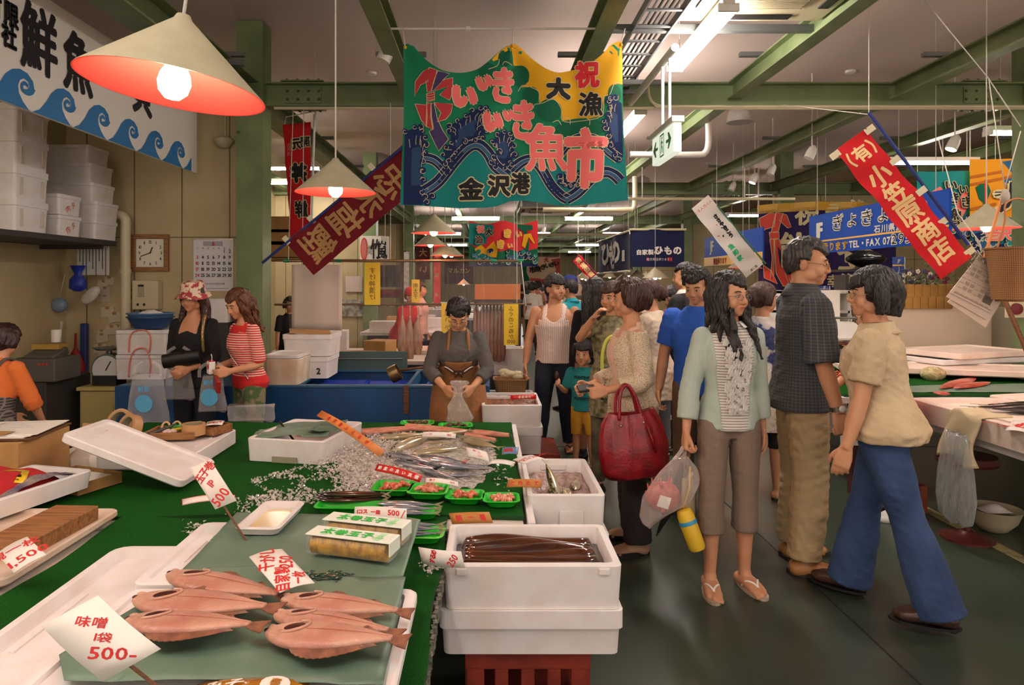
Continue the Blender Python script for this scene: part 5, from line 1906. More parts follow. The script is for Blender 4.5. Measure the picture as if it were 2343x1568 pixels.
f.hair(M_hairk,'short',0.03,66,0.150,vol=1.10,rough=0.008,seed=1)
f.glasses()
V_AP=f
p=f.hand_at('L',0.1).lerp(f.hand_at('R',0.1),0.5)
t=thing('plastic_bag','clear crumpled plastic bag in the apron woman hands','bag',p+Vector((0,-0.03,0.03)))
b=MB()
b.rings([[(w_*math.cos(a)*(1+.25*math.sin(3*a+z*30)),.5*w_*math.sin(a)*(1+.3*math.cos(4*a)),z)for a in(2*PI*j/28 for j in range(28))]for w_,z in((.07,-.22),(.085,-.17),(.06,-.09),(.025,-.02),(.03,.02),(.06,.06),(.05,.075))],plastic('wrap_film',(244,238,232),.16,.7,.08,(30,30,12)))
b.build('bag',t,smooth=True)
# ---- girl in the patterned hat
M_blk=mat('black_knit',(24,22,24),0.9)
M_hat=mat('hat_print',(226,206,178),0.85,var=(172,62,66),vscale=22,vlo=0.5,vhi=0.53)
f=Fig('girl in a flower patterned bucket hat and black top beside the wall calendar',PX(452,5.1),5.05,-4,1.49,True,lean=3,head=(-6,8,0),arms=((2,8,66,-38),(-4,10,64,-30)),voxel=0.007,hand=(30,30))
f.top('top',M_blk,hem=0.80,sleeve=1.6,inf=0.010,cut=lambda x,y,z:(z>1.27-0.35*np.abs(x))&(y<0.0)&(np.abs(x)<0.075))
f.pants('trousers',mat('dark_jeans',(34,36,46),0.9))
f.shoes(M_dark)
lk=[([(q*0.06,0.03,0.12),(q*0.092,0.02,0.02),(q*0.10,-0.03,-0.10),(q*0.10,-0.07,-0.26)],0.034,0.022)for q in(-1,1)]+[([(0.0,0.06,0.12),(0.02,0.09,0.0),(0,0.09,-0.2)],0.06,0.04),([(-0.05,0.05,0.1),(-0.06,0.08,0.0),(-0.05,0.07,-0.22)],0.045,0.03),([(0.05,0.05,0.1),(0.07,0.07,0.0),(0.07,0.04,-0.24)],0.045,0.03)]
f.hair(M_hairb,'long',0.0,46,0.13,lk,seed=2)
b=MB()
n=40
def hr(r,z,w=0.0,ry=1.12):
 return[f.H@Vector((r*math.cos(2*PI*j/n),0.012+ry*r*math.sin(2*PI*j/n),z+w*math.sin(2*PI*j/n*3)))for j in range(n)]
b.rings([hr(.145,0.105,.010),hr(.118,0.128,.006),hr(.094,0.142),hr(.089,0.20),hr(.078,0.228),hr(.03,0.238)],M_hat)
b.rings([hr(.09,0.142),hr(.118,0.124,.006),hr(.145,0.102,.010)],M_hat,cap=False)
b.build('bucket_hat',f.o,smooth=50)
b=MB()
b.tube([f.P(f.U(p))for p in spline([(0.125,-0.09,1.10),(0.125,-0.10,1.25),(0.11,-0.02,1.385),(0.09,0.08,1.34)],5)],0.012,mat('sequin_strap',(196,170,110),0.3,metal=0.6,var=(60,50,40),vscale=160),6)
b.build('bag_strap',f.o,smooth=True)
HATG=f
p=f.world(f.U((0.0,-0.20,1.06)))
t=thing('clutch_purse','black ribbed clutch purse held by the girl in the hat','purse',p,rot=(R(10),R(-8),R(10)))
b=MB();b.rings([[(x,0.035*q*math.cos(a),0.055*q*math.sin(a))for a in(2*PI*j/16 for j in range(16))]for x,q in((-0.13,.55),(-0.125,.9),(-0.05,1.0),(0.05,1.0),(0.125,.9),(0.13,.55))],mat('black_leather',(20,18,18),0.35,bump=0.4,bscale=60,stretch=(6,1,1)))
b.build('body',t,smooth=50)
# ---- girl in the red striped shirt
M_rstr=stripes('red_white_stripe',(206,46,40),(226,206,190),62,'Z',duty=0.42)
M_rplain=mat('red_jersey',(200,36,34),0.85)
f=Fig('girl in a red and white striped shirt holding a juice box',PX(572,4.9),4.88,-44,1.46,True,lean=7,head=(10,24,0),arms=((-8,8,80,-16),(-8,10,82,-20)),voxel=0.006,hand=(34,34))
f.top('shirt',M_rstr,hem=0.93,sleeve=0.9,inf=0.010,cut=lambda x,y,z:(z>1.33)&(y<0.02)&(np.abs(x)<0.07))
b=MB();f.torso(b,0.84,0.95,0.014);f.cloth('shirt_hem',b,M_rplain,wr=0.003)
b=MB()
for n_ in 'LR':
 f.arm(b,n_,0.95,0.013,start=0.72)
f.cloth('cuff',b,M_rplain,wr=0.0)
b=MB();f.torso(b,1.30,1.395,0.0125);f.cloth('yoke',b,M_rplain,cut=lambda x,y,z:(z>1.35)&(y<0.02)&(np.abs(x)<0.075),wr=0.002)
f.pants('trousers',mat('camouflage',(126,116,88),0.9,var=(70,92,56),vscale=14,vlo=0.45,vhi=0.5))
f.shoes(M_dark)
rr=random.Random(5)
lk=[]
for i in range(16):
 a=R(40+280*i/15)
 x,y=0.078*math.sin(a),-0.078*math.cos(a)
 pts=[(x*.8,y*.8+.02,0.13)]
 for j in range(5):
  pts.append((x*(1.05+.1*j)+rr.uniform(-.018,.018),y*1.05+.02+rr.uniform(-.018,.018),0.07-0.062*j))
 lk.append((pts,0.026,0.010))
f.hair(M_hairl,'long',0.02,44,0.145,lk,seed=3,rough=0.006)
b=MB();b.tube([f.P(f.U(p))for p in spline([(-0.10,0.06,1.37),(-0.02,-0.125,1.2),(0.06,-0.135,1.1),(0.14,-0.07,0.92)],8)],0.004,M_chrome,6);b.build('chain_strap',f.o,smooth=True)
STRG=f
p=f.hand_at('L',0.1).lerp(f.hand_at('R',0.1),0.5)+Vector((0,0,0.035))
t=thing('juice_box','small red and white juice carton with a straw in the striped girl hands','drink carton',p,rot=(0,R(6),R(-50)))
b=MB();b.box((0,0,0),(0.05,0.04,0.085),M_paper);b.box((0,0,0.0435),(0.05,0.04,0.002),M_rplain);b.build('carton',t,bevel=0.002)
b=MB()
for s_ in(-1,1):
 b.ell((0,s_*0.0205,0.005),(0.016,0.001,0.02),M_rplain,12)
b.build('print',t)
b=MB();b.tube([(0.01,0,0.04),(0.012,0,0.075),(-0.005,0,0.09)],0.0025,M_paper,6);b.build('straw',t)
p2=f.hand_at('L',0.1)+Vector((0.02,-0.03,-0.06))
t=thing('purse','red purse below the juice carton','purse',p2,rot=(0,R(10),R(-60)))
b=MB();b.box((0,0,0),(0.15,0.03,0.09),mat('red_purse',(150,24,26),0.4));b.build('body',t,bevel=0.01)
# ---- vendor in orange at the left edge
f=Fig('vendor in an orange shirt with dark apron straps at the left edge, back turned',PX(-22,3.95),3.95,165,1.25,True,lean=12,head=(0,14,0),arms=((26,14,40,-10),(16,16,34,-10)),girth=1.12,voxel=0.007)
f.top('shirt',mat('orange_shirt',(214,110,48),0.9,bump=0.2,bscale=120),hem=0.84,sleeve=1.2,inf=0.018,sl_inf=0.022,wr=0.006)
f.pants('trousers',_mats['dark_jeans'])
f.shoes(M_dark)
f.hair(mat('hair_maroon',(52,26,24),0.45,var=(30,16,16),vscale=40),'bob',0.02,50,0.14,vol=1.12,rough=0.007,seed=4)
b=MB()
for sd in(-1,1):
 b.tube([f.P(f.U(p))for p in spline([(sd*0.10,-0.11,1.12),(sd*0.09,-0.07,1.34),(sd*0.085,0.05,1.385),(sd*0.07,0.118,1.25),(sd*0.05,0.118,1.1)],5)],0.016,M_grey,6,flat=0.5)
b.build('apron_strap',f.o,smooth=True)
b=MB();f.torso(b,0.86,1.1,0.024);f.cloth('apron',b,stripes('check_apron',(52,48,48),(120,112,104),60,'Z',duty=0.3,axis2='X'),wr=0.003)
# ---- man in the striped tank top
M_tank=stripes('tank_stripe',(240,220,206),(172,92,84),46,'A',duty=0.14)
f=Fig('man in a white striped tank top and dark jeans looking to the side',PX(1270,6.1),6.1,-12,1.55,False,head=(42,2,0),arms=((-6,12,8,6),(4,14,10,6)),legs=((-2,4,-4,3),(4,5,2,4)),girth=1.06,voxel=0.006,headk=1.05,bare_feet=True)
def tankcut(x,y,z):
 ax=np.abs(x)
 return((ax>0.115-0.0*z)&(z>1.24))|((ax<0.072)&(z>1.275-0.055*np.cos(x/0.072*1.5))&(y<0.03))|((ax<0.07)&(z>1.33))|((ax>0.15)&(z>1.19))
f.top('tank_top',M_tank,hem=0.83,sleeve=0,inf=0.016,cut=tankcut,wr=0.004)
f.pants('jeans',mat('navy_jeans',(36,42,56),0.9,bump=0.2,bscale=150),upto=2.0,inf=0.024)
f.sandals(M_dark,mat('sandal_sole',(70,46,34),0.7))
f.hair(M_hairk,'short',0.0,62,0.138,vol=1.10,rough=0.008,seed=5)
# ---- child
f=Fig('small child in a teal T-shirt and yellow shorts holding an ice cream',PX(1336,5.45),5.45,-18,0.97,False,head=(-6,4,0),arms=((2,12,10,6),(10,16,120,12)),girth=0.98,voxel=0.0055,headk=1.5,hand=(30,55),bare_feet=True)
f.top('t_shirt',mat('teal_cotton',(28,128,128),0.9,bump=0.15,bscale=160),hem=0.80,sleeve=0.8,inf=0.020,sl_inf=0.026,wr=0.005)
sh=Sheet(lambda x,y,l=0:f.P(f.U((x,-0.142-l*0-0.02*math.cos(x*9)+0.02,y))),lmax=0.03)
sh.fn=lambda x,y,l=0:f.P(f.U((x,-(0.128+0.02)*math.sqrt(max(0.05,1-(x/0.2)**2))-0.012,y)))
mp=mat('print_dark',(20,66,66),0.9)
sh.text('FIGHTING',0,1.27,0.05,mp,bold=0.004)
sh.text('PLANETS',0,0.985,0.05,mp,bold=0.004)
sh.poly([(0.05*math.cos(i*.7)*(1+.3*(i%2)),1.13+0.09*math.sin(i*.7)*(1+.2*(i%2)))for i in range(9)],mat('print_pale',(176,190,170),0.9))
sh.mb.build('shirt_print',f.o)
f.pants('shorts',mat('yellow_shorts',(214,156,44),0.9),upto=0.95,inf=0.022,flare=0.01)
f.sandals(mat('blue_strap',(40,50,110),0.6),M_dark)
f.hair(M_hairk,'bob',0.05,50,0.132,vol=1.03,rough=0.004,seed=6)
p=f.hand_at('R',0.07)+Vector((0.0,-0.012,0.03))
t=thing('ice_cream','small chocolate ice cream bar in the child hand','ice cream',p)
b=MB();b.tube([(0,0,-0.05),(0,0,0.0)],0.004,M_wood,6);b.build('stick',t)
b=MB();b.ell((0,0,0.03),(0.018,0.012,0.035),mat('chocolate',(60,34,24),0.4),12);b.build('bar',t,smooth=True)
# ---- woman with the red handbag
M_crochet=mat('crochet_cream',(226,206,176),0.9,var=(150,118,86),vscale=230,bump=0.6,bscale=230,vlo=0.52,vhi=0.62)
f=Fig('woman in a cream crochet cardigan with a red handbag on her arm',PX(1442,3.87),3.87,-86,1.51,True,lean=1,head=(-16,4,0),arms=((-6,10,78,-4),(8,6,74,-20)),legs=((1,3,-3,2),(-3,3,-6,2)),girth=0.94,voxel=0.005,hand=(42,36))
f.top('inner_shirt',mat('pink_inner',(226,186,162),0.8),hem=0.80,sleeve=0,inf=0.014,wr=0.002,cut=lambda x,y,z:(z>1.30)&(y<0.02)&(np.abs(x)<0.085))
f.top('cardigan',M_crochet,hem=0.79,sleeve=1.65,inf=0.026,sl_inf=0.022,sflare=0.012,wr=0.005,hem_flare=0.018,cut=lambda x,y,z:(y<-0.03)&(np.abs(x)<0.075)|((z>1.345)&(y<0.05)))
f.pants('trousers',mat('dark_trousers',(40,34,34),0.85),upto=2.0,inf=0.020,flare=0.035)
f.shoes(mat('tan_shoe',(176,140,110),0.5))
f.hair(M_hairb,'bob',0.025,56,0.150,vol=1.10,rough=0.005,seed=7)
REDW=f
p=f.world(f.J['el'+'L'].lerp(f.J['wrL'],0.52))
t=thing('handbag','gathered red leather handbag hanging from the cardigan woman forearm','handbag',(p.x+0.05,p.y-0.07,p.z-0.46),rot=(0,R(-6),R(8)))
M_bag=mat('red_leather',(150,22,34),0.32,var=(112,14,26),vscale=14,bump=0.25,bscale=70,spec=0.6)
b=MB()
n=48
rings=[]
for i in range(13):
 u=i/12
 z=0.33*u
 w=np.interp(u,[0,.08,.45,.8,1],[.16,.185,.19,.165,.125])
 d=np.interp(u,[0,.08,.45,.8,1],[.07,.085,.085,.06,.035])
 g=0.026*u**1.2
 rings.append([(w*math.copysign(abs(math.cos(a))**.75,math.cos(a))*(1+g*2*math.sin(11*a)),d*math.sin(a)*(1+6*g*math.sin(13*a)),z+0.02*u*math.cos(a)**2)for a in(2*PI*j/n for j in range(n))])
b.rings(rings,M_bag)
b.build('body',t,smooth=60)
for s_ in(-1,1):
 b=MB()
 b.tube(spline([(-0.075,s_*0.035,0.31),(-0.06,s_*0.03,0.42),(-0.03,s_*0.012,0.475),(0.0,s_*0.012,0.48),(0.03,s_*0.02,0.42),(0.05,s_*0.035,0.31)],5),0.009,M_bag,8)
 b.build('handle',t,smooth=True)
b=MB()
for x in(-0.075,0.05,0.17):
 b.ell((x,-0.055,0.285 if x<.1 else 0.1),(0.007,0.004,0.007),M_chrome,8)
b.build('ring',t,smooth=True)
b=MB();b.tube([(0.06,-0.07,0.27),(0.075,-0.088,0.2),(0.085,-0.088,0.13)],0.006,M_bag,6);b.build('strap',t,smooth=True)
p=f.hand_at('L',0.12)
t=thing('wallet','dark wallet held by the woman in the crochet cardigan','wallet',p+Vector((0.02,0.05,0.03)),rot=(R(12),R(-8),0))
b=MB();b.box((0,0,0),(0.12,0.09,0.016),M_dark);b.build('cover',t,bevel=0.004)
# ---- woman hiding her face with her hand
f=Fig('woman with long brown hair raising her hand to her face',PX(1402,4.75),4.75,-20,1.50,True,head=(-25,6,0),arms=((6,8,60,-10),(72,12,146,-34)),voxel=0.0065,hand=(30,20))
f.top('blouse',mat('olive_print',(150,140,104),0.9,var=(80,76,50),vscale=26),hem=0.62,sleeve=0.5,inf=0.018)
f.pants('trousers',mat('striped_skirt',(110,100,74),0.9,var=(70,64,46),vscale=10),upto=1.9)
f.shoes(M_dark)
f.hair(M_hairb,'long',0.0,48,0.14,[([(q*0.06,0.04,0.1),(q*0.09,0.03,-0.02),(q*0.10,0.0,-0.2)],0.04,0.022)for q in(-1,1)]+[([(0,0.06,0.1),(0,0.09,-0.02),(0,0.08,-0.22)],0.065,0.04)],seed=8)
t=thing('handbag','patterned bag with a yellow green handle beside the brown haired woman','handbag',W(1398,905,4.45))
b=MB();b.box((0,0,0.08),(0.16,0.05,0.22),mat('bag_print',(150,140,90),0.6,var=(50,46,40),vscale=30,vlo=0.48,vhi=0.5));b.build('body',t,bevel=0.02)
b=MB();b.tube(spline([(-0.06,-0.028,0.1),(-0.062,-0.028,0.26),(-0.035,-0.028,0.36),(0.02,-0.028,0.39),(0.06,-0.028,0.35)],5),0.012,mat('lime_handle',(206,206,84),0.5),8);b.build('handle',t,smooth=True)
# ---- long black hair, seen from behind
f=Fig('woman with long black hair and black clothes seen from behind',PX(1362,5.75),5.75,165,1.53,True,voxel=0.008,head=(8,0,0))
f.top('blouse',M_blk,hem=0.70,sleeve=1.9,inf=0.016)
f.skirt('skirt',mat('khaki_skirt',(140,118,92),0.9),z0=0.45)
f.shoes(M_dark)
f.hair(M_hairk,'long',-0.02,48,0.14,[([(x,0.06,0.14),(x*1.4,0.095,0.0),(x*1.4,0.10,-0.22)],0.055,0.035)for x in(-0.06,0,0.06)],seed=9,vol=1.05)
# ---- woman in a pale jacket with tied hair
M_lin=mat('pale_jacket',(216,196,172),0.9,bump=0.25,bscale=90)
f=Fig('woman in a loose cream jacket with pinned up brown hair, turned away',PX(1500,5.25),5.25,-128,1.51,True,lean=5,head=(12,14,0),arms=((16,8,50,-12),(10,8,40,-10)),voxel=0.007)
f.top('jacket',M_lin,hem=0.66,sleeve=1.8,inf=0.03,sl_inf=0.024,wr=0.008,flare=0.02)
f.pants('jeans',mat('faded_jeans',(120,124,132),0.9),upto=1.55,inf=0.016)
f.shoes(mat('tan_shoe',(176,140,110),0.5),heel=0.04)
f.hair(M_hairb,'short',0.03,66,0.155,[([(0.0,0.08,0.12),(0.0,0.12,0.10),(0,0.125,0.04),(0,0.11,0.0)],0.045,0.025)],vol=1.06,seed=10)
b=MB();b.box((0.075,0.05,0.125),(0.006,0.055,0.012),M_chrome,rot=(0.6,0,0.5),M=f.H);b.build('hair_clip',f.o)
# ---- man in a black suit
M_suit=mat('black_suit',(22,21,23),0.8,bump=0.1,bscale=120)
f=Fig('man in a black suit seen from behind, looking left',PX(1566,6.0),6.0,-128,1.66,False,head=(14,2,0),arms=((12,8,62,-20),(6,8,40,-10)),girth=1.08,voxel=0.0065)
f.top('jacket',M_suit,hem=0.72,sleeve=1.92,inf=0.022,sl_inf=0.02,wr=0.006)
f.collar(M_paper,1.392,0.064,0.03,'shirt_collar')
f.pants('trousers',M_suit,upto=2.0,inf=0.024)
f.shoes(mat('black_shoe',(16,15,15),0.25))
f.hair(M_hairk,'short',0.02,72,0.155,vol=1.06,seed=11)
t=thing('shopping_bag','small white bag beside the suited man legs','bag',W(1540,955,5.9))
b=MB();b.box((0,0,0),(0.05,0.03,0.05),M_white);b.build('bag',t,bevel=0.01)
# ---- bending person between
f=Fig('person bending forward behind the man in the black suit',PX(1530,6.8),6.8,-8,1.5,True,lean=26,head=(-8,16,0),voxel=0.009)
f.top('shirt',mat('magenta_shirt',(150,60,80),0.9),hem=0.8,sleeve=0.9)
f.pants('trousers',M_suit)
f.shoes(M_dark)
f.hair(M_hairk,'bob',0.05,58,0.14,vol=1.06,seed=12)
# ---- young man in blue T-shirt
f=Fig('young man in a bright blue T-shirt looking down',PX(1598,4.45),4.45,-30,1.59,False,head=(-8,20,0),arms=((4,8,12,2),(2,13,14,4)),voxel=0.006,girth=0.97)
f.top('t_shirt',mat('blue_cotton',(42,92,190),0.9,bump=0.15,bscale=130),hem=0.80,sleeve=0.72,inf=0.016,sl_inf=0.020)
f.pants('trousers',mat('brown_trousers',(110,84,62),0.9),upto=1.95,inf=0.02)
f.shoes(M_dark)
f.hair(M_hairk,'short',0.02,68,0.156,vol=1.10,rough=0.010,seed=13)
# ---- woman in the mint cardigan
M_mint=mat('mint_knit',(176,188,174),0.9,bump=0.15,bscale=220)
M_capri=mat('taupe_capri',(128,108,94),0.85,bump=0.2,bscale=60,stretch=(1,1,5))
f=Fig('woman in a mint cardigan and ruffled white blouse with long dark hair',PX(1668,3.36),3.36,0,1.545,True,head=(28,4,0),arms=((-8,8,-2,6),(3,15,8,7)),legs=((-2,1,-1,0),(4,3,0,1)),voxel=0.0048,hand=(24,55),girth=0.84,bare_feet=True)
f.top('blouse',stripes('ruffle_stripe',(222,214,204),(150,140,134),75,'Z',duty=0.35),hem=0.83,sleeve=0,inf=0.013,wr=0.002)
rr=random.Random(21)
b=MB()
for i in range(300):
 u,v=rr.uniform(-1,1),rr.random()
 x=u*0.058*(0.75+.5*v)
 z=0.93+0.38*v
 y=float(np.interp(z,[p[0]for p in FEM],[p[3]-p[2]for p in FEM]))*1.0-0.016+0.25*x*x
 c=f.P(f.U((x,y,z)))
 a=rr.uniform(-.6,.6)
 w,h=rr.uniform(.006,.012),rr.uniform(.006,.011)
 b.grid(lambda p,q:(c.x+(p-.5)*w*2*math.cos(a),c.y-0.010*q-0.006*math.sin(p*9),c.z+(q-.5)*h*2+(p-.5)*w*math.sin(a)+0.004*math.sin(p*8)),4,2,mat('ruffle',(250,245,238),0.85))
b.build('ruffles',f.o,smooth=True)
f.collar(mat('ruffle',(250,245,238),0.85),1.375,0.066,0.018,'blouse_collar',0.6)
f.top('cardigan',M_mint,hem=0.835,sleeve=1.70,inf=0.021,sl_inf=0.016,wr=0.005,sflare=0.012,cut=lambda x,y,z:(y<0.02)&(np.abs(x)<0.085+0.02*np.sin(z*6))|((z>1.37)&(y<0.06)))
f.pants('capri_trousers',M_capri,upto=1.42,inf=0.016,flare=0.02,wr=0.005)
f.sandals(M_paper,mat('pale_sole',(176,156,132),0.6))
lk=[]
for i in range(20):
 if i<12:
  sd,q=(-1,1)[i%2],i//2
  a=sd*R(48+9*q)
  L_,fw=0.22-0.006*q,0.140-0.024*q
 else:
  a,L_,fw=R(125+110*(i-12)/7),0.24,0.0
 x,y=0.079*math.sin(a),-0.079*math.cos(a)
 pts=[(x*.75,y*.75+.02,0.15)]
 for j in range(6):
  u=j/5
  pts.append((x*(1.0+.26*u)+.013*math.sin(j*2.1+i*1.7),y*(1.0-.1*u)+.02-fw*u**.8+.012*math.cos(j*1.9+i),0.085-(L_+.085)*u))
 lk.append((pts,0.031,0.007))
f.hair(M_hairk,'long',-0.04,50,0.158,lk,vol=1.04,rough=0.005,seed=14)
f.glasses(mat('grey_rim',(110,110,112),0.3,metal=0.9))
MINT=f
h=f.hand_at('R',0.10)
# ---- plastic bag, umbrella, bottle carried by her
M_milky=plastic('milky_bag',(240,222,214),0.22,0.62,0.22)
t=thing('plastic_bag','translucent shopping bag with pink seafood carried by the woman in mint','bag',(h.x-0.01,h.y,h.z-0.31),R(10))
b=MB()
n=40
rings=[]
for i in range(15):
 u=i/14
 z=0.005+0.28*u
 w=np.interp(u,[0,.1,.45,.75,1],[.075,.125,.15,.10,.03])
 d=np.interp(u,[0,.1,.45,.75,1],[.03,.06,.065,.045,.018])
 off=-0.105*(1-u)
 rings.append([(off+w*math.copysign(abs(math.cos(a))**.8,math.cos(a)),d*math.sin(a)+0.006*math.sin(5*a+7*u),z+0.008*math.sin(3*a+5*u)+0.05*(1-u)*math.cos(a))for a in(2*PI*j/n for j in range(n))])
b.rings(rings,M_milky)
b.build('bag',t,smooth=True)
b=MB()
for s_ in(-1,1):
 b.tube(spline([(-0.02+s_*0.03,0.01*s_,0.275),(s_*0.02,0.015*s_,0.31),(0.0,0.0,0.33)],5),0.010,M_milky,8)
b.build('handle',t,smooth=True)
M_crab=mat('pink_seafood',(206,84,66),0.4,var=(160,50,40),vscale=40)
m=MB()
m.ell((0,0,0),(0.085,0.04,0.075),M_crab,16)
for i in range(16):
 a=rr.uniform(0,6.28)
 c=Vector((0.08*math.cos(a),0.038*math.sin(i),0.08*math.sin(a)))
 m.tube([c*.6,c*0.95,c*1.0+Vector((0,0,0.02))],[0.012,0.007,0.003],M_crab,6)
tag(m.build('shrimp',smooth=True,loc=(h.x-0.105,h.y-0.005,h.z-0.215)),'pink shrimp inside the translucent shopping bag','shrimp')
tag(MB().box((0,0,0),(0.055,0.004,0.055),M_paper,rot=(0,0.3,0)).build('price_sticker',loc=(h.x-0.12,h.y-0.078,h.z-0.22)),'white price sticker on the translucent shopping bag','sticker')
t=thing('tote_bag','beige knitted tote bag hanging beside the translucent bag','bag',(h.x+0.03,h.y+0.05,h.z-0.40),R(60))
b=MB();b.rings([[(w*math.cos(a),d*math.sin(a),z)for a in(2*PI*j/24 for j in range(24))]for w,d,z in((.06,.02,0),(.085,.035,.03),(.085,.035,.2),(.075,.02,.27))],mat('tote_cloth',(166,148,112),0.9,bump=0.4,bscale=120))
b.build('body',t,smooth=50)
b=MB();b.tube(spline([(-0.05,0,0.26),(-0.02,-0.01,0.38),(0.0,-0.01,0.43),(0.02,0.01,0.38),(0.05,0,0.26)],5),0.008,mat('tote_handle',(120,100,66),0.9,var=(60,50,34),vscale=60),8);b.build('handle',t,smooth=True)
q0,q1=W(1553,1118,3.33),W(1502,1226,3.36)
t=thing('umbrella','folded black umbrella behind the yellow bottle','umbrella',q1)
b=MB();b.tube([q0+Vector((0.02,0.02,0.12)),q0,q0.lerp(q1,.5),q0.lerp(q1,.93)],[0.006,0.030,0.022,0.006],M_blk,10);b.build('canopy',t,world=True,smooth=True)
b=MB();b.tube([q0.lerp(q1,.9),q1],0.004,M_dark,6);b.build('tip',t,world=True)
q0,q1=W(1563,1165,3.28),W(1597,1258,3.25)
M_yel=mat('bottle_yellow',(226,186,44),0.5)
t=thing('water_bottle','yellow fabric covered bottle with a blue band hanging below the bag','bottle',q1)
A=(q1-q0)
ln=A.length
Mx=Matrix.Translation(q0-t.location)@A.to_track_quat('Z','Y').to_matrix().to_4x4()
b=MB();b.lathe([(0.018,0),(0.034,0.006),(0.040,0.03),(0.041,0.10*ln/.21),(0.040,ln-0.012),(0.034,ln)],M_yel,seg=24,M=Mx);b.build('cover',t,smooth=50)
b=MB();b.lathe([(0.0425,0.055),(0.043,0.058),(0.043,0.07),(0.0425,0.073)],mat('band_blue',(60,150,196),0.5),seg=24,M=Mx);b.build('band',t,smooth=50)
b=MB();b.tube([q0-t.location,q0-t.location+Vector((0.03,0,0.10)),q0-t.location+Vector((0.04,0.02,0.2))],0.004,M_yel,6);b.build('cord',t,smooth=True)
# ---- woman in white dress, mostly hidden
f=Fig('woman in a white dotted dress behind the woman in mint',PX(1746,4.8),4.8,140,1.49,True,head=(-40,6,0),voxel=0.008,bare_feet=True)
f.top('blouse',mat('navy_blouse',(60,70,110),0.9,var=(214,206,196),vscale=9,vlo=0.45,vhi=0.5),hem=0.86,sleeve=0.5)
f.skirt('skirt',mat('dotted_skirt',(206,196,176),0.9,var=(70,60,54),vscale=70,vlo=0.66,vhi=0.7),z0=0.52,fl=0.05)
f.pants('leggings',mat('black_cloth',(28,26,28),0.9),upto=1.2,inf=0.006)
f.sandals(M_red,M_dark)
f.hair(M_hairb,'bob',0.02,56,0.14,vol=1.05,seed=15)
# ---- tall man in the checked shirt
M_chk=stripes('checked_shirt',(58,60,64),(90,90,88),62,'Z',duty=0.16,axis2='A')
f=Fig('tall man in a dark checked shirt and khaki trousers facing right',PX(1832,3.62),3.62,84,1.725,False,lean=3,head=(-20,8,0),arms=((4,6,18,2),(4,10,16,2)),legs=((3,3,-3,2),(1,4,-5,2)),girth=0.98,voxel=0.005,hand=(40,45))
f.top('shirt',M_chk,hem=0.80,neck=1.375,sleeve=0.98,inf=0.022,sl_inf=0.024,sflare=0.016,wr=0.006,hem_flare=0.012)
f.collar(M_chk,1.385,0.070,0.040)
f.pants('trousers',mat('khaki_trousers',(176,152,112),0.85,bump=0.2,bscale=45,stretch=(1,1,3)),upto=1.98,inf=0.030,flare=0.016,wr=0.010)
f.shoes(mat('tan_leather',(168,116,66),0.5),sole=mat('shoe_sole',(40,30,26),0.7))
f.hair(mat('hair_grey',(38,34,32),0.45,var=(74,68,62),vscale=60,stretch=(3,3,.4)),'short',0.02,76,0.160,vol=1.06,rough=0.005,seed=16)
f.glasses()
TALL=f
w_=f.J['elR'].lerp(f.J['wrR'],0.90)
b=MB()
c0,c1=f.P(f.J['elR'].lerp(f.J['wrR'],0.86)),f.P(f.J['elR'].lerp(f.J['wrR'],0.95))
b.tube([c0,c1],0.035,M_chrome,16)
o=b.build('wristwatch',f.o,smooth=40)
b=MB()
cc=c0.lerp(c1,.5)+Vector((-0.034,-0.012,0.0))
b.ell(cc,(0.008,0.018,0.018),mat('watch_face',(206,204,190),0.2),14)
b.build('dial',o,smooth=True)
# ---- woman in linen jacket and jeans
M_linen=mat('linen_jacket',(206,182,146),0.85,bump=0.35,bscale=60,var=(190,164,128),vscale=5)
M_jean=mat('blue_jeans',(52,76,116),0.9,var=(36,56,92),vscale=5,bump=0.2,bscale=140)
f=Fig('woman in a beige linen jacket and flared blue jeans at the right stall',PX(2022,3.12),3.12,-126,1.575,True,lean=6,head=(24,2,0),arms=((8,12,14,8),(0,8,6,4)),legs=((-17,3,-18,2),(14,2,10,1)),girth=1.16,voxel=0.005,hand=(16,35))
f.top('jacket',M_linen,hem=0.845,sleeve=0.72,inf=0.020,sl_inf=0.020,sflare=0.014,wr=0.009,hem_flare=0.030)
f.collar(M_linen,1.352,0.074,0.024,'jacket_collar',0.9)
b=MB();f.torso(b,1.33,1.395,0.006);f.cloth('inner_collar',b,M_blk,wr=0)
f.pants('jeans',M_jean,upto=2.02,inf=0.012,flare=0.055,wr=0.006)
f.shoes(mat('brown_pump',(66,42,32),0.35),heel=0.055)
f.hair(M_hairk,'bob',-0.02,50,0.135,vol=1.12,rough=0.004,seed=17)
f.glasses(mat('gold_rim',(190,160,100),0.25,metal=0.9))
b=MB()
for s_,a in((1,'L'),(-1,'R')):
 pass
JEAN=f
# ---- stall keeper in pink behind the jeans woman
f=Fig('stall keeper in a pink shirt and white boots behind the linen jacket',PX(2022,4.42),4.42,-72,1.40,True,lean=14,head=(0,20,0),arms=((10,10,56,0),(10,12,60,-6)),voxel=0.008)
f.top('shirt',mat('pink_shirt',(226,104,96),0.9),hem=0.8,sleeve=1.3,inf=0.018)
f.skirt('apron',stripes('purple_stripe',(92,56,84),(130,88,112),60,'Z',duty=0.4),z0=0.52,fl=0.03)
f.pants('trousers',M_blk,upto=1.5)
b=MB()
for n_ in 'LR':
 a_=f.J['an'+n_]
 bb=MB()
 f.foot_shape(bb,n_,0.012)
 f.flat_chain(bb,[a_+Vector((0,0,.28)),a_],[.062,.052])
 o=organic('rubber_boot',bb,mat('white_rubber',(222,220,214),0.35),0.008,2,parent=f.o)
f.hair(M_hairk,'bob',0.03,56,0.14,seed=18)
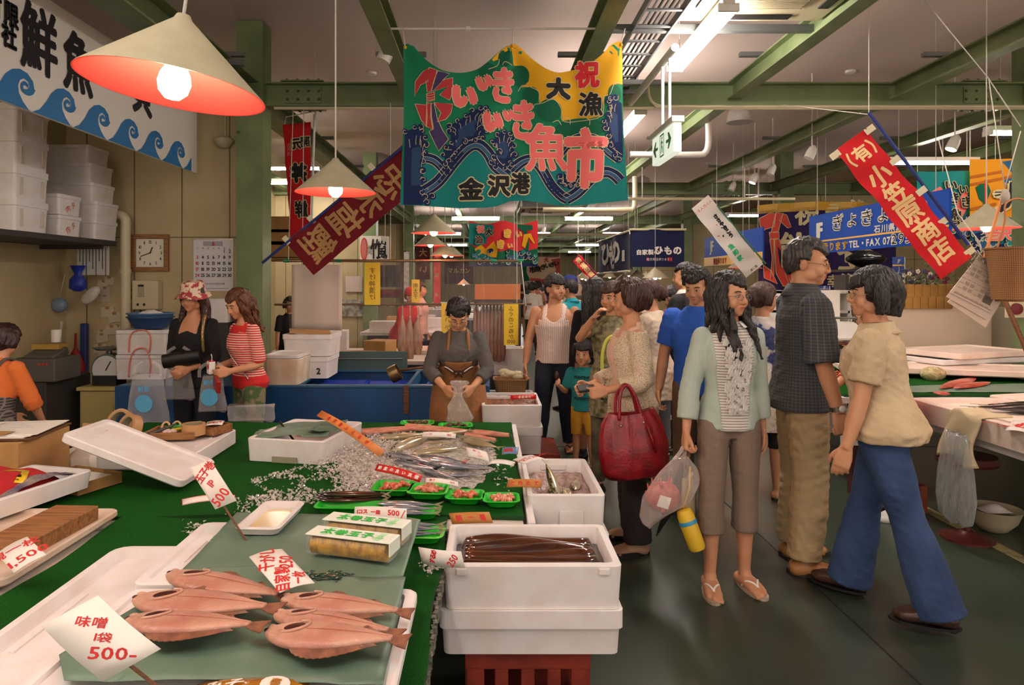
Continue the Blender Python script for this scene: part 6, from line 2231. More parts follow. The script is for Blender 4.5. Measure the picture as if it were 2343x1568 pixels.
# ---- people further back
def quick(label,px,Y,yaw,h,fem,shirt,pants,hair='short',hm=None,lean=0,head=(0,0,0),sleeve=0.75,skirt=None,arms=((4,9,12,4),(4,9,12,4)),seed=0,group=None,vox=0.010,locks=()):
 f=Fig(label,PX(px,Y),Y,yaw,h,fem,lean=lean,head=head,arms=arms,voxel=vox,group=group)
 f.top('shirt',shirt,hem=0.80,sleeve=sleeve,inf=0.018,sl_inf=0.018)
 if skirt:
  f.skirt('skirt',skirt)
 else:
  f.pants('trousers',pants,upto=1.95,inf=0.02)
 f.shoes(M_dark)
 f.hair(hm or M_hairk,hair,0.02,62,0.152,locks,vol=1.08,seed=seed)
 return f
C=lambda n,*rgb:mat(n,rgb,0.9)
f=quick('man in a teal polo shirt behind the man in the tank top',1312,8.0,-140,1.52,False,C('teal_polo',24,136,150),C('navy',36,40,60),seed=20,head=(10,10,0),lean=6)
f.collar(mat('teal_polo'),1.385,0.066,0.03)
f=quick('man in a blue and white cap facing right behind the teal polo shirt',1306,9.2,85,1.57,False,C('pale_shirt',206,196,180),C('grey',80,80,84),seed=21,head=(0,6,0))
b=MB();n=24
b.rings([[f.H@Vector((r*math.cos(2*PI*j/n),0.012+1.15*r*math.sin(2*PI*j/n),z))for j in range(n)]for r,z in((.094,0.13),(.094,0.165),(.08,0.21),(.04,0.238),(.008,0.243))],mat('cap_blue',(36,46,120),0.8))
b.box((0,-0.125,0.135),(0.12,0.09,0.008),mat('cap_blue'),M=f.H)
b.build('cap',f.o,smooth=50)
quick('person in a red checked shirt leaning over a far stall',1342,10.3,120,1.52,False,stripes('red_check',(176,40,46),(210,150,140),26,'Z',duty=0.3,axis2='X'),C('navy',36,40,60),lean=34,head=(0,20,0),sleeve=1.8,seed=22)
quick('person in a brown jacket and khaki trousers walking away down the far aisle',1194,15.4,178,1.46,True,C('brown_jacket',58,40,34),C('khaki_far',176,152,116),'bob',seed=23,sleeve=1.9)
quick('person in a pink top and jeans with a bag strap in the far aisle',1231,17,170,1.52,True,C('pink_far',226,166,150),C('jean_far',90,104,130),'bob',seed=24)
quick('person in black with dark hair in the far aisle, left of the pink top',1212,18.5,190,1.58,False,C('black_far',26,26,30),C('black_far',26,26,30),seed=25)
quick('person in a white shirt partly behind the curtain pole in the far aisle',1219,14,160,1.50,True,C('white_far',220,214,204),C('dark_far',40,38,40),'bob',seed=26)
quick('person in navy at the right of the far aisle',1246,20,180,1.6,False,C('navy_far',40,46,70),C('dark_far',40,38,40),seed=27)
f=quick('vendor in a red cap and red shirt bending behind the clear curtain',915,9.4,55,1.44,True,C('red_uniform',190,34,34),C('navy',36,40,60),lean=24,head=(0,14,0),sleeve=1.2,seed=28)
b=MB()
b.rings([[f.H@Vector((r*math.cos(2*PI*j/n),0.012+1.15*r*math.sin(2*PI*j/n),z))for j in range(n)]for r,z in((.098,0.125),(.098,0.17),(.082,0.215),(.04,0.242),(.008,0.246))],mat('red_uniform'))
b.build('cap',f.o,smooth=50)
quick('girl with dark hair facing right behind the clear curtain',962,10.1,80,1.49,True,C('pale_top',206,166,150),C('navy',36,40,60),'bob',M_hairb,seed=29,head=(0,6,0))
quick('dark haired person behind the column and hanging white sheet',660,8.6,30,1.32,True,C('black_far',26,26,30),C('black_far',26,26,30),'bob',lean=14,seed=30)
# ================================================================ BANNERS AND SIGNS
def cl(n,*rgb):
 return mat(n,rgb,0.85,bump=0.08,bscale=400,spec=0.25)
M_cream_ink=cl('cream_dye',206,190,146)
M_navy=cl('navy_dye',24,38,78)
M_teal=mat('teal_dye',(14,122,118),0.8,spec=0.3)
M_green=mat('green_dye',(14,118,80),0.8,spec=0.3)
M_dgreen=mat('dark_green_dye',(10,92,62),0.8,spec=0.3)
M_gold=mat('gold_dye',(224,166,22),0.75,spec=0.3)
M_pink=mat('pink_dye',(232,108,104),0.8)
M_crim=mat('crimson_dye',(176,46,52),0.8)
M_viol=mat('violet_dye',(58,44,92),0.8)
M_ink=mat('ink',(24,20,22),0.8)
M_scar=mat('scarlet_dye',(206,34,40),0.8)
M_navy2=mat('inner_navy_dye',(26,58,98),0.8)
M_blue2=mat('mid_blue_dye',(34,86,126),0.8)
Yb=4.66
zx=lambda x:((880+x/3.485)-CX)/F*Yb
zz=lambda y:EYE+(CY-(50+y/3.485))/F*Yb
zk=Yb/F/3.485
B_=lambda pts:[(zx(x),zz(y))for x,y in pts]
def fold(x,z):
 d=0.0
 for cx_ in(zx(165),zx(1020),zx(1885)):
  r=math.hypot(x-cx_,(z-zz(170))*0.55)
  a=math.atan2(x-cx_,zz(150)-z)
  d+=0.010*math.sin(a*8)*math.exp(-r*1.6)
 return d+0.012*math.sin(7*x+2*z)+0.010*math.sin(17*x-3*z)
t=thing('fishing_banner','large green and yellow festival fishing banner with pink lettering hung over the aisle','banner',(0,Yb,zz(1460)))
sh=Sheet(lambda x,z,l=0:(x,Yb+fold(x,z)-l,z),lmax=0.032)
top=spline([(150,190),(172,172),(200,176),(236,192),(300,270),(380,340),(470,392),(565,408),(660,402),(760,370),(860,290),(950,210),(1000,182),(1028,172),(1060,180),(1090,200),(1150,262),(1230,332),(1300,380),(1380,406),(1460,396),(1560,370),(1650,330),(1740,260),(1800,190),(1868,158),(1893,170)],3)
top=[(p.x,p.y)for p in top]
right=[(1900,450),(1902,700),(1912,1000),(1925,1250),(1937,1425)]
bot=[(1700,1447),(1500,1470),(1380,1462),(1250,1442),(1100,1428),(1000,1432),(900,1470),(800,1485),(600,1487),(450,1474),(300,1467),(122,1460)]
left=[(135,1100),(150,800),(150,500)]
base=top+right+bot+left
sh.poly(B_(base),M_green,off=0)
b=MB()
sh.poly(B_([(150,1110),(400,1060),(700,1040),(1000,1080),(1300,1150),(1500,1060),(1900,1000),(1912,1000),(1925,1250),(1937,1425)]+bot+[(135,1300)]),M_teal,off=0.003)
gold=[p for p in top if p[0]>=1010]+[(1897,500),(1850,500),(1812,540),(1790,592),(1745,605),(1725,690),(1720,760),(1640,775),(1545,792),(1420,782),(1410,690),(1345,622),(1290,618),(1240,650),(1228,560),(1170,515),(1090,515),(1150,470),(1150,400),(1085,342),(1030,345),(1022,290)]
sh.poly(B_(gold),M_gold,off=0.003)
sh.poly(B_([(855,305),(905,255),(960,206),(1006,184),(1020,200),(1010,235),(985,230),(940,250),(910,300),(868,318)]),M_gold,off=0.003)
for c,rx,ry in(((965,290),60,65),((1080,425),75,85),((1165,585),65,70),((1315,705),100,85),((820,400),70,70),((1560,850),190,80),((1830,580),55,75)):
 P_=[(c[0]+rx*math.cos(i*PI/12),c[1]+ry*math.sin(i*PI/12))for i in range(24)]
 P_=[(x,max(y,1+np.interp(x,[p[0]for p in top],[p[1]for p in top])))for x,y in P_]
 sh.poly(B_([(min(x,1895),y)for x,y in P_]),M_dgreen,off=0.0042)
for pts in(((915,300),(900,350),(830,380)),((1018,345),(960,320),(940,350)),((1150,515),(1100,500),(1065,550)),((1240,655),(1195,660),(1188,690)),((1410,820),(1385,785),(1340,800)),((1480,815),(1478,770),(1440,765)),((1630,830),(1632,790),(1610,775)),((1895,495),(1830,498),(1790,590),(1745,605),(1722,760),(1540,794),(1420,785),(1408,690),(1345,620),(1240,652),(1228,560),(1160,515))):
 sh.stroke(B_(pts),5*zk,M_cream_ink,off=0.0052)
# waves
for pts,w in(([(320,1350),(430,1270),(560,1110),(660,1010),(750,990),(830,1060),(880,1150),(980,1230)],95),([(310,1080),(390,1100),(450,1150),(500,1210)],80),([(1010,1190),(1090,1120),(1170,1100),(1250,1170),(1330,1300),(1410,1385),(1460,1415)],85),([(1450,1415),(1540,1360),(1660,1240),(1760,1200),(1830,1225),(1875,1270)],90),([(1390,1060),(1460,975),(1560,930),(1680,950),(1790,1040),(1868,1095)],80)):
 sh.stroke(B_(pts),w*zk,M_navy,off=0.0044)
 sh.stroke(B_(pts),w*.3*zk,M_blue2,off=0.0049)
 for o in(-.5,-.12,.22,.5):
  q=[Vector(p)for p in pts]
  n=len(q)
  ofs=[]
  for i,p in enumerate(q):
   tt=q[min(i+1,n-1)]-q[max(i-1,0)]
   tt.normalize()
   ofs.append((p.x-tt.y*w*o,p.y+tt.x*w*o))
  sh.stroke(B_(ofs),(4.5 if abs(o)==.5 else 3)*zk,M_cream_ink,off=0.0056)
blobs=[[(160,870),(270,835),(300,870),(330,950),(320,1050),(300,1150),(310,1260),(300,1390),(380,1390),(300,1460),(150,1460),(152,1100)],[(520,830),(620,770),(700,710),(790,690),(825,720),(780,790),(810,880),(760,950),(640,960),(540,1080),(480,1130),(470,1020),(530,960)],[(860,960),(930,880),(1000,890),(1020,960),(1040,1060),(990,1160),(880,1160),(850,1100),(920,1040)],[(1780,640),(1810,610),(1890,650),(1897,900),(1900,1080),(1850,1090),(1800,990),(1770,880),(1740,800),(1800,720)],[(1400,1230),(1480,1190),(1550,1210),(1550,1290),(1480,1310),(1420,1290)]]
rw=random.Random(4)
for P_ in blobs:
 sh.poly(B_(P_),M_navy,off=0.0049)
 cx_,cy_=sum(p[0]for p in P_)/len(P_),sum(p[1]for p in P_)/len(P_)
 sh.poly(B_([(cx_+(x-cx_)*.5,cy_+(y-cy_)*.5)for x,y in P_]),M_navy2,off=0.0054)
 S2=spline(P_,3,closed=True)
 for i,p in enumerate(S2):
  if p.x>1880 or p.x<160 or p.y>1455:
   continue
  r=rw.uniform(20,30)
  if i%2:
   continue
  sh.poly(B_([(p.x+r*math.cos(k*PI/6),p.y+r*math.sin(k*PI/6))for k in range(12)]),M_navy,off=0.0058,res=0.2)
  a0=rw.uniform(0,6.28)
  sh.stroke(B_([(p.x+r*(1-.09*k)*math.cos(a0+k*.62),p.y+r*(1-.09*k)*math.sin(a0+k*.62))for k in range(9)]),4*zk,M_cream_ink,off=0.0064)
  sh.stroke(B_([(p.x+(cx_-p.x)*.22+10*math.cos(a0),p.y+(cy_-p.y)*.22),(p.x+(cx_-p.x)*.34,p.y+(cy_-p.y)*.30+12),(p.x+(cx_-p.x)*.36,p.y+(cy_-p.y)*.36+30)]),4*zk,M_cream_ink,off=0.0064)
# red bow
for P_,m_ in(([(240,470),(300,400),(352,368),(345,480),(285,500),(238,590)],M_crim),([(356,365),(420,390),(395,480),(372,560),(340,560),(330,480)],M_crim),([(425,395),(520,420),(470,470),(385,560),(375,555),(400,470)],M_viol),([(470,470),(545,450),(545,560),(520,630),(440,590),(510,520),(400,560)],M_crim),([(335,575),(400,565),(402,630),(338,640)],M_crim),([(240,650),(330,662),(335,640),(340,760),(335,840),(290,780)],M_crim),([(338,650),(372,650),(368,760),(385,865),(330,830)],M_crim),([(372,660),(395,650),(420,770),(460,860),(510,935),(430,1030),(385,940),(355,875),(390,850),(375,760)],M_viol),([(395,650),(545,660),(530,730),(490,780),(420,800),(450,730)],M_crim)):
 sh.poly(B_(P_),m_,off=0.0042)
 sh.stroke(B_(P_+P_[:1]),5*zk,M_cream_ink,off=0.0052,smooth=False)
for y in(585,605,622):
 sh.stroke(B_([(335,y),(368,y+6),(402,y-4)]),4*zk,M_cream_ink,off=0.0054)
def T(ch,x,y,size,m_,bold,ol=None,rot=0.0,om=M_cream_ink,sx=1.0,sy=1.0,off=0.0072):
 sh.text(ch,zx(x),zz(y),size*zk,m_,off=off,bold=bold*zk,outline=ol*zk if ol else None,om=om,rot=rot,sx=sx,sy=sy)
T('い',640,600,185,M_pink,22,7,-0.05,sx=1.1)
T('い',800,488,120,M_pink,20,7,0.25)
T('き',945,510,290,M_pink,13,6,-0.03,sx=.72,sy=1.05)
T('い',865,805,165,M_pink,24,8,0.0,sx=.85)
T('い',993,745,80,M_pink,16,7,0.2)
T('き',1105,780,330,M_pink,14,6,-0.02,sx=.62,sy=1.05)
T('魚',1290,1000,370,M_pink,10,7,0.02,sx=.95,sy=1.05)
T('市',1600,1090,420,M_pink,20,8,-0.03,sx=.80,sy=1.15)
T('大',1385,535,185,M_ink,13,7,sx=1.05,sy=.9)
T('祝',1612,425,200,M_scar,10,7,sx=.95,sy=1.05)
T('漁',1640,660,200,M_ink,7,7,sx=.95)
T('金',690,1335,180,M_ink,9,10,sx=1.1)
T('沢',912,1310,170,M_ink,9,10,sx=1.05)
T('港',1082,1290,165,M_ink,8,10,sx=.9,sy=1.05)
sh.mb.build('banner_cloth',t,smooth=True,world=True)
b=MB()
for x,y in((165,190),(1022,180),(1885,170)):
 b.tube([(zx(x),Yb,zz(y+14)),(zx(x-(22 if x<500 else 0)+(35 if x>1500 else 0)),Yb+0.01,3.236)],0.003,M_rope,6)
 b.ell((zx(x),Yb-0.002,zz(y+14)),(0.012,0.006,0.012),M_gold,10)
b.build('hanging_cord',t,smooth=True,world=True)
# ---- simple strips
def strip_banner(label,bl,br,tl,m,texts,th=0.002,wave=0.012,pole=None,mpole=None,cat='banner',tabs=None,lm=0.05,name='strip_banner',taper=0.0,extra=None):
 """cloth strip spanned by three world corners; texts = (str, u, v, size in widths, m, kw)"""
 bl,br,tl=Vector(bl),Vector(br),Vector(tl)
 ex,ey=(br-bl),(tl-bl)
 w,h=ex.length,ey.length
 fn0=plane_fn(bl,ex,ey)
 fn=lambda x,y,l=0:fn0(w/2+(x-w/2)*(1-taper*(1-y/h)),y,l+wave*math.sin(5.2*y/w+3*x/w)+wave*.5*math.sin(3.1*y/w-5*x/w))
 t=thing(name,label,cat,bl+ex/2)
 b=MB()
 b.grid(lambda u,v:fn(u*w,v*h),10,30,m)
 sh=Sheet(fn,b,lmax=lm)
 for s_,u,v,z,mm,kw in texts:
  sh.text(s_,u*w,v*h,z*w,mm,off=0.0018,**kw)
 if extra:
  extra(sh,w,h)
 b.build('cloth',t,smooth=True,world=True)
 if tabs:
  ux,uy=ex.normalized(),ey.normalized()
  for s_,q in tabs:
   b=MB()
   p=fn(w if s_>0 else 0,q*h)
   b.box((0,0,0),(0.075,0.004,0.045),M_cream,M=Matrix.Translation(p+ux*s_*0.015)@Matrix(((ux.x,0,uy.x,0),(ux.y,1,uy.y,0),(ux.z,0,uy.z,0),(0,0,0,1))))
   b.build('tab',t,world=True)
 if pole:
  b=MB()
  b.tube([Vector(p)for p in pole],0.012,mpole,8)
  b.build('pole',t,world=True,smooth=40)
  q=max((Vector(p)for p in pole),key=lambda v:v.z)
  b=MB()
  b.tube([q,(q.x,q.y,ZC+0.01)],0.003,M_rope,5)
  b.build('hanging_cord',t,world=True)
 return t
M_bpole=mat('blue_pole',(30,48,110),0.4)
M_shaded_red=cl('shaded_red_cloth',104,16,26)  # red darkened to carry the shade on the banner's back
M_tan=cl('tan_and_shaded_dye',168,130,82)  # lettering darkened by the same back shade; plain tan on other banners
Y=5.75
strip_banner('red diagonal banner in painted back shade with reversed characters behind the second pendant lamp',W(655,556,Y),W(718,630,Y),W(1024,244,Y+0.02),M_shaded_red,[(c,0.5,v,0.78,M_tan,dict(mirror=False,bold=0.0055,sx=-1))for c,v in(('鰹',0.115),('塩',0.285),('永',0.44),('忠',0.575),('一',0.70))],pole=[W(600,602,Y),W(1000,272,Y)],mpole=M_bpole,tabs=[(-1,.01),(-1,.16),(-1,.54)])
M_rb=cl('red_cloth_banner',196,30,36)
Y=4.72
strip_banner('red diagonal banner with cream company characters on a blue pole at the right',W(2152,640,Y),W(2222,588,Y),W(1910,346,Y),M_rb,[('(有)',0.5,0.895,0.40,M_tan2,dict(bold=0.008,sy=1.3))if False else('有',0.5,0.895,0.46,cl('cream_letter',226,190,134),dict(bold=0.004))]+[(c,0.5,v,0.66,cl('cream_letter',226,190,134),dict(bold=0.0055))for c,v in(('小',0.72),('笠',0.575),('原',0.43),('商',0.29),('店',0.14))],pole=[W(1988,258,Y),W(2215,560,Y)],mpole=M_bpole,tabs=[(1,.98),(1,.74),(1,.50),(1,.27),(1,.03),(-1,.98)],extra=lambda sh,w,h:(sh.stroke([(0.20*w,0.845*h),(0.12*w,0.895*h),(0.20*w,0.945*h)],0.016,_mats['cream_letter'],off=0.002),sh.stroke([(0.80*w,0.845*h),(0.88*w,0.895*h),(0.80*w,0.945*h)],0.016,_mats['cream_letter'],off=0.002)))
m=MB()
m.tube([W(1988,262,Y),(PX(2000,Y),6.35,3.16)],0.003,M_rope,6)
m.tube([W(2222,560,Y),(PX(2343,5.2)+0.1,6.35,2.2)],0.003,M_rope,6)
tag(m.build('string',smooth=True),'thin cords tying the right red banner to the beam','cord')
Y=9.0
Mg=cl('leaf_letter',60,170,110)
strip_banner('white diagonal banner with brushed characters and green lettering',W(1707,636,Y),W(1746,604,Y),W(1582,478,Y),cl('white_cloth',214,206,196),[('とる人売る人',0.45,0.93,0.17,cl('rust_letter',196,90,70),{}),('ささやきこう',0.66,0.62,0.22,M_ink,dict(vertical=True,bold=0.006)),('漁師家',0.34,0.30,0.26,Mg,dict(vertical=True,bold=0.004,pitch=1.25)),('橋口屋',0.55,0.03,0.13,M_ink,{}),],pole=[W(1640,470,Y),W(1752,604,Y)],mpole=mat('green_pole',(60,110,80),0.5),extra=lambda sh,w,h:(sh.stroke([(0.2*w,0.56*h),(0.45*w,0.68*h)],0.03,M_scar,off=0.002),sh.stroke([(0.36*w,0.52*h),(0.55*w,0.62*h)],0.02,M_ink,off=0.002)))
Y=18.0
strip_banner('small far red diagonal banner left of the navy curtains',W(1351,642,Y),W(1366,626,Y),W(1311,598,Y),M_rb,[(c,0.5,v,0.6,cl('cream_letter',226,190,134),dict(bold=0.01))for c,v in(('有',0.86),('塩',0.6),('田',0.38),('商',0.15))],pole=[W(1323,584,Y),W(1378,642,Y)],mpole=M_bpole)
Y=7.0
strip_banner('narrow upright red banner beside the green column with black outlined characters',W(656,548,Y),W(720,542,Y),W(647,285,Y),M_rb,[('元',0.44,0.82,0.40,M_ink,dict(sx=-1,bold=0.006,outline=0.008,om=M_cream_ink)),('開',0.80,0.83,0.38,M_ink,dict(sx=-1,bold=0.004,outline=0.008,om=M_cream_ink)),('丼',0.52,0.57,0.66,M_ink,dict(sx=-1,bold=0.016,outline=0.010,om=M_cream_ink)),('鮮',0.58,0.25,0.60,M_ink,dict(sx=-1,bold=0.008,outline=0.008,om=M_cream_ink)),('金沢港',0.16,0.78,0.16,cl('pale_pink_letter',220,130,120),dict(vertical=True,sx=-1))],taper=0.30,pole=[W(720,262,Y),W(712,545,Y)],mpole=M_white)
m=MB()
m.tube([W(652,285,Y),W(654,268,Y),W(722,254,Y),W(722,262,Y)],0.006,M_white,6)
m.tube([W(690,260,Y),(PX(690,6.5),6.5,3.16)],0.006,M_white,6)
tag(m.build('hanging_rod',smooth=True),'white rod the narrow red banner hangs from','rod')
# ---- fishmonger sign at the upper left
XS=-2.68
t=thing('shop_sign','white fishmonger sign with black brush characters and blue waves','sign',(XS,4.5,2.5))
b=MB()
b.box((XS-0.012,4.5,2.865),(0.02,3.6,0.73),mat('sign_white',(230,224,214),0.5))
b.build('board',t,world=True,bevel=0.003)
sh=Sheet(lambda y,z,l=0:(XS+l,y,z),lmax=None)
M_wave=mat('wave_blue',(14,108,168),0.5)
for ch,y,z,s_,bo in(('鮮',4.08,2.945,.40,.012),('魚',4.47,2.93,.38,.014),('貝',5.30,2.97,.36,.014),('限',3.84,3.00,.14,.008),('社',3.82,2.88,.14,.008),('有',3.70,3.00,.14,.008),('会',3.68,2.88,.14,.008)):
 sh.text(ch,y,z,s_,M_ink,off=0.002,bold=bo,sx=.86,sy=1.05)
for k in range(9):
 y0=2.86+0.40*k
 if y0>6.2:
  break
 q=lambda pts:[(y0+a*0.40,2.502+c*0.25)for a,c in pts]
 if y0+0.4<6.3:
  sh.poly(q([(-.12,0),(0.05,.12),(0.20,.36),(0.32,.62),(0.46,.80),(0.62,.88),(0.78,.85),(0.90,.72),(0.93,.55),(0.86,.42),(0.74,.38),(0.70,.45),(0.78,.48),(0.82,.56),(0.80,.66),(0.70,.70),(0.62,.62),(0.58,.48),(0.60,.32),(0.68,.16),(0.80,.02),(0.86,0)]),M_wave,off=0.0015)
  sh.stroke(q([(0.93,.55),(.88,.44),(.78,.38),(.68,.42),(.66,.52),(.72,.60),(.79,.55)]),0.022,M_wave,off=0.002)
 else:
  sh.poly(q([(-.12,0),(0.05,.12),(0.20,.36),(0.28,.5),(0.28,0)]),M_wave,off=0.0015)
sh.mb.build('lettering',t,world=True)
b=MB()
for y in(3.4,5.6):
 b.tube([(XS,y,3.2),(XS,y,3.95)],0.006,M_rope,6)
b.build('hanging_cord',t,world=True)
# ---- distant fishing banners
def small_banner(label,x0,y0,x1,y1,Y,ground,blocks,texts,sag=8,bottom=None,rot=0.0,waves=True):
 t=thing('fishing_banner',label,'banner',W((x0+x1)/2,y1,Y))
 k=Y/F
 fn=lambda px,py,l=0:(PX(px,Y),Y+rot*(px-x0)*k+0.03*math.sin((px-x0)*k*9)-l,EYE+(CY-py)*k)
 sh=Sheet(fn,lmax=None)
 w=x1-x0
 cols=24
 tp=lambda u:y0+sag*(abs(math.sin(2*PI*u)))**1.3
 b=sh.mb
 b.grid(lambda u,v:fn(x0+w*u,y1+(tp(u)-y1)*v),cols,8,ground)
 for poly,m_ in blocks:
  sh.lmax=12
  sh.poly([(x0+u*w,max(y0+v*(y1-y0),tp(u)+.5))for u,v in poly],m_,off=0.004+0.0015*blocks.index((poly,m_)),res=14)
 sh.lmax=None
 if waves:
  r=random.Random(int(x0))
  for i in range(46):
   u,v=r.random(),0.66+0.28*r.random()
   rr_=(y1-y0)*r.uniform(.03,.06)
   c=(x0+u*w,y0+v*(y1-y0))
   P_=[(min(max(c[0]+rr_*math.cos(a),x0),x1),c[1]+rr_*math.sin(a))for a in(PI/5*q for q in range(10))]
   sh.poly(P_,(M_navy,M_blue2,M_teal)[i%3],off=0.020+0.0004*i,res=None)
   sh.stroke([(c[0]+rr_*(1-.1*q)*math.cos(q*.7),c[1]+rr_*(1-.1*q)*math.sin(q*.7))for q in range(7)],rr_*.22,M_cream_ink,off=0.0205+0.0004*i)
 for s_,u,v,z,m_,ol in texts:
  q=Sheet(lambda a,c,l=0:fn(x0+u*w+a,y0+v*(y1-y0)-c,l),b)
  q.text(s_,0,0,z*(y1-y0),m_,off=0.044,bold=0.05*z*(y1-y0),outline=(0.05*z*(y1-y0))if ol else None,om=M_cream_ink)
 b.build('banner_cloth',t,smooth=True,world=True)
 b=MB()
 for u in(0.01,0.5,0.99):
  p=Vector(fn(x0+u*w,y0+1))
  b.tube([p,(p.x,p.y,min(ZC,ZC+0.01))],0.004,M_rope,5)
 b.build('hanging_cord',t,world=True)
 return t
small_banner('distant red and green fishing banner with a tied green bundle above the clear curtain',1073,505,1230,610,12.0,M_scar,[([(0,0.05),(.36,0.1),(.36,.3),(.26,.36),(.25,.5),(.12,.56),(0,.5)],M_teal),([(0,.92),(1,.92),(1,1),(0,1)],M_navy),([(0,.5),(.12,.62),(.3,.60),(.45,.68),(.6,.62),(.75,.7),(1,.6),(1,.92),(0,.92)],M_dgreen),([(.08,.62),(.18,.52),(.24,.62),(.36,.45),(.42,.6),(.4,.8),(.1,.82)],M_gold),([(.70,.06),(.92,.10),(.93,.2),(.84,.22),(.88,.5),(.86,.7),(.78,.78),(.82,.5),(.80,.25),(.70,.14)],M_dgreen),([(.80,.3),(.90,.28),(.96,.5),(.94,.5),(.87,.36),(.82,.6),(.77,.55)],M_gold)],[('祝',.17,.19,.17,M_pink,1),('大',.29,.25,.17,M_ink,1),('漁',.15,.42,.17,M_ink,1),('い',.73,.30,.15,M_gold,1),('き',.56,.28,.2,M_gold,1),('い',.60,.55,.12,M_gold,1),('き',.46,.52,.2,M_gold,1)])
small_banner('far cream banner with reversed black characters behind the man in the tank top',1196,588,1282,645,17.0,cl('cream_cloth',214,190,160),[([(0,.1),(.12,.2),(.1,.6),(.2,.95),(0,1)],M_dgreen),([(.75,.1),(1,.05),(1,.95),(.8,.9),(.9,.5)],cl('rose_cloth',176,80,80)),([(.2,.85),(.6,.88),(.75,1),(.2,1)],cl('rose_cloth',176,80,80))],[('市',.26,.52,.27,M_ink,0),('魚',.40,.47,.27,M_ink,0),('き',.54,.41,.24,M_ink,0),('い',.66,.36,.24,M_ink,0),('き',.78,.32,.22,M_ink,0),('い',.9,.27,.22,M_ink,0),('大',.62,.12,.2,M_crim,0),('沢',.78,.75,.2,M_tan,0)],sag=2,waves=False)
small_banner('teal fishing banner with pink blossoms behind the red right banner',2098,392,2218,548,8.4,M_teal,[([(.30,.30),(.45,.22),(.62,.40),(.55,.62),(.40,.55)],M_pink),([(.82,.34),(.93,.30),(.96,.5),(.84,.66),(.70,.74),(.66,.6)],M_pink),([(.3,.5),(.52,.45),(.58,.68),(.4,.72)],M_dgreen),([(0,.78),(1,.74),(1,1),(0,1)],M_navy)],[('い',.60,.22,.17,M_ink,1),('き',.64,.40,.17,M_ink,1),('い',.82,.28,.15,M_ink,1),('き',.86,.46,.17,M_ink,1),('魚',.68,.64,.17,M_ink,1),('市',.72,.82,.17,M_ink,1)],sag=0)
small_banner('orange fishing banner with a green bow and large black character at the right edge',2219,364,2338,580,8.3,cl('orange_cloth',222,146,30),[([(.0,.9),(1,.9),(1,1),(0,1)],M_navy),([(0,.62),(.3,.7),(.6,.6),(1,.66),(1,.9),(0,.9)],M_teal),([(.6,.03),(1,0.0),(1,.22),(.8,.30),(.62,.24),(.78,.16)],M_blue2),([(.12,.30),(.34,.22),(.42,.34),(.34,.46),(.40,.60),(.26,.62),(.28,.46),(.2,.42)],M_dgreen),([(.30,.22),(.36,.22),(.36,.6),(.32,.6)],M_scar),([(0,.18),(.6,.12),(.6,.15),(0,.21)],cl('rust_stripe',176,96,30)),([(0,.26),(.9,.16),(.9,.19),(0,.29)],cl('rust_stripe',176,96,30)),([(0,.52),(.5,.46),(.5,.49),(0,.55)],cl('rust_stripe',176,96,30))],[('大',.74,.42,.34,M_ink,1),('金',.40,.80,.13,M_pink,1),('沢',.60,.80,.13,M_pink,1),('港',.82,.80,.13,M_pink,1)],sag=0)
# ---- navy dried fish curtains around a stall corner
M_nav=cl('navy_curtain',26,32,66)
M_lt=cl('curtain_white',226,222,212)
t=thing('shop_curtain','navy dried fish shop curtain, left face running away from the aisle','curtain',(2.5,13.7,1.7))
fn=lambda y,z,l=0:(2.5-l+0.03*math.sin(y*4+z),y,z)
sh=Sheet(lambda u,z,l=0:fn(15.5-u,z,l))
sh.mb.grid(lambda u,v:fn(15.5-3.5*u,1.70+(0.69)*v),30,6,M_nav)
sh.text('ひもの',1.75,2.07,0.50,M_lt,off=0.012,bold=0.03,vertical=False,sx=1.5,pitch=1.2)
sh.text('屋',2.9,1.98,0.22,M_lt,off=0.012,bold=0.01)
sh.text('朝市',0.35,2.26,0.12,M_lt,off=0.012)
sh.text('ヤマカ水産',2.0,1.80,0.10,M_lt,off=0.012,sx=2)
sh.text('三',1.3,1.80,0.10,M_scar,off=0.012,bold=.01)
sh.mb.build('cloth',t,smooth=True,world=True)
b=MB();b.tube([(2.5,12.0,2.40),(2.5,15.5,2.40)],0.02,M_cream,8);b.tube([(2.5,12.0,1.69),(2.5,15.5,1.69)],0.02,M_cream,8);b.build('rod',t,world=True)
b=MB()
for y in(12.1,13.8,15.4):
 b.tube([(2.5,y,2.4),(2.5,y,ZC+0.01)],0.004,M_rope,5)
b.build('hanging_cord',t,world=True)
t=thing('shop_curtain','navy dried fish shop curtain facing the camera with a red line of text','curtain',(3.1,12.0,1.75))
fn=lambda x,z,l=0:(x,12.0-l+0.025*math.sin(x*8),z)
sh=Sheet(fn)
sh.mb.grid(lambda u,v:fn(2.52+0.95*u,1.76+(0.66)*v),30,6,M_nav)
sh.text('自家製の',2.82,2.02,0.10,M_lt,off=0.012,bold=0.003)
sh.text('ひもの',3.18,2.05,0.16,M_lt,off=0.012,bold=0.009,pitch=1.05)
sh.poly([(2.80,1.86),(3.26,1.86),(3.26,1.93),(2.80,1.93)],cl('curtain_red',160,36,44),off=0.008)
sh.text('地方発送承ります。',3.03,1.895,0.052,M_lt,off=0.013)
sh.mb.build('cloth',t,smooth=True,world=True)
b=MB();b.tube([(2.5,12.0,2.42),(3.5,12.0,2.42)],0.02,M_cream,8);b.build('rod',t,world=True)
b=MB()
for x in(2.6,ZC+0.01):
 b.tube([(x,12,2.42),(x,12,ZC+0.01)],0.004,M_rope,5)
b.build('hanging_cord',t,world=True)
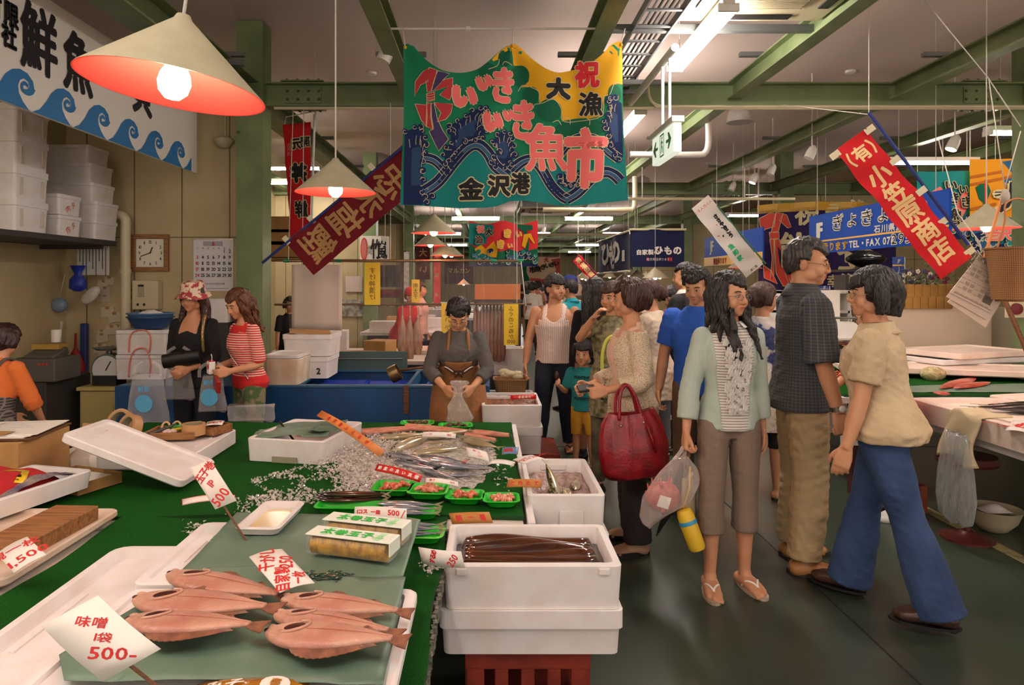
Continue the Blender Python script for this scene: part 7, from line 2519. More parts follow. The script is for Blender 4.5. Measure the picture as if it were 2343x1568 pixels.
# ---- blue JF boards along the right stalls
M_jf=mat('jf_blue',(8,70,168),0.6,spec=0.2)
M_jy=mat('jf_yellow',(236,180,50),0.4)
def jf_board(label,x,y_near,y_far,z0,z1,lines,strip):
 t=thing('hanging_sign',label,'sign',(x,(y_near+y_far)/2,z0))
 b=MB();b.box((x+0.012,(y_near+y_far)/2,(z0+z1)/2),(0.022,y_far-y_near,z1-z0),M_jf);b.build('board',t,world=True)
 L,H=y_far-y_near,z1-z0
 sh=Sheet(lambda u,v,l=0:(x-l,y_far-u,z0+v))
 if strip[0]:
  sh.poly([(0,strip[0]*H),(L,strip[0]*H),(L,strip[1]*H),(0,strip[1]*H)],M_jy,off=0.002)
 for s_,u,v,z,m_,kw in lines:
  sh.text(s_,u*L,v*H,z*H,m_,off=0.004,**kw)
 sh.mb.build('lettering',t,world=True)
 b=MB()
 for y in(y_near+.2,y_far-.2):
  b.tube([(x+.01,y,z1),(x+.01,y,ZC+0.01)],0.004,M_rope,5)
 b.build('hanging_cord',t,world=True)
jf_board('large blue fishing cooperative sign with a phone number above the tall man head',4.2,6.2,8.9,1.86,2.35,[('JF',0.10,0.60,0.52,M_lt,dict(bold=.012)),('ぎょきょうの',0.56,0.72,0.42,M_lt,dict(bold=.012,sx=1.45,pitch=1.5)),('石川県漁業協',0.70,0.42,0.18,M_lt,dict(bold=.003,sx=1.4,pitch=1.5)),('供承ります',0.22,0.14,0.22,M_jy,dict(bold=.006,sx=1.3,pitch=1.4)),('TEL・FAX 076',0.53,0.15,0.22,M_lt,dict(bold=.004,sx=1.2,pitch=1.25)),('295-7551',0.82,0.17,0.30,M_lt,dict(bold=.008,sx=1.5,pitch=1.55))],(0.29,0.33))
jf_board('blue and yellow fishing cooperative sign half hidden by the white strip banner',4.2,10.4,13.2,1.80,2.34,[('JF',0.16,0.68,0.5,M_lt,dict(bold=.012)),('いしかわ',0.55,0.68,0.42,M_lt,dict(bold=.012)),('発送承ります',0.32,0.14,0.22,cl('rust_letter',196,90,70),dict(bold=.006)),('TEL.FAX 076',0.72,0.14,0.2,cl('rust_letter',196,90,70),{})],(0.0001,0.30))
# ---- purple festival curtain with gold fringe
Y=11.6
t=thing('festival_curtain','purple festival curtain with a red bow and gold fringe behind the tall man','curtain',W(1890,690,Y))
k=Y/F
M_pur=cl('purple_cloth',44,32,78)
fn=lambda px,py,l=0:(PX(px,Y),Y-l+0.04*math.sin(px*.07),EYE+(CY-py)*k)
sh=Sheet(fn)
sh.mb.grid(lambda u,v:fn(1737+310*u,690-(690-476+8*math.sin(PI*u))*v),40,8,M_pur)
Mr=mat('bow_red',(200,66,52),0.8)
for P_ in([(1738,500),(1760,488),(1772,490),(1768,520),(1750,525),(1742,535)],[(1772,488),(1790,488),(1778,530),(1762,532)],[(1790,490),(1800,492),(1812,520),(1802,522),(1780,505)],[(1758,532),(1780,532),(1780,546),(1760,548)],[(1759,548),(1768,548),(1768,630),(1760,640),(1764,590)],[(1769,548),(1780,548),(1800,610),(1812,655),(1790,655),(1772,625)],[(1746,606),(1762,620),(1776,650),(1748,636)],[(1795,625),(1812,612),(1816,640),(1806,650)]):
 sh.poly(P_,Mr,off=0.012)
 sh.stroke(P_+P_[:1],1.4,M_cream_ink,off=0.016,smooth=False)
shT=Sheet(lambda a,c,l=0:fn(a,-c,l),sh.mb)
for ch,x,y,s_ in(('祝',1846,490,54),('幸',1905,482,44),('漁',1962,478,44),('能',1822,572,84),('登',1958,580,84),('幸',1907,643,30),('漁',1938,640,30)):
 shT.text(ch,x,-y,s_,M_cream_ink,off=0.018,bold=s_*.03)
sh.mb.build('cloth',t,smooth=True,world=True)
b=MB()
rr=random.Random(2)
b.grid(lambda u,v:fn(1733+318*u,484-8*math.sin(PI*u)-14*v,0.03),30,1,mat('gold_braid',(196,150,40),0.5,bump=0.5,bscale=40))
for i in range(110):
 px=1735+314*i/109
 y_=484-8*math.sin(PI*i/109)
 b.box(Vector(fn(px,y_+2,0.035)),(0.016,0.006,0.06),_mats['gold_braid'])
b.build('gold_fringe',t,world=True)
b=MB()
for px in(1738,1890,2045):
 p=Vector(fn(px,472));b.tube([p,(p.x,p.y,ZC+0.01)],0.005,M_rope,5)
b.build('hanging_cord',t,world=True)
# ---- white hanging shop board with red oval, left
t=thing('hanging_sign','white hanging board with a red oval and brushed characters left of the lamp cluster','sign',W(855,595,12.4))
Y=12.4
k=Y/F
fn=lambda px,py,l=0:(PX(px,Y),Y-l+max(0,px-872)*k*1.2,EYE+(CY-py)*k)
sh=Sheet(fn)
sh.mb.grid(lambda u,v:fn(823+65*u,600-60*v),12,1,M_lt)
shT=Sheet(lambda a,c,l=0:fn(a,-c,l),sh.mb)
sh.poly([(833+8*math.cos(i*PI/9),570+26*math.sin(i*PI/9))for i in range(18)],M_scar,off=0.01)
sh.poly([(833+6.4*math.cos(i*PI/9),570+23*math.sin(i*PI/9))for i in range(18)],cl('pale_oval',206,120,110),off=0.012)
shT.text('福元',847,-572,11,M_ink,off=0.012,vertical=True)
shT.text('竹',860,-570,24,M_ink,off=0.012,bold=.8,sy=2)
shT.text('嵐',874,-572,20,M_ink,off=0.012,bold=.5,sy=2.2)
sh.mb.build('board',t,world=True)
b=MB()
for px in(828,880):
 p=Vector(fn(px,541));b.tube([p,(p.x,p.y,3.2)],0.005,M_rope,5)
b.build('hanging_cord',t,world=True)
# ================================================================ LEFT BACK CORNER
M_shelf=mat('shelf_dark',(52,48,44),0.6)
t=thing('wall_shelf','dark wall shelf loaded with stacked white foam boxes','shelf',(-3.76,4.6,1.83))
b=MB();b.box((0,0,0.025),(0.62,3.5,0.045),M_shelf);b.build('board',t,bevel=0.004)
for y in(-1.5,0,1.6):
 b=MB();b.box((-0.02,y,-0.015),(0.56,0.03,0.035),M_shelf);b.build('bracket',t)
fb=foam_box('tall white foam box at the left edge of the shelf, bottom of its stack',(-3.73,5.17,1.879),0.56,0.38,0.232,group='foam boxes on the shelf',grips=False,lip=0.05)
for y in(-0.12,0.12):
 b=MB()
 b.box((0.281,y,0.10),(0.006,0.03,0.13),mat('foam_shade',(206,198,184),0.6))
 b.build('hand_grip',fb)
for i,w_ in enumerate(('second','third','topmost')):
 dup(fb,(-3.73+0.004*i,5.17,1.879+0.233*(i+1)),label='tall foam box at the left end of the shelf, %s of its stack'%(w_+(' from bottom' if i<2 else '')))
fb2=foam_box('flat foam box at the bottom of the far stack on the shelf',(-3.70,6.18,1.879),0.50,0.36,0.165,group='foam boxes on the shelf',grips=False,lip=0.03)
for i,w_ in enumerate(('second','third','fourth')):
 dup(fb2,(-3.70+(0.01,-0.02,-0.03)[i],6.18-0.01*i,1.879+0.166*(i+1)),label='flat white foam box of the far stack on the shelf, %s from the bottom'%w_)
foam_box('top white foam box of the far stack on the shelf',(-3.74,6.16,2.545),0.46,0.34,0.16,group='foam boxes on the shelf',grips=False,lip=0.03)
for i in range(2):
 t=foam_box('foam box with red writing between the shelf stacks, %s'%('lower one','upper one')[i],(-3.66,5.66,1.879+0.17*i),0.40,0.30,0.165,group='foam boxes on the shelf',grips=False,lip=0.03)
 sh=Sheet(plane_fn((0.2,0,0.07),(0,1,0),(0,0,1)))
 sh.text('内 タ',0,0,0.06,M_red,off=0.002,rot=0.5)
 sh.mb.build('writing',t)
# clock, calendar, switch box, pipe on the back wall (front face y = 6.586)
YW=6.585
c=W(346,579,YW)
t=thing('wall_clock','square wooden wall clock on the panelled wall','clock',(c.x,YW,c.z))
b=MB()
for q in(((0,-0.02,0.157),(0.36,0.04,0.042)),((0,-0.02,-0.157),(0.36,0.04,0.042)),((0.157,-0.02,0),(0.042,0.04,0.272)),((-0.157,-0.02,0),(0.042,0.04,0.272))):
 b.box(q[0],q[1],M_wood)
b.build('frame',t,bevel=0.005)
b=MB();b.box((0,-0.012,0),(0.275,0.012,0.275),mat('clock_face',(232,226,206),0.5));b.build('face',t)
sh=Sheet(plane_fn((0,-0.0185,0),(1,0,0),(0,0,1)))
for h in range(1,13):
 a=PI/2-h*PI/6
 r=0.105/max(abs(math.cos(a)),abs(math.sin(a)))**0.5
 sh.text(str(h),r*math.cos(a),r*math.sin(a),0.042,M_black,pitch=.8,bold=.0006)
sh.mb.build('numerals',t)
b=MB()
for a,L,w_ in((90-12*2.0,0.062,0.009),(90-41.5*6,0.10,0.007)):
 a=R(a)
 b.box((math.cos(a)*L*.42,-0.024,math.sin(a)*L*.42),(L*1.1,0.003,w_),M_black,rot=(0,-a,0))
b.build('hand',t)
c=W(489,607,YW)
t=thing('calendar','wall calendar for June with red Sundays','calendar',(c.x,YW,c.z))
b=MB();b.box((0,-0.004,0),(0.385,0.006,0.50),mat('calendar_paper',(222,220,222),0.5));b.build('sheet',t)
sh=Sheet(plane_fn((0,-0.0075,0),(1,0,0),(0,0,1)))
sh.poly([(-0.10,0.185),(0.09,0.185),(0.09,0.23),(-0.10,0.23)],mat('calendar_grey',(170,170,176),0.6),off=0.0005)
sh.text('6',0,0.208,0.055,M_red,bold=0.002)
for i in range(7):
 sh.text('日月火水木金土'[i],-0.155+0.052*i,0.163,0.02,M_red if i==0 else M_black)
for dnum in range(1,31):
 i=(dnum+4)%7
 r=(dnum+4)//7
 sh.text(str(dnum),-0.155+0.052*i,0.135-0.058*r,0.044,M_red if i==0 else M_black,pitch=.85,bold=0.0012)
sh.text('JF かなざわ総合市場',0.01,-0.18,0.022,M_black)
sh.stroke([(-0.12,-0.225),(0.14,-0.225)],0.003,M_black,smooth=False)
sh.mb.build('dates',t)
b=MB();b.box((0,-0.006,0.25),(0.39,0.012,0.012),M_chrome);b.build('hanger_bar',t)
c=W(343,675,YW)
t=thing('switch_box','cream electrical switch box under the clock','switch box',(c.x,YW,c.z))
b=MB();b.box((0,-0.05,0),(0.25,0.10,0.28),M_cream);b.build('casing',t,bevel=0.012)
b=MB();b.box((-0.035,-0.102,0.04),(0.06,0.004,0.12),mat('label_tan',(170,160,130),0.6));b.box((-0.035,-0.103,0.09),(0.05,0.006,0.02),M_dark);b.build('nameplate',t)
for s_ in(-1,1):
 b=MB();b.ell((-0.035+s_*0.03,-0.102,-0.09),(0.012,0.01,0.014),M_dark,10);b.build('knob',t,smooth=True)
b=MB()
for s_ in(-1,1):
 b.tube(spline([(s_*0.07,-0.04,-0.14),(s_*0.09,-0.03,-0.3),(s_*0.2,-0.02,-0.34)],5),0.009,M_dark,6)
b.build('cable',t,smooth=True)
m=MB()
X_=PX(287,6.45)
m.tube(spline([(X_-0.12,6.45,2.13),(X_-0.05,6.45,2.13),(X_,6.45,2.08),(X_,6.45,1.9),(X_,6.45,1.0)],6),0.045,M_cream,14)
m.tube([(X_,6.45,1.62),(X_,6.45,1.58)],0.052,M_cream,14)
tag(m.build('drain_pipe',smooth=40),'vertical cream drain pipe beside the clock','pipe')
c=W(517,330,YW)
t=thing('alarm_sounder','cream round alarm fitting on the wall panel left of the column','alarm',(c.x,YW-0.05,c.z))
b=MB();b.lathe([(0.0,-0.05),(0.05,-0.04),(0.095,0.02),(0.09,0.035),(0.05,0.06),(0.0,0.065)],M_cream,seg=20);b.build('bell',t,smooth=50)
b=MB();b.box((0,0.03,0.0),(0.03,0.06,0.03),M_cream);b.tube([(0,0.03,0),(0,0.03,0.4)],0.008,M_cream,6);b.build('bracket',t)
for k,(px,py,w_,h_,l)in enumerate(((213,594,.30,.29,'printed white notice hanging from the end of the shelf'),(96,762,.36,.30,'tilted whiteboard sheet with red marks on the dark wall'))):
 c=W(px,py,6.5 if k else 6.35)
 t=thing('notice',l,'notice',c,rot=(0,R(0 if k==0 else 12),0))
 b=MB();b.box((0,0,0),(w_,0.006,h_),mat('notice_paper',(206,202,192),0.6));b.build('sheet',t)
 sh=Sheet(plane_fn((0,-0.004,0),(1,0,0),(0,0,1)))
 if k==0:
  for i in range(9):
   sh.stroke([(-0.12+0.03*i,0.11),(-0.12+0.03*i,-0.02-0.07*(i%3))],0.010,M_galv,smooth=False)
 else:
  sh.stroke([(-0.12,0.05),(-0.03,-0.02),(0.03,-0.06),(0.10,0.03),(0.13,-0.03)],0.004,M_red)
  for i in range(5):
   sh.stroke([(-0.14,0.11-0.04*i),(-0.08,0.11-0.04*i)],0.006,M_wood,smooth=False)
 sh.mb.build('writing',t)
rr=random.Random(8)
note0=None
for k in range(30):
 if k<21:
  c=W(rr.uniform(222,312),rr.uniform(640,815),YW-0.003-0.002*(k%4))
 else:
  c=W(rr.uniform(8,45),rr.uniform(655,800),YW-0.004-0.002*(k%4))
 if note0 is None:
  t=note0=thing('wall_note','small paper note taped to the wall under the shelf','note',c,0,'paper notes taped to the wall')
  b=MB();b.box((0,0,0),(0.10,0.002,0.075),mat('note_paper',(206,196,170),0.7));b.build('paper',t)
  b=MB();b.box((0,-0.0018,0.032),(0.03,0.002,0.022),mat('masking_tape',(176,126,78),0.6));b.build('tape',t)
 else:
  dup(note0,c,rot=(0,rr.uniform(-.25,.25),0),scale=rr.uniform(.7,1.35))
t=thing('plastic_bag','blue plastic bag hanging below the shelf','bag',W(178,640,6.3))
b=MB();b.rings([[(w_*math.cos(a),.6*w_*math.sin(a),z)for a in(2*PI*j/14 for j in range(14))]for w_,z in((.03,-.11),(.08,-.08),(.075,0),(.03,.05),(.07,.13))],mat('blue_bag',(30,56,160),0.4,bump=.5,bscale=30));b.build('bag',t,smooth=True)
t=thing('plastic_bag','pale crumpled plastic bag hanging beside the blue bag','bag',W(207,676,6.35),rot=(0,0.8,0))
b=MB();b.ell((0,0,0),(0.06,0.04,0.11),mat('pale_bag',(206,200,186),0.35,bump=.8,bscale=24),16);b.build('bag',t,smooth=True)
t=thing('plastic_bag','small pale blue plastic bag hanging left below the shelf','bag',W(135,698,6.4))
b=MB();b.ell((0,0,0),(0.08,0.05,0.07),mat('pale_blue_bag',(130,150,170),0.35,bump=.8,bscale=24),16);b.tube([(0,0,.05),(0.06,0,.3)],0.004,M_rope,5);b.build('bag',t,smooth=True)
t=thing('plastic_bag','red mesh bag hanging in the dark corner','bag',W(173,835,6.5))
b=MB();b.rings([[(w_*math.cos(a),.6*w_*math.sin(a),z)for a in(2*PI*j/14 for j in range(14))]for w_,z in((.05,-.16),(.10,-.13),(.09,.0),(.05,.1),(.015,.16),(.01,.3))],mat('red_bag',(150,26,30),0.5,bump=.6,bscale=60));b.build('bag',t,smooth=True)
m=MB();m.box((0,0,0),(0.06,0.05,0.5),mat('blue_brush',(36,60,120),0.5));tag(m.build('hanging_brush',loc=W(193,800,6.545),bevel=.01),'blue handled brush hanging behind the red mesh bag','brush')
# counter with register, scale, cabinet
t=thing('back_counter','dark counter with equipment below the shelf','counter',(-3.74,5.6,0))
b=MB();b.box((0,0,0.36),(0.62,0.6,0.72),M_shelf);b.build('body',t,bevel=.01)
c=W(105,880,5.45);c.z=0.72
t=thing('cash_register','dark grey cash register with small buttons','register',c)
b=MB();b.box((0,0,0.09),(0.36,0.34,0.18),mat('register_grey',(84,80,72),0.5));b.box((0.02,-0.02,0.2),(0.24,0.2,0.06),_mats['register_grey'],rot=(0.3,0,0));b.build('casing',t,bevel=.012)
b=MB()
for i in range(3):
 b.box((0.06+0.03*i,-0.172,0.14),(0.018,0.006,0.012),M_red)
b.build('button',t)
b=MB();b.box((0.0,0.05,0.26),(0.22,0.12,0.04),mat('mustard',(176,140,60),0.6));b.build('cover',t)
m=MB();m.lathe([(0.035,0),(0.038,0.1),(0.036,0.1)],M_white,seg=18,c=(c.x+0.02,c.y+0.1,c.z+0.29));tag(m.build('paper_roll',smooth=40),'white paper cup on top of the cash register','cup')
t=thing('cabinet','pale yellow drawer cabinet carrying the dial scale','cabinet',(PX(240,5.7),5.75,0))
b=MB();b.box((0,0,0.30),(0.30,0.30,0.60),mat('pale_yellow',(176,160,96),0.55));b.box((0,0,0.62),(0.34,0.34,0.03),_mats['pale_yellow']);b.build('body',t,bevel=.006)
for i in range(2):
 b=MB();b.box((0,-0.155,0.18+0.22*i),(0.26,0.01,0.19),_mats['pale_yellow']);b.build('drawer',t,bevel=.004)
t=thing('dial_scale','round dial kitchen scale on the yellow cabinet','scale',(PX(243,5.7),5.75,0.637))
b=MB();b.box((0,0,0.04),(0.20,0.17,0.08),M_dark);b.lathe([(0.13,0),(0.13,0.10)],mat('scale_green',(90,104,90),0.5),seg=28,M=Matrix.Translation((0,0.05,0.13))@Matrix.Rotation(PI/2,4,'X'));b.build('body',t,bevel=.004)
b=MB();b.lathe([(0.0,0.001),(0.115,0.0)],mat('dial_white',(206,206,196),0.4),seg=28,M=Matrix.Translation((0,-0.054,0.13))@Matrix.Rotation(PI/2,4,'X'));b.build('dial',t)
b=MB();b.box((0.02,-0.058,0.16),(0.008,0.003,0.09),M_black,rot=(0,.5,0));b.build('needle',t)
b=MB();b.lathe([(0.10,0.29),(0.13,0.31),(0.125,0.31)],M_galv,seg=24);b.tube([(0,0,.22),(0,0,.30)],0.02,M_galv,8);b.build('pan',t,smooth=40)
# foam boxes tied with pink string behind the girls, blue tubs
for i in range(2):
 t=foam_box('white foam box tied with pink string beside the dial scale, %s'%('lower one','upper one')[i],(PX(338,5.75),5.78,0.695+0.205*i),0.42,0.32,0.165,grips=False,lidded=True)
 b=MB()
 b.tube(spline([(-0.09,-0.163,0.02),(-0.08,-0.166,0.14),(-0.04,-0.168,0.24-.05*i),(0.05,-0.168,0.25-.05*i),(0.09,-0.166,0.14),(0.08,-0.163,0.02)],5),0.006,mat('pink_string',(226,126,110),0.7),6)
 b.build('string',t,smooth=True)
for i,(rgb,l)in enumerate((((70,110,150),'pale blue plastic tub stacked on the tied foam boxes'),((36,66,110),'darker blue plastic tub under the pale blue one'))):
 z=1.107+(0.0 if i else 0.03)
 m=MB();m.lathe([(0.13,0),(0.18,0.09),(0.19,0.09),(0.19,0.10),(0.17,0.10),(0.12,0.012)],mat('tub_%d'%i,rgb,0.4),seg=28,c=(PX(345,5.8),5.8,z))
 tag(m.build('plastic_tub',smooth=40),l,'tub','blue tubs')
m=MB();m.grid(lambda u,v:(PX(345,5.8)+(u-.5)*.24,5.8+(v-.5)*.2,1.21+.05*math.sin(PI*u)*math.sin(PI*v)+.02*noise.noise((u*6,v*6,1))),10,10,M_paper);tag(m.build('paper_sheet',smooth=True,solid=.002),'crumpled paper in the blue tubs','paper')
foam_box('white foam box against the wall behind the hat',(PX(500,6.42),6.43,1.121),0.24,0.2,0.22,grips=False)
tag(MB().box((0,0,0.56),(0.26,0.22,1.12),M_shelf).build('pedestal',loc=(PX(500,6.42),6.43,0)),'dark pedestal behind the two girls','stand')
# shopping bags on hooks in front of the tank
for k,(px,py,Y,w_,h_,blue,l)in enumerate(((338,912,4.66,.30,.33,1,'clear shopping bag with pale blue print at the back edge of the turf'),(410,868,4.9,.22,.28,0,'translucent bag carried below the black clutch purse'),(486,900,4.72,.20,.24,1,'translucent bag carried by the striped shirt girl'),(575,945,4.66,.32,.10,0,'clear packet lying at the back edge of the table before the striped girl'))):
 t=thing('plastic_bag',l,'bag',W(px,py+h_*1560/Y/2,Y))
 b=MB()
 rings=[]
 for i in range(9):
  u=i/8
  ww=w_/2*(1.0-.35*u if k!=3 else 1)
  rings.append([(ww*math.copysign(abs(math.cos(a))**.7,math.cos(a)),.05*math.sin(a)+.008*math.sin(4*a+6*u),u*h_+.01*math.sin(3*a))for a in(2*PI*j/24 for j in range(24))])
 b.rings(rings,plastic('bag_film',(236,232,232),0.13,0.55,0.15))
 b.build('bag',t,smooth=True)
 if k<3:
  b=MB()
  for s_ in(-1,1):
   b.tube(spline([(s_*.09,0,h_-.01),(s_*.085,0,h_+.05),(s_*.03,0,h_+.09)],4),0.012,_mats['bag_film'],8)
  b.build('handle',t,smooth=True)
 if blue:
  sh=Sheet(plane_fn((0,-0.056,h_*.42),(1,0,0),(0,0,1)),lmax=.05)
  mb_=mat('bag_print_blue',(90,170,214),0.5)
  sh.poly([(0.06*math.cos(i*.39),0.06*math.sin(i*.39))for i in range(16)],mb_)
  sh.text('鮮魚',0,.10,.04,mb_,bold=.001)
  sh.mb.build('print',t)
# ================================================================ BLUE TANK COUNTER
M_tank_b=mat('tank_blue',(14,74,126),0.45,var=(10,60,106),vscale=2)
M_rimb=mat('tank_rim',(36,92,124),0.4)
YF=5.27
t=thing('fish_tank','long blue counter tank behind the apron woman','tank',(-1.45,5.8,0))
b=MB();b.box((-1.43,YF+0.02,0.345),(2.90,0.04,0.69),M_tank_b);b.build('front_panel',t,world=True,bevel=.004)
b=MB();b.box((-1.43,6.24,0.345),(2.90,0.04,0.69),M_tank_b);b.build('back_panel',t,world=True)
b=MB();b.box((0.0,5.77,0.345),(0.04,0.94,0.69),M_tank_b);b.box((-2.86,5.77,0.345),(0.04,0.94,0.69),M_tank_b);b.build('end_panel',t,world=True)
b=MB();b.box((-1.43,5.75,0.30),(2.8,0.92,0.03),M_tank_b);b.build('tank_floor',t,world=True)
b=MB();b.box((-2.16,5.77,0.685),(1.38,0.96,0.02),M_rimb);b.build('deck',t,world=True,bevel=.003)
b=MB();b.box((-0.74,YF+0.03,0.69),(1.48,0.08,0.018),M_rimb);b.box((-0.74,6.22,0.69),(1.48,0.08,0.018),M_rimb);b.build('rim',t,world=True,bevel=.003)
b=MB();b.box((-0.62,5.77,0.65),(0.03,0.92,0.09),M_rimb);b.build('partition',t,world=True)
b=MB();b.box((-1.07,6.22,0.77),(0.68,0.03,0.19),mat('slab_teal',(60,84,80),0.5));b.box((-1.07,6.20,0.80),(0.60,0.02,0.012),M_galv);b.build('splash_board',t,world=True,bevel=.004)
b=MB();b.box((PX(930,YF),YF-0.006,0.59),(0.04,0.012,0.22),M_wood2);b.build('strap',t,world=True)
M_bc=mat('crate_blue',(36,66,190),0.4)
for k,(x,y,l)in enumerate(((-1.25,5.98,'blue plastic basket at the back left of the tank'),(-0.88,5.92,'blue plastic basket at the back of the tank under the ladle'),(-1.02,5.52,'blue plastic basket at the front of the tank'),(-0.32,5.88,'blue plastic basket at the right of the tank, rear one'),(-0.32,5.50,'blue plastic basket at the right of the tank, front one'))):
 t=thing('basket',l,'basket',(x,y,0.317),0,'blue baskets in the tank')
 b=MB()
 w_,d_,h_=(.40,.32,.30)if k!=2 else(.62,.30,.30)
 tub_mb(w_,d_,h_,.014,.01,.02,.01,m=M_bc,lip=.02).build('body',t,smooth=35)
 b=MB()
 for i in range(6):
  b.box((-w_/2+.06+(w_-.12)*i/5,d_/2-.018,h_-.07),(.03,.006,.06),M_navy if 'M_navy' in globals()else M_dark)
 b.build('slot',t)
m=MB();m.grid(lambda u,v:(-1.55+1.5*u,5.33+.86*v,.52+.004*math.sin(u*20)*math.sin(v*15)),30,20,mat('tank_water',(30,56,110),0.08,trans=0.0,alpha=.55,spec=.8));tag(m.build('tank_water',smooth=True),'dark water in the blue tank','water',kind='stuff')
t=thing('ladle','metal ladle with a wooden handle resting on the tank','ladle',(PX(900,5.9),5.9,0.70))
b=MB();b.lathe([(0.07,-0.03),(0.075,0.0),(0.07,0.055),(0.066,0.055),(0.068,0.0),(0.0,-0.02)],mat('ladle_metal',(136,110,70),0.35,metal=.7),seg=24,M=Matrix.Rotation(R(62),4,'Y'));b.build('bowl',t,smooth=40)
b=MB();b.tube([(0.05,0,0.03),(0.24,-.02,.06),(0.52,-.05,.075)],0.011,M_wood2,8);b.build('handle',t,smooth=True)
# foam boxes on the tank deck
foam_box('worn white foam box with a tan lid on the blue tank beside the striped girl',(PX(652,5.4),5.50,0.696),0.27,0.38,0.20,grips=False,m=mat('foam_worn',(226,212,190),0.6,var=(206,182,146),vscale=7),lidded=True)
for i in range(2):
 foam_box('white foam box marked 2 behind the worn box on the tank, %s'%('lower one','upper one')[i],(PX(712,5.8),5.86,0.696+.185*i),0.36+.04*i,0.40,.18,grips=False,lip=.04)
m=MB();m.box((0,0,0),(.34,.26,.012),M_card,rot=(.04,.06,.3));tag(m.build('cardboard_sheet',loc=(PX(705,5.8),5.86,1.072)),'flattened cardboard on the stacked foam boxes','cardboard')
sh=Sheet(plane_fn((PX(712,5.65)+.06,5.655,.76),(1,0,0),(0,0,1)));sh.text('2',0,0,.07,M_black,off=.004,bold=.003)
tag(sh.mb.build('box_number'),'black hand painted 2 on the lower foam box','marking')
# ================================================================ CLEAR CURTAIN
YC=6.34
t=thing('clear_curtain','clear plastic curtain hanging from a steel rail behind the tank','curtain',(-0.77,YC,0.95))
b=MB();b.tube([(PX(655,YC),YC,1.695),(PX(1195,YC),YC,1.695)],0.013,mat('rail_brass',(150,124,92),0.3,metal=.8),10);b.build('rail',t,world=True,smooth=40)
b=MB()
for px in(655,1192,775,1130):
 b.tube([(PX(px,YC)-.025,YC,1.695),(PX(px,YC)+.025,YC,1.695)],.016,mat('tape_green',(36,140,96),.5),10)
b.build('rail_end',t,world=True,smooth=40)
b=MB()
Mf=plastic('curtain_film',(250,240,232),.05,.42,.07,(26,26,1.5))
def cf(u,v):
 x=PX(662,YC)+(PX(1190,YC)-PX(662,YC))*u
 return(x,YC+.016*math.sin(x*9+2*math.sin(3*x))*(1.2-v)+.007*math.sin(x*43+v*4)+.005*noise.noise((x*14,v*5,0)),.95+.745*v)
b.grid(cf,130,20,Mf)
b.build('film',t,smooth=True,world=True)
b=MB();b.tube([(PX(1192,YC),YC-.01,1.69),(PX(1203,YC),YC,1.28)],.008,M_chrome,6);b.tube([(-.9,YC,1.70),(-.9,YC,3.16)],.004,M_rope,5);b.tube([(.25,YC,1.70),(.25,YC,3.16)],.004,M_rope,5);b.tube([(-1.85,YC,1.70),(-1.85,6.5,3.16)],.004,M_rope,5);b.build('hanger',t,world=True)
t=thing('drying_rail','lower steel rail with clips behind the clear curtain','rail',(-.75,6.44,1.285))
b=MB();b.tube([(PX(628,6.44),6.44,1.285),(PX(1216,6.44),6.44,1.29)],.011,_mats['rail_brass'],8);b.build('bar',t,world=True,smooth=40)
b=MB()
for i in range(22):
 x=-1.5+.08*i
 b.tube([(x+.014*math.cos(a),6.44,1.28+.016*math.sin(a))for a in(PI*j/4 for j in range(8))],.0022,M_dark,5,closed=True)
b.build('clip_ring',t,world=True)
b=MB();b.tube([(.28,6.44,1.29),(.28,6.44,3.16)],.004,M_rope,5);b.tube([(-1.75,6.44,1.29),(-1.75,6.5,3.16)],.004,M_rope,5);b.build('hanger',t,world=True)
m=MB();m.grid(lambda u,v:(PX(668+115*u,6.30),6.29+.006*math.sin(u*9),PZ_(756-150*v,6.30)),12,8,mat('white_sheet',(206,188,172),.8));tag(m.build('hanging_sheet',smooth=True,solid=.002),'pale blank sheet hanging in front of the clear curtain at its left','sheet')
M_ysl=mat('yellow_strip',(236,196,44),.6)
M_yin=mat('yellow_ink',(150,110,24),.6)
for k,(x0,x1,y0,y1,Y,tx,l)in enumerate(((834,870,601,698,6.29,'すけ神漬け','wide yellow paper strip with reversed characters on the clear curtain'),(942,960,640,692,6.36,'明太子','small orange yellow strip with reversed characters behind the curtain'),(1153,1186,696,790,6.30,'ふぐのこぬか','yellow strip ending in 1000 at the right end of the curtain'),(1010,1042,694,770,6.425,'地いか','yellow strip half hidden behind the apron woman head'))):
 t=thing('paper_strip',l,'label',W((x0+x1)/2,y1,Y))
 b=MB();k_=Y/F
 b.grid(lambda u,v:(PX(x0+(x1-x0)*u,Y),Y,PZ_(y1-(y1-y0)*v,Y)),2,2,M_ysl);b.build('strip',t,world=True,solid=.002)
 cx_,cz=PX((x0+x1)/2,Y),PZ_((y0+y1)/2,Y)
 sh=Sheet(plane_fn((cx_,Y-.0012,cz),(1,0,0),(0,0,1)))
 sh.text(tx,0,.02 if k==2 else 0,(y1-y0)*k_/(len(tx)+1.4),M_yin,vertical=True,sx=-1,bold=.0012,off=.0015)
 if k==2:
  sh.text('1000',0,-.155,.05,M_yin,sx=-.8,mirror=False,pitch=.8,bold=.001,off=.0015)
 sh.mb.build('lettering',t,world=True)
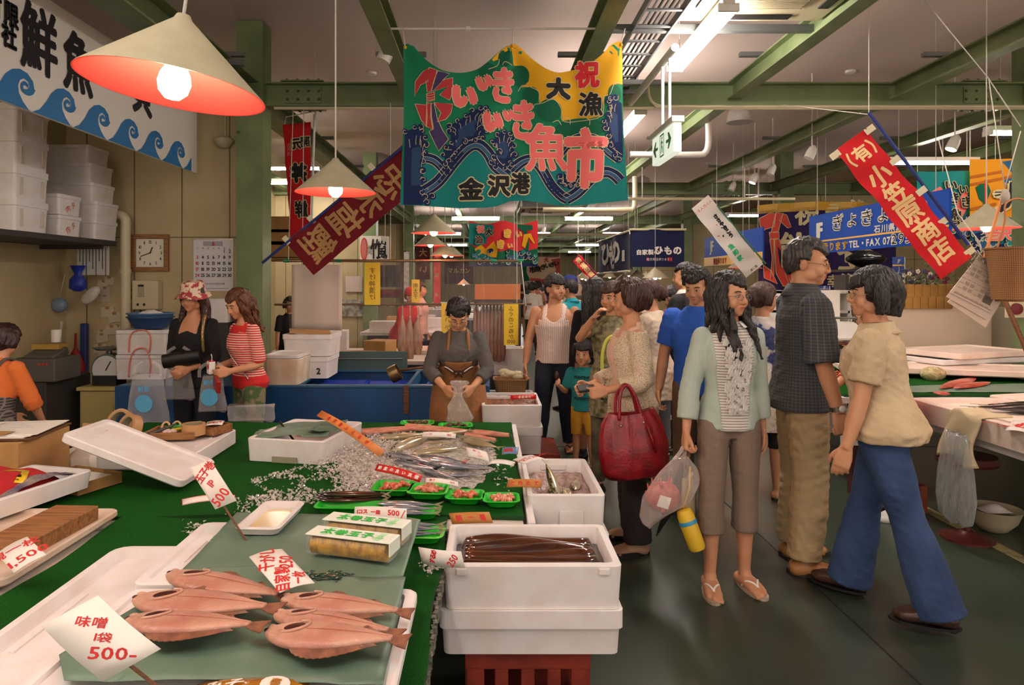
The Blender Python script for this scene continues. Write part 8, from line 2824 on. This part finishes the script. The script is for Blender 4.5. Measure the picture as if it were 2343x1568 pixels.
# hanging dried fish bundles
M_dry=mat('dried_fish',(186,140,110),.45,var=(140,92,74),vscale=9,stretch=(4,4,.7),coat=.4)
M_dry2=mat('dried_fish_dark',(140,98,76),.45,var=(96,60,52),vscale=9,stretch=(4,4,.7),coat=.4)
dry0=None
for k,(px,L)in enumerate(((921,.46),(938,.50),(956,.46),(1086,.44),(1094,.48),(1102,.50),(1110,.48),(1118,.52),(1126,.50),(1134,.52),(1142,.53),(1150,.52))):
 lab=('pale dried fish hanging left of the apron woman, %s'%('left of three','middle of three','right of three')[k])if k<3 else 'dried fish hanging in the dense row right of the apron woman'
 x=PX(px,6.44)
 t=thing('dried_fish',lab,'dried fish',(x,6.44,1.27),0,'dried fish on the rail' if k>2 else 'pale dried fish on the rail')
 b=MB()
 w_=.045 if k<3 else.026
 b.rings([[(w_*q*math.cos(a)+.006*math.sin(3*z*9+k),.45*w_*q*math.sin(a),-z*L)for a in(2*PI*j/12 for j in range(12))]for q,z in((.12,.02),(.2,.2 if k<3 else.05),(.55,.35 if k<3 else.15),(.95,.6),(1.05,.85),(.7,1.0))],M_dry if k<3 else M_dry2)
 b.build('fish',t,smooth=50)
 b=MB();b.tube([(0,0,.02),(0,0,-.12 if k<3 else-.03)],.004,M_rope,6);b.ell((0,0,-.10 if k<3 else 0),(.008,.008,.012),M_rope,8);b.build('string',t,smooth=True)
# basket and trays right of the apron woman
t=thing('wicker_basket','wicker basket beside the apron woman behind the foam boxes','basket',(PX(1168,5.7),5.75,.56))
M_wick=stripes('wicker',(170,128,74),(120,82,44),70,'Z',duty=.4,bump=.5,axis2='X')
tub_mb(.28,.22,.13,.012,.01,.03,.02,m=M_wick,lip=.01).build('body',t,smooth=35)
m=MB()
for i in range(6):
 m.ell((.02*math.cos(i*2)*3,.015*math.sin(i*3)*3,.13+.008*i),(.05,.04,.025),plastic('packet_film',(236,220,180),.5,.8,.15),10)
tag(m.build('snack_packets',smooth=True,loc=(PX(1168,5.7),5.75,.57)),'clear packets heaped in the wicker basket','packets',kind='stuff')
foam_box('white foam box under the wicker basket',(PX(1168,5.7),5.76,.30),.38,.34,.258,grips=False,lip=.04)
crate('red crate under the wicker basket',(PX(1168,5.7),5.76,0),.36,.34,.298)
foam_box('white foam box of packets under the yellow 1000 strip',(PX(1162,6.6),6.66,.602),.32,.22,.26,grips=False)
tag(MB().box((0,0,.30),(.4,.24,.60),M_shelf).build('pedestal',loc=(PX(1162,6.6),6.66,0)),'dark stand behind the wicker basket','stand')
m=MB();m.box((0,0,0),(.46,.3,.155),mat('carton_orange',(190,110,50),.7));tag(m.build('cardboard_box',loc=(PX(1138,7.0),7.0,PZ_(668,7.0)),bevel=.004),'orange brown cardboard box seen through the clear curtain','box')
tag(MB().box((0,0,0),(.5,.34,.02),M_shelf).box((-.22,0,-.65),(.03,.3,1.28),M_shelf).box((.22,0,-.65),(.03,.3,1.28),M_shelf).build('rack',loc=(PX(1138,7.0),7.0,PZ_(668,7.0)-.09)),'dark rack the cardboard box stands on behind the curtain','rack')
# clutter behind the curtain
table_z=.62
t=thing('stall_table','stall table behind the clear curtain with boxes and pale boards','table',(-1.25,8.3,0))
b=MB();b.box((0,0,.60),(3.0,1.5,.04),mat('table_board',(206,198,186),.6));b.build('tabletop',t)
for sx in(-1,1):
 for sy in(-1,1):
  b=MB();b.box((sx*1.4,sy*.66,.29),(.05,.05,.58),M_dark);b.build('leg',t)
rr=random.Random(12)
for k,(px,py,Y,w_,d_,h_,mm,l)in enumerate(((700,800,8.4,.34,.3,.2,M_card,'brown carton on the table behind the curtain, left of the wooden tray'),(820,795,8.0,.42,.3,.06,M_wood,'shallow wooden tray on the table behind the curtain'),(760,770,8.7,.4,.3,.26,M_foam,'white foam box on the table behind the curtain'),(985,770,8.5,.5,.6,.05,mat('pink_board',(226,196,180),.6),'pale pink board on the table behind the curtain'),(870,800,8.4,.3,.3,.16,M_card,'small carton on the table behind the curtain, right of the tray'),(1040,800,8.4,.4,.4,.22,M_foam,'white foam box behind the apron woman head'))):
 m=MB();m.box((0,0,h_/2),(w_,d_,h_),mm)
 tag(m.build('carton' if mm is M_card else 'tray' if mm is M_wood else 'foam_block',bevel=.006,loc=(PX(px,Y),Y,.622),rot=(0,0,R(rr.uniform(-20,20)))),l,'box')
for k,(px,py,Y,w_,h_,rgb,l)in enumerate(((888,632,13.06,.5,.42,(60,56,60),'dark photo poster on the cream wall behind the curtain'),(810,650,13.06,.32,.30,(214,196,186),'small white and red notice on the cream wall behind the curtain'),(800,705,13.06,.5,.32,(196,190,176),'white timetable sheet on the cream wall behind the curtain'),(888,672,13.06,.52,.16,(120,40,44),'red strip poster below the dark photo poster'))):
 t=thing('poster',l,'poster',W(px,py,Y))
 b=MB();b.box((0,-.006,0),(w_,.008,h_),mat('poster_%d'%k,rgb,.5,var=tuple(int(q*.5)for q in rgb)if k!=1 else None,vscale=7));b.build('sheet',t)
for k,(px,y0,y1,w_,Y,rgb,l,tx,tm)in enumerate(((968,555,640,32,13.6,(66,28,26),'dark brown hanging banner behind the lamp cluster','大い',M_tan),(1000,560,700,16,12.8,(206,80,84),'pink red narrow banner behind the lamp cluster','本日市',M_cream_ink),(1050,595,650,66,16.0,(70,50,66),'dark plum shop curtain seen through the clear curtain','マルカン',M_cream_ink),(930,575,690,12,13.0,(200,196,190),'white narrow banner beside the second column',None,None))):
 bl,br,tl=W(px-w_/2,y1,Y),W(px+w_/2,y1,Y),W(px-w_/2,y0,Y)
 strip_banner(l,bl,br,tl,cl('strip_%d'%k,*rgb),[]if not tx else[(c_,.5,1-(i+.6)/(len(tx)+.2)if k<2 else.55,.6 if k<2 else.16,tm,dict(bold=.004,sx=-1))for i,c_ in enumerate(tx)]if k<2 else[(tx,.5,.55,.2,tm,dict(bold=.004))],pole=[tl,W(px+w_/2,y0,Y)],mpole=M_dark)
for k,(px,py,l)in enumerate(((640,520,'cardboard carton on the rack behind the column, upper one'),(640,548,'cardboard carton on the rack behind the column, lower one'),(648,575,'brown carton beside the lower end of the dark red banner'))):
 m=MB();m.box((0,0,.11),(.5,.4,.22),M_card)
 tag(m.build('carton',bevel=.006,loc=(PX(px,9.4),9.4,PZ_(py,9.4)-.09)),l,'box')
t=thing('storage_rack','storage rack behind the column carrying cartons','rack',(PX(640,9.4),9.4,0))
b=MB()
for z in(1.83,):
 b.box((0,0,z-.03),(.8,.5,.03),M_wood)
b.build('shelf',t)
b=MB()
for sx in(-1,1):
 for sy in(-1,1):
  b.box((sx*.38,sy*.22,.9),(.03,.03,1.8),M_dark)
b.build('post',t)
# ================================================================ RIGHT STALLS
RZ=.70
for k,(x0,x1,y0,y1,l)in enumerate(((2.78,4.9,3.02,4.72,'right stall table carrying the black fish'),(2.48,4.9,4.76,6.7,'right stall table with green turf and red fillets'))):
 t=thing('stall_table',l,'table',((x0+x1)/2,(y0+y1)/2,0))
 w_,d_=x1-x0,y1-y0
 b=MB();b.box((0,0,RZ-.03),(w_,d_,.04),M_foam);b.build('tabletop',t)
 t.location.z=-.08*(1-k)
 for sx in(-1,1):
  for sy in(-1,1):
   b=MB();b.box((sx*(w_/2-.35),sy*(d_/2-.12),(RZ-.05)/2),(.06,.06,RZ-.05),mat('leg_red',(84,34,26),.6));b.build('leg',t)
turf('green turf mat on the right stall under the red fillets',2.50,4.6,4.78,6.5,7,z=RZ-.008)
M_fp=mat('foam_lamp_tint',(238,220,204),.55,var=(228,206,188),vscale=6,bump=.05,bscale=300)  # white foam with the pink lamp glow put into its colour
t=foam_box('long white foam box at the front edge of the right stall under the black fish',(3.02,3.72,RZ-.075),.60,1.36,.125,grips=False,wall_t=.05,floor_t=.10,m=M_fp)
b=MB()
for y in(-.35,.25):
 b.box((-.301,y,.03),(.006,.12,.03),mat('foam_slot',(150,150,120),.7))
b.build('slot',t)
foam_lid('white foam lid behind the black fish',(3.80,4.42,RZ-.068),.9,.42,.12,rot=(0,0,R(14)),m=M_fp)
foam_lid('large lamp-tinted foam lid crossing the right turf',(3.75,5.72,RZ+.05),1.5,.55,.05,rot=(0,0,R(-18)),m=M_fp)
foam_lid('lamp-tinted foam board at the back of the right stall, top of its stack',(4.30,6.15,RZ+.145),.95,.6,.05,rot=(0,0,R(20)),m=M_fp)
foam_lid('white foam board under the top board at the back of the right stall',(4.22,6.15,RZ+.095),1.0,.62,.045,rot=(0,0,R(16)),m=M_foam)
foam_lid('lamp-tinted foam board at the far right of the right stall',(4.5,5.3,RZ+.03),.6,.9,.05,rot=(0,0,R(-8)),m=M_fp)
bf=None
M_bk=mat('black_fish_skin',(18,16,16),.12,var=(44,34,28),vscale=10,coat=.9,spec=.7)
for k,(x,y,rz,l)in enumerate(((2.87,4.03,-6,'black glossy fish on the right stall, rear one'),(2.90,3.93,-10,'black glossy fish on the right stall, front one'),(2.98,4.12,-4,'black glossy fish on the right stall, partly under the others'))):
 if bf is None:
  o=bf=make_fish('black_fish',l,'black fish on the right stall',.045,M_bk,M_bk,L=.62,tail=.08)
 else:
  o=dup(bf,None,label=l)
 o.location=(x+.62,y-.03,RZ+.028)
 o.rotation_euler=(0,0,R(rz+180))
for k,(px,py,l)in enumerate(((2300,972,'price card stack with red marks on the foam box, top card'),)):
 slab_card('price_card',l,'price card',W(2300,985,3.48),W(2348,990,3.42),W(2318,962,3.7),M_paper,[('一尾',.3,.5,.5,{}),('300',.75,.45,.5,{})])
paper_sheet('grey-green paper under the red fillets on the right stall',[(3.0,4.84),(4.3,4.84),(4.2,5.25),(3.6,5.2),(3.05,5.12)],RZ+.016,31,amp=.004)
M_fir=mat('red_fillet',(196,92,66),.35,var=(160,60,46),vscale=14,coat=.4)
for k,(a,c_,w_,l)in enumerate((((2150,892),(2232,868),.05,'red fish fillet on the right stall, upper one'),((2180,892),(2265,878),.04,'red fish fillet on the right stall, right one'),((2135,902),(2175,906),.03,'small red fillet at the edge of the right stall'))):
 p,q=G(*a,RZ+.02),G(*c_,RZ+.02)
 L=(q-p).length
 d=q-p
 b=MB()
 b.rings([[(u*L,w_*s_*math.cos(x)*1.0,.012+.012*s_*math.sin(x))for x in(2*PI*j/12 for j in range(12))]for u,s_ in((0,.08),(.15,.6),(.4,1),(.7,.9),(.9,.5),(1,.1))],M_fir)
 tag(b.build('fish_fillet',smooth=60,loc=p,rot=(R(10),0,math.atan2(d.y,d.x))),l,'fillet','red fillets')
p=G(2135,868,RZ+.02)
t=thing('plastic_bag','clear bag of pale shellfish on the right turf','bag',(p.x,p.y,RZ+.012))
b=MB();b.ell((0,0,.05),(.10,.07,.06),mat('clear_bag_lumps',(206,196,150),.15,var=(160,146,96),vscale=24,bump=1,bscale=50),16);b.build('bag',t,smooth=True)
M_cr=mat('crab_orange',(214,96,50),.4,var=(176,60,34),vscale=20)
for k,(x,y,l)in enumerate(((2.60,5.25,'orange crab on the right turf, nearest one'),(2.68,5.45,'orange crab on the right turf, behind the nearest'),(2.62,5.65,'orange crab on the right turf, farthest one'))):
 t=thing('crab',l,'crab',(x,y,RZ+.014),R(40*k),'orange crabs')
 b=MB();b.ell((0,0,.04),(.055,.045,.03),M_cr,14);b.build('shell',t,smooth=True)
 for i in range(8):
  s_=1 if i%2 else-1
  a=R(-50+33*(i//2))
  b=MB();b.tube([(s_*.04*math.cos(a),.04*math.sin(a),.04),(s_*.11*math.cos(a),.11*math.sin(a),.075),(s_*.17*math.cos(a),.17*math.sin(a),.005)],[.009,.007,.003],M_cr,6);b.build('leg',t,smooth=True)
# towel and plastic bag over the stall edge
t=thing('towel','cream towel draped over the front edge of the right stall','towel',(2.70,3.88,.43))
b=MB()
def tw(u,v):
 y=3.74+.26*u+.02*math.sin(6*v)
 if v>.8:
  return(2.70+(v-.8)*.9,y,.757+.006*math.sin(u*9))
 e=(1-v/.8)
 return(2.695-.035*math.sin(u*9+v*3)*e-.02*e,3.87+(y-3.87)*(1+.25*e),.755-.27*e-.02*math.sin(u*7))
b.grid(tw,24,24,mat('towel',(206,188,150),.95,bump=.4,bscale=220));b.build('cloth',t,smooth=True,solid=.006,world=True)
t=thing('plastic_bag','clear plastic bag hanging beneath the cream towel','bag',(2.66,3.86,.12))
b=MB()
b.rings([[(.05*s_*math.sin(a)-.01,s_*.15*math.cos(a)+.012*math.sin(3*a+6*z),z+.015*math.sin(5*a))for a in(2*PI*j/32 for j in range(32))]for s_,z in((.35,.02),(.95,.06),(1.05,.16),(.9,.30),(.7,.42),(.5,.52))],plastic('grey_film',(206,210,206),.26,.75,.1,(16,22,7)));b.build('bag',t,smooth=True)
# stool, bowl
t=thing('stool','dark red round stool base beneath the hanging plastic bag','stool',(2.80,3.98,0))
Mst=mat('stool_red',(92,36,28),.4)
b=MB();b.lathe([(.14,0),(.14,.012),(.05,.03),(.03,.05),(.0,.05)],Mst,seg=26);b.build('base',t,smooth=40)
b=MB();b.tube([(0,0,.04),(0,0,.44)],.02,Mst,10);b.build('pole',t,smooth=40)
b=MB();b.lathe([(.0,.44),(.15,.44),(.16,.46),(.15,.49),(.0,.495)],Mst,seg=26);b.build('seat',t,smooth=40)
t=thing('bowl','cream plastic bowl on the floor under the right stall','bowl',(3.06,4.12,0))
b=MB();b.lathe([(.06,.0),(.07,.004),(.12,.06),(.145,.13),(.15,.135),(.138,.13),(.11,.06),(.06,.012),(.0,.012)],mat('bowl_cream',(196,184,150),.5),seg=32);b.build('body',t,smooth=50)
b=MB();b.grid(lambda u,v:(-.08+.16*u,-.06+.12*v,.12+.04*math.sin(PI*u)*math.sin(PI*v)),8,8,M_paper);b.build('cloth',t,smooth=True)
tag(MB().box((0,0,.10),(.05,.16,.18),mat('crate_orange',(150,70,36),.6)).build('wood_block',loc=(2.80,4.45,0),bevel=.006),'orange block under the right stall by the yellow line','block')
sh=Sheet(plane_fn((2.60,4.79,.44),(1,0,0),(0,0,1)))
sh.poly([(-.12,-.09),(.08,-.09),(.08,.12),(-.12,.12)],M_paper,off=.001)
sh.text('500',-.03,.02,.09,M_black,off=.003,bold=.002)
tag(sh.mb.build('price_board',solid=.004),'white price board reading 500 at the right stall','price board')
tag(MB().box((0,0,.34),(.06,.06,.68),_mats['leg_red']).build('table_post',loc=(2.60,4.84,0)),'dark red post behind the 500 board','post')
# newspaper bundle, basket, bamboo rod, cords
t=thing('newspaper_bundle','bundle of newspapers hanging from a cord at the right stall','newspapers',W(2240,640,4.45))
c=Vector(t.location)
def news(dx,dz,a,dy):
 A=R(a)
 ex=Vector((math.cos(A),0,math.sin(A)));ey=Vector((-math.sin(A),0,math.cos(A)))
 return Vector((dx,dy,dz)),ex,ey
b=MB()
M_news=mat('newsprint',(206,190,172),.8)
for i,(dx,dz,a)in enumerate(((.02,-.09,-34),(0,-.04,-30),(.01,0.0,-27))):
 o_,ex,ey=news(dx,dz,a,.012-.012*i)
 vs=[o_+ex*x+ey*y for x,y in((-.15,-.17),(.15,-.17),(.13,.20),(-.07,.22))]
 b.add(vs,[(0,1,2,3)],M_news)
b.build('paper',t,solid=.006)
o_,ex,ey=news(.01,0,-27,-.016)
sh=Sheet(lambda x,y,l=0:o_+ex*x+ey*y+Vector((0,-l,0)))
Mpr=mat('newsprint_ink',(110,98,90),.8)
for i in range(7):
 for j in range(9):
  sh.poly([(-.125+.036*i,-.15+.035*j),(-.125+.036*i+.028,-.15+.035*j),(-.125+.036*i+.028,-.15+.035*j+.005+.018*((i*j)%3>0)),(-.125+.036*i,-.15+.035*j+.005+.018*((i*j)%3>0))],mat('newsprint_grey',(168,152,138),.8),off=.001)
sh.poly([(.06,-.13),(.12,-.13),(.12,-.08),(.06,-.08)],Mpr,off=.002)
sh.stroke([(-.13,-.155),(.14,-.155)],.003,Mpr,off=.002,smooth=False)
sh.stroke([(-.0,.05),(.13,.0)],.003,Mpr,off=.002,smooth=False)
sh.mb.build('print',t)
b=MB();b.tube([(.02,0,.14),(.0,0,.25),(.0,.2,.45),(.0,.4,1.0)],.004,M_rope,5)
rr=random.Random(31)
for i in range(26):
 p0=Vector((rr.uniform(-.03,.04),rr.uniform(-.03,.01),rr.uniform(.12,.30)))
 b.tube([p0,p0+Vector((rr.uniform(-.05,.05),rr.uniform(-.03,.0),rr.uniform(-.06,.04)))],.003,M_rope,4)
b.build('cord',t,smooth=True)
t=thing('wicker_basket','wicker money basket hanging at the right edge of the photo','basket',W(2335,690,4.3))
M_wk=stripes('wicker_fine',(150,108,60),(104,70,36),90,'Z',duty=.35,bump=.4,axis2='A')
tub_mb(.36,.26,.34,.012,.012,.09,.04,m=M_wk,lip=.012).build('body',t,smooth=50)
b=MB();b.tube(spline([(-.15,0,.33),(-.10,0,.5),(-.09,0,.62),(.02,0,.64),(.12,0,.5),(.15,0,.33)],6),.006,mat('rope_orange',(176,110,60),.7),6);b.build('handle',t,smooth=True)
m=MB();m.tube([W(2252,590,4.4),W(2296,440,4.4)],.009,mat('bamboo_orange',(214,130,60),.5),8);tag(m.build('bamboo_rod',smooth=40),'orange bamboo rod above the wicker money basket','rod')
m=MB();m.ell(W(2300,450,4.38),(.03,.02,.05),mat('rag_grey',(176,164,146),.9,bump=.6,bscale=60),12);tag(m.build('cloth_knot',smooth=True),'grey knotted rag on top of the bamboo rod','cloth')
m=MB()
for a,c_ in(((2115,0),(2262,180)),((2262,180),(2335,290)),((2300,440),(2262,180)),((2296,440),(2335,300))):
 m.tube([W(*a,4.4),W(*c_,4.4)],.0035,M_rope,5)
tag(m.build('string',smooth=True),'thin cords crossing the upper right corner','cord')
m=MB();m.tube([W(2300,690,5.4),W(2343,790,5.3),W(2360,830,5.3)],.018,M_wood2,8);tag(m.build('pole_prop',smooth=40),'dark slanting pole below the wicker money basket','pole')
# partition, bamboo blind, flowers, shelf goods
M_part=mat('partition',(216,196,172),.6)
t=thing('partition','plain pale partition panel behind the right stall','partition',(4.62,7.05,0))
b=MB();b.box((0,0,.62),(1.15,.05,1.24),M_part);b.build('panel',t)
b=MB();b.box((.72,.1,.62),(.28,.05,1.22),mat('partition_grey',(170,160,136),.6));b.build('side_panel',t)
t=thing('bamboo_blind','rolled down bamboo blind along the top of the partition','blind',(4.35,6.99,1.22))
b=MB()
for i in range(26):
 b.tube([(-.42,-.012*math.sin(i*.25),.01+.0095*i),(.42,-.012*math.sin(i*.25),.01+.0095*i)],.0052,mat('bamboo',(206,158,84),.6,var=(176,126,60),vscale=30,stretch=(.5,4,20)),6)
b.build('slats',t,smooth=True)
b=MB()
for i in range(11):
 for z in(.0,.125):
  b.tube([(-.4+.08*i+(.02 if z else 0),-.018,z),(-.4+.08*i+(.02 if z else 0),-.02,z+.125)],.0022,M_wood2,5)
b.build('binding',t)
t=thing('flower_arrangement','flower arrangement with white and dark red blooms on the bamboo blind','flowers',(4.48,7.05,1.47))
b=MB()
rr=random.Random(17)
for i in range(240):
 p=Vector((rr.gauss(0,.15),rr.gauss(0,.05),abs(rr.gauss(.05,.06))))
 d=Vector((rr.uniform(-1,1),rr.uniform(-1,.3),rr.uniform(-.2,1))).normalized()*.05
 s_=d.orthogonal().normalized()*.010
 b.add([p,p+d*.5+s_,p+d,p+d*.5-s_],[(0,1,2,3)],mat('leaf',(52,66,34),.6,var=(90,96,60),vscale=20))
b.build('leaves',t)
for k,(mm,n_)in enumerate(((mat('petal_white',(206,196,176),.6),12),(mat('petal_wine',(110,24,34),.6),8),(mat('petal_purple',(76,62,96),.6),10))):
 b=MB()
 for i in range(n_):
  c_=(rr.uniform(-.05,.28)if k==1 else rr.uniform(-.3,.15),rr.uniform(-.08,0),rr.uniform(.02,.15))
  for j in range(5):
   b.ell((c_[0]+.014*math.cos(j*1.26),c_[1],c_[2]+.014*math.sin(j*1.26)),(.012,.008,.012),mm,6)
 b.build('blossom',t,smooth=True)
for k,(px,py,Y,w_,h_,l,tx)in enumerate(((2056,625,7.2,.13,.34,'small blue and white cooperative banner beside the flowers','JFグルメ'),(1886,668,7.4,.12,.13,'small blue cooperative card below the tall man chin','JF'))):
 t=thing('small_banner',l,'banner',W(px,py,Y))
 b=MB();b.box((0,0,0),(w_,.004,h_),cl('mid_blue_cloth',60,84,150));b.build('cloth',t)
 sh=Sheet(plane_fn((0,-.003,0),(1,0,0),(0,0,1)))
 sh.poly([(-w_/2,h_*.22),(w_/2,h_*.22),(w_/2,h_*.26),(-w_/2,h_*.26)],M_jy,off=.001)
 if k==0:
  sh.text('JF',0,h_*.38,.05,M_lt,off=.002)
  sh.text('JFグルメ',0,-h_*.12,.045,M_lt,off=.002,vertical=True)
 else:
  sh.text('JF',0,h_*.38,.04,M_lt,off=.002);sh.text('JF',0,-h_*.1,.055,M_lt,off=.002)
 sh.mb.build('lettering',t)
 b=MB();b.tube([(w_/2,0,h_/2),(w_/2,0,-h_/2-(.35 if k else.05))],.005,M_white,6);b.build('pole',t)
t=thing('display_rack','steel display rack of packaged fish between the tall man and the linen jacket','rack',(2.98,7.02,0))
b=MB()
for sx in(-.02,.9):
 for sy in(-.25,.25):
  b.tube([(sx,sy,.5),(sx,sy,1.14)],.014,M_chrome,8)
b.tube([(-.1,-.25,1.14),(.9,-.25,1.14)],.012,M_chrome,8)
b.build('post',t,smooth=40)
for z in(.80,1.0):
 b=MB();b.box((.42,0,z),(1.0,.55,.02),M_white,rot=(.25,0,0));b.build('shelf',t)
rr=random.Random(9)
b=MB();b.box((.42,0,.35),(1.0,.5,.7),M_white);b.build('base',t)
pk=None
for i in range(10):
 t2=thing('fish_pack','small film wrapped fish pack on the steel display rack','food pack',(2.98+.02+.09*i,7.02-.12+.05*(i%3),.84+.012*(i%3)),0,'fish packs on the display rack',rot=(.25,0,rr.uniform(-.3,.3)))
 b=MB();b.box((0,0,.01),(.085,.12,.02),(M_dark,M_roe,M_foam)[i%3]);b.build('pack',t2,bevel=.004)
for i in range(4):
 slab_card('price_label','white price tag with red figures on the display rack, %s'%('leftmost','second from the left','third from the left','rightmost')[i],'price label',(2.97+.13*i,6.74,.73),(3.08+.13*i,6.74,.73),(2.97+.13*i,6.74,.81),M_paper,[('さば',.5,.7,.3,dict(m=M_black)),('400',.5,.3,.4,{})])
t=thing('shelf_unit','white shelf unit with dark gaps behind the linen jacket woman head','shelf',(3.70,8.1,0))
b=MB();b.box((-.28,0,.7),(.04,.4,1.4),M_white);b.box((.5,0,.7),(.04,.4,1.4),M_white)
for z in(.9,1.15,1.38):
 b.box((.1,0,z),(.8,.4,.03),M_white)
b.box((.1,.19,.7),(.8,.02,1.38),M_dark)
b.build('carcass',t)
tag(MB().box((0,0,0),(.26,.02,.38),M_paper).box((0,.03,-.5),(.03,.03,1.3),M_white).build('blank_board',loc=W(1893,705,7.3)),'blank white board right of the tall man','board')
tag(MB().box((0,0,.45),(.3,.3,.9),M_card).build('carton',loc=(PX(1893,7.45),7.48,0),bevel=.005),'tall carton behind the blank white board','box')
t=thing('wall_plate','white plate with a dark red disc at the right edge','plate',W(2328,707,6.3))
b=MB();b.box((0,0,0),(.22,.02,.16),M_cream);b.build('panel',t)
b=MB();b.lathe([(.0,0),(.055,0),(.05,.02),(0,.025)],mat('disc_wine',(110,24,34),.4),seg=22,M=Matrix.Translation((-.02,-.012,0))@Matrix.Rotation(PI/2,4,'X'));b.build('disc',t,smooth=40)
tag(MB().box((0,0,.6),(.05,.05,1.2),M_steel).build('green_post',loc=(PX(2345,6.3),6.34,0)),'green post carrying the white plate','post')
m=MB()
def bgb(u,v):
 a=2*PI*u
 return(PX(2012,8.6)+.2*math.cos(a)*(.3+math.sin(PI*v)),8.9+.12*math.sin(a)*(.3+math.sin(PI*v)),PZ_(612,8.8)+.22*v+.01*noise.noise((u*9,v*9,0)))
m.grid(bgb,24,10,mat('bin_bag',(20,20,20),.2,bump=.8,bscale=18));tag(m.build('rubbish_bag',smooth=True),'black bin bag on the dark shelf under the blue sign','bag')
t=thing('dark_shelf','dark shelf under the large blue sign','shelf',(PX(2000,8.8),8.9,0))
b=MB();b.box((0,0,PZ_(616,8.8)-.02),(.8,.4,.03),M_shelf);b.build('board',t)
b=MB()
for s_ in(-1,1):
 b.box((s_*.37,0,.8),(.04,.3,1.58),M_shelf)
b.build('post',t)
# ---- far stalls down the hall
rr=random.Random(77)
for k,(x,y)in enumerate(((-1.2,12.0),(-1.1,16.2),(3.1,10.2),(3.2,14.6),(3.6,18.5),(-1.0,20.5),(3.2,23.5))):
 t=thing('stall_table','far stall table %s'%('beyond the clear curtain, first on the left','farther left beside the hall columns','beyond the suited man on the right','under the navy curtains on the right','behind the navy curtains','at the far left of the hall','at the far right of the hall')[k],'table',(x,y,0))
 b=MB();b.box((0,0,.68),(1.6,2.6,.05),M_foam);b.build('tabletop',t)
 b=MB();b.box((0,0,.33),(1.4,2.4,.64),M_shelf);b.build('base',t)
 for i in range(5):
  w_=rr.uniform(.3,.5)
  tag(MB().box((0,0,.08),(w_,.3,.16),rr.choice((M_foam,M_foam,M_card))).build('foam_block',loc=(x-.45+.22*(i%3)*1.9,y-1.0+.5*i,.708),bevel=.006),'box on the far stall table %s'%('beyond the clear curtain','beside the left hall columns','beyond the suited man','under the navy curtains','behind the navy curtains','at the far left','at the far right')[k],'box','boxes on far stall %s'%'abcdefg'[k])
for k,(px,py,Y,l)in enumerate(((1322,652,14.0,'pink white paper bundle hanging under the small red diagonal banner'),(1345,655,13.7,'pale conical paper bundle hanging left of the long haired woman'),(1427,655,13.6,'white paper bundle tied under a far lamp'))):
 m=MB();m.lathe([(.13,-.22),(.11,-.1),(.04,.1),(.01,.2)],mat('paper_bundle',(226,196,180),.7),seg=14,c=W(px,py,Y))
 p=W(px,py,Y);m.tube([(p.x,p.y,p.z+.18),(p.x,p.y,ZC+0.01)],.004,M_rope,5)
 tag(m.build('paper_bundle',smooth=50),l,'paper bundle')
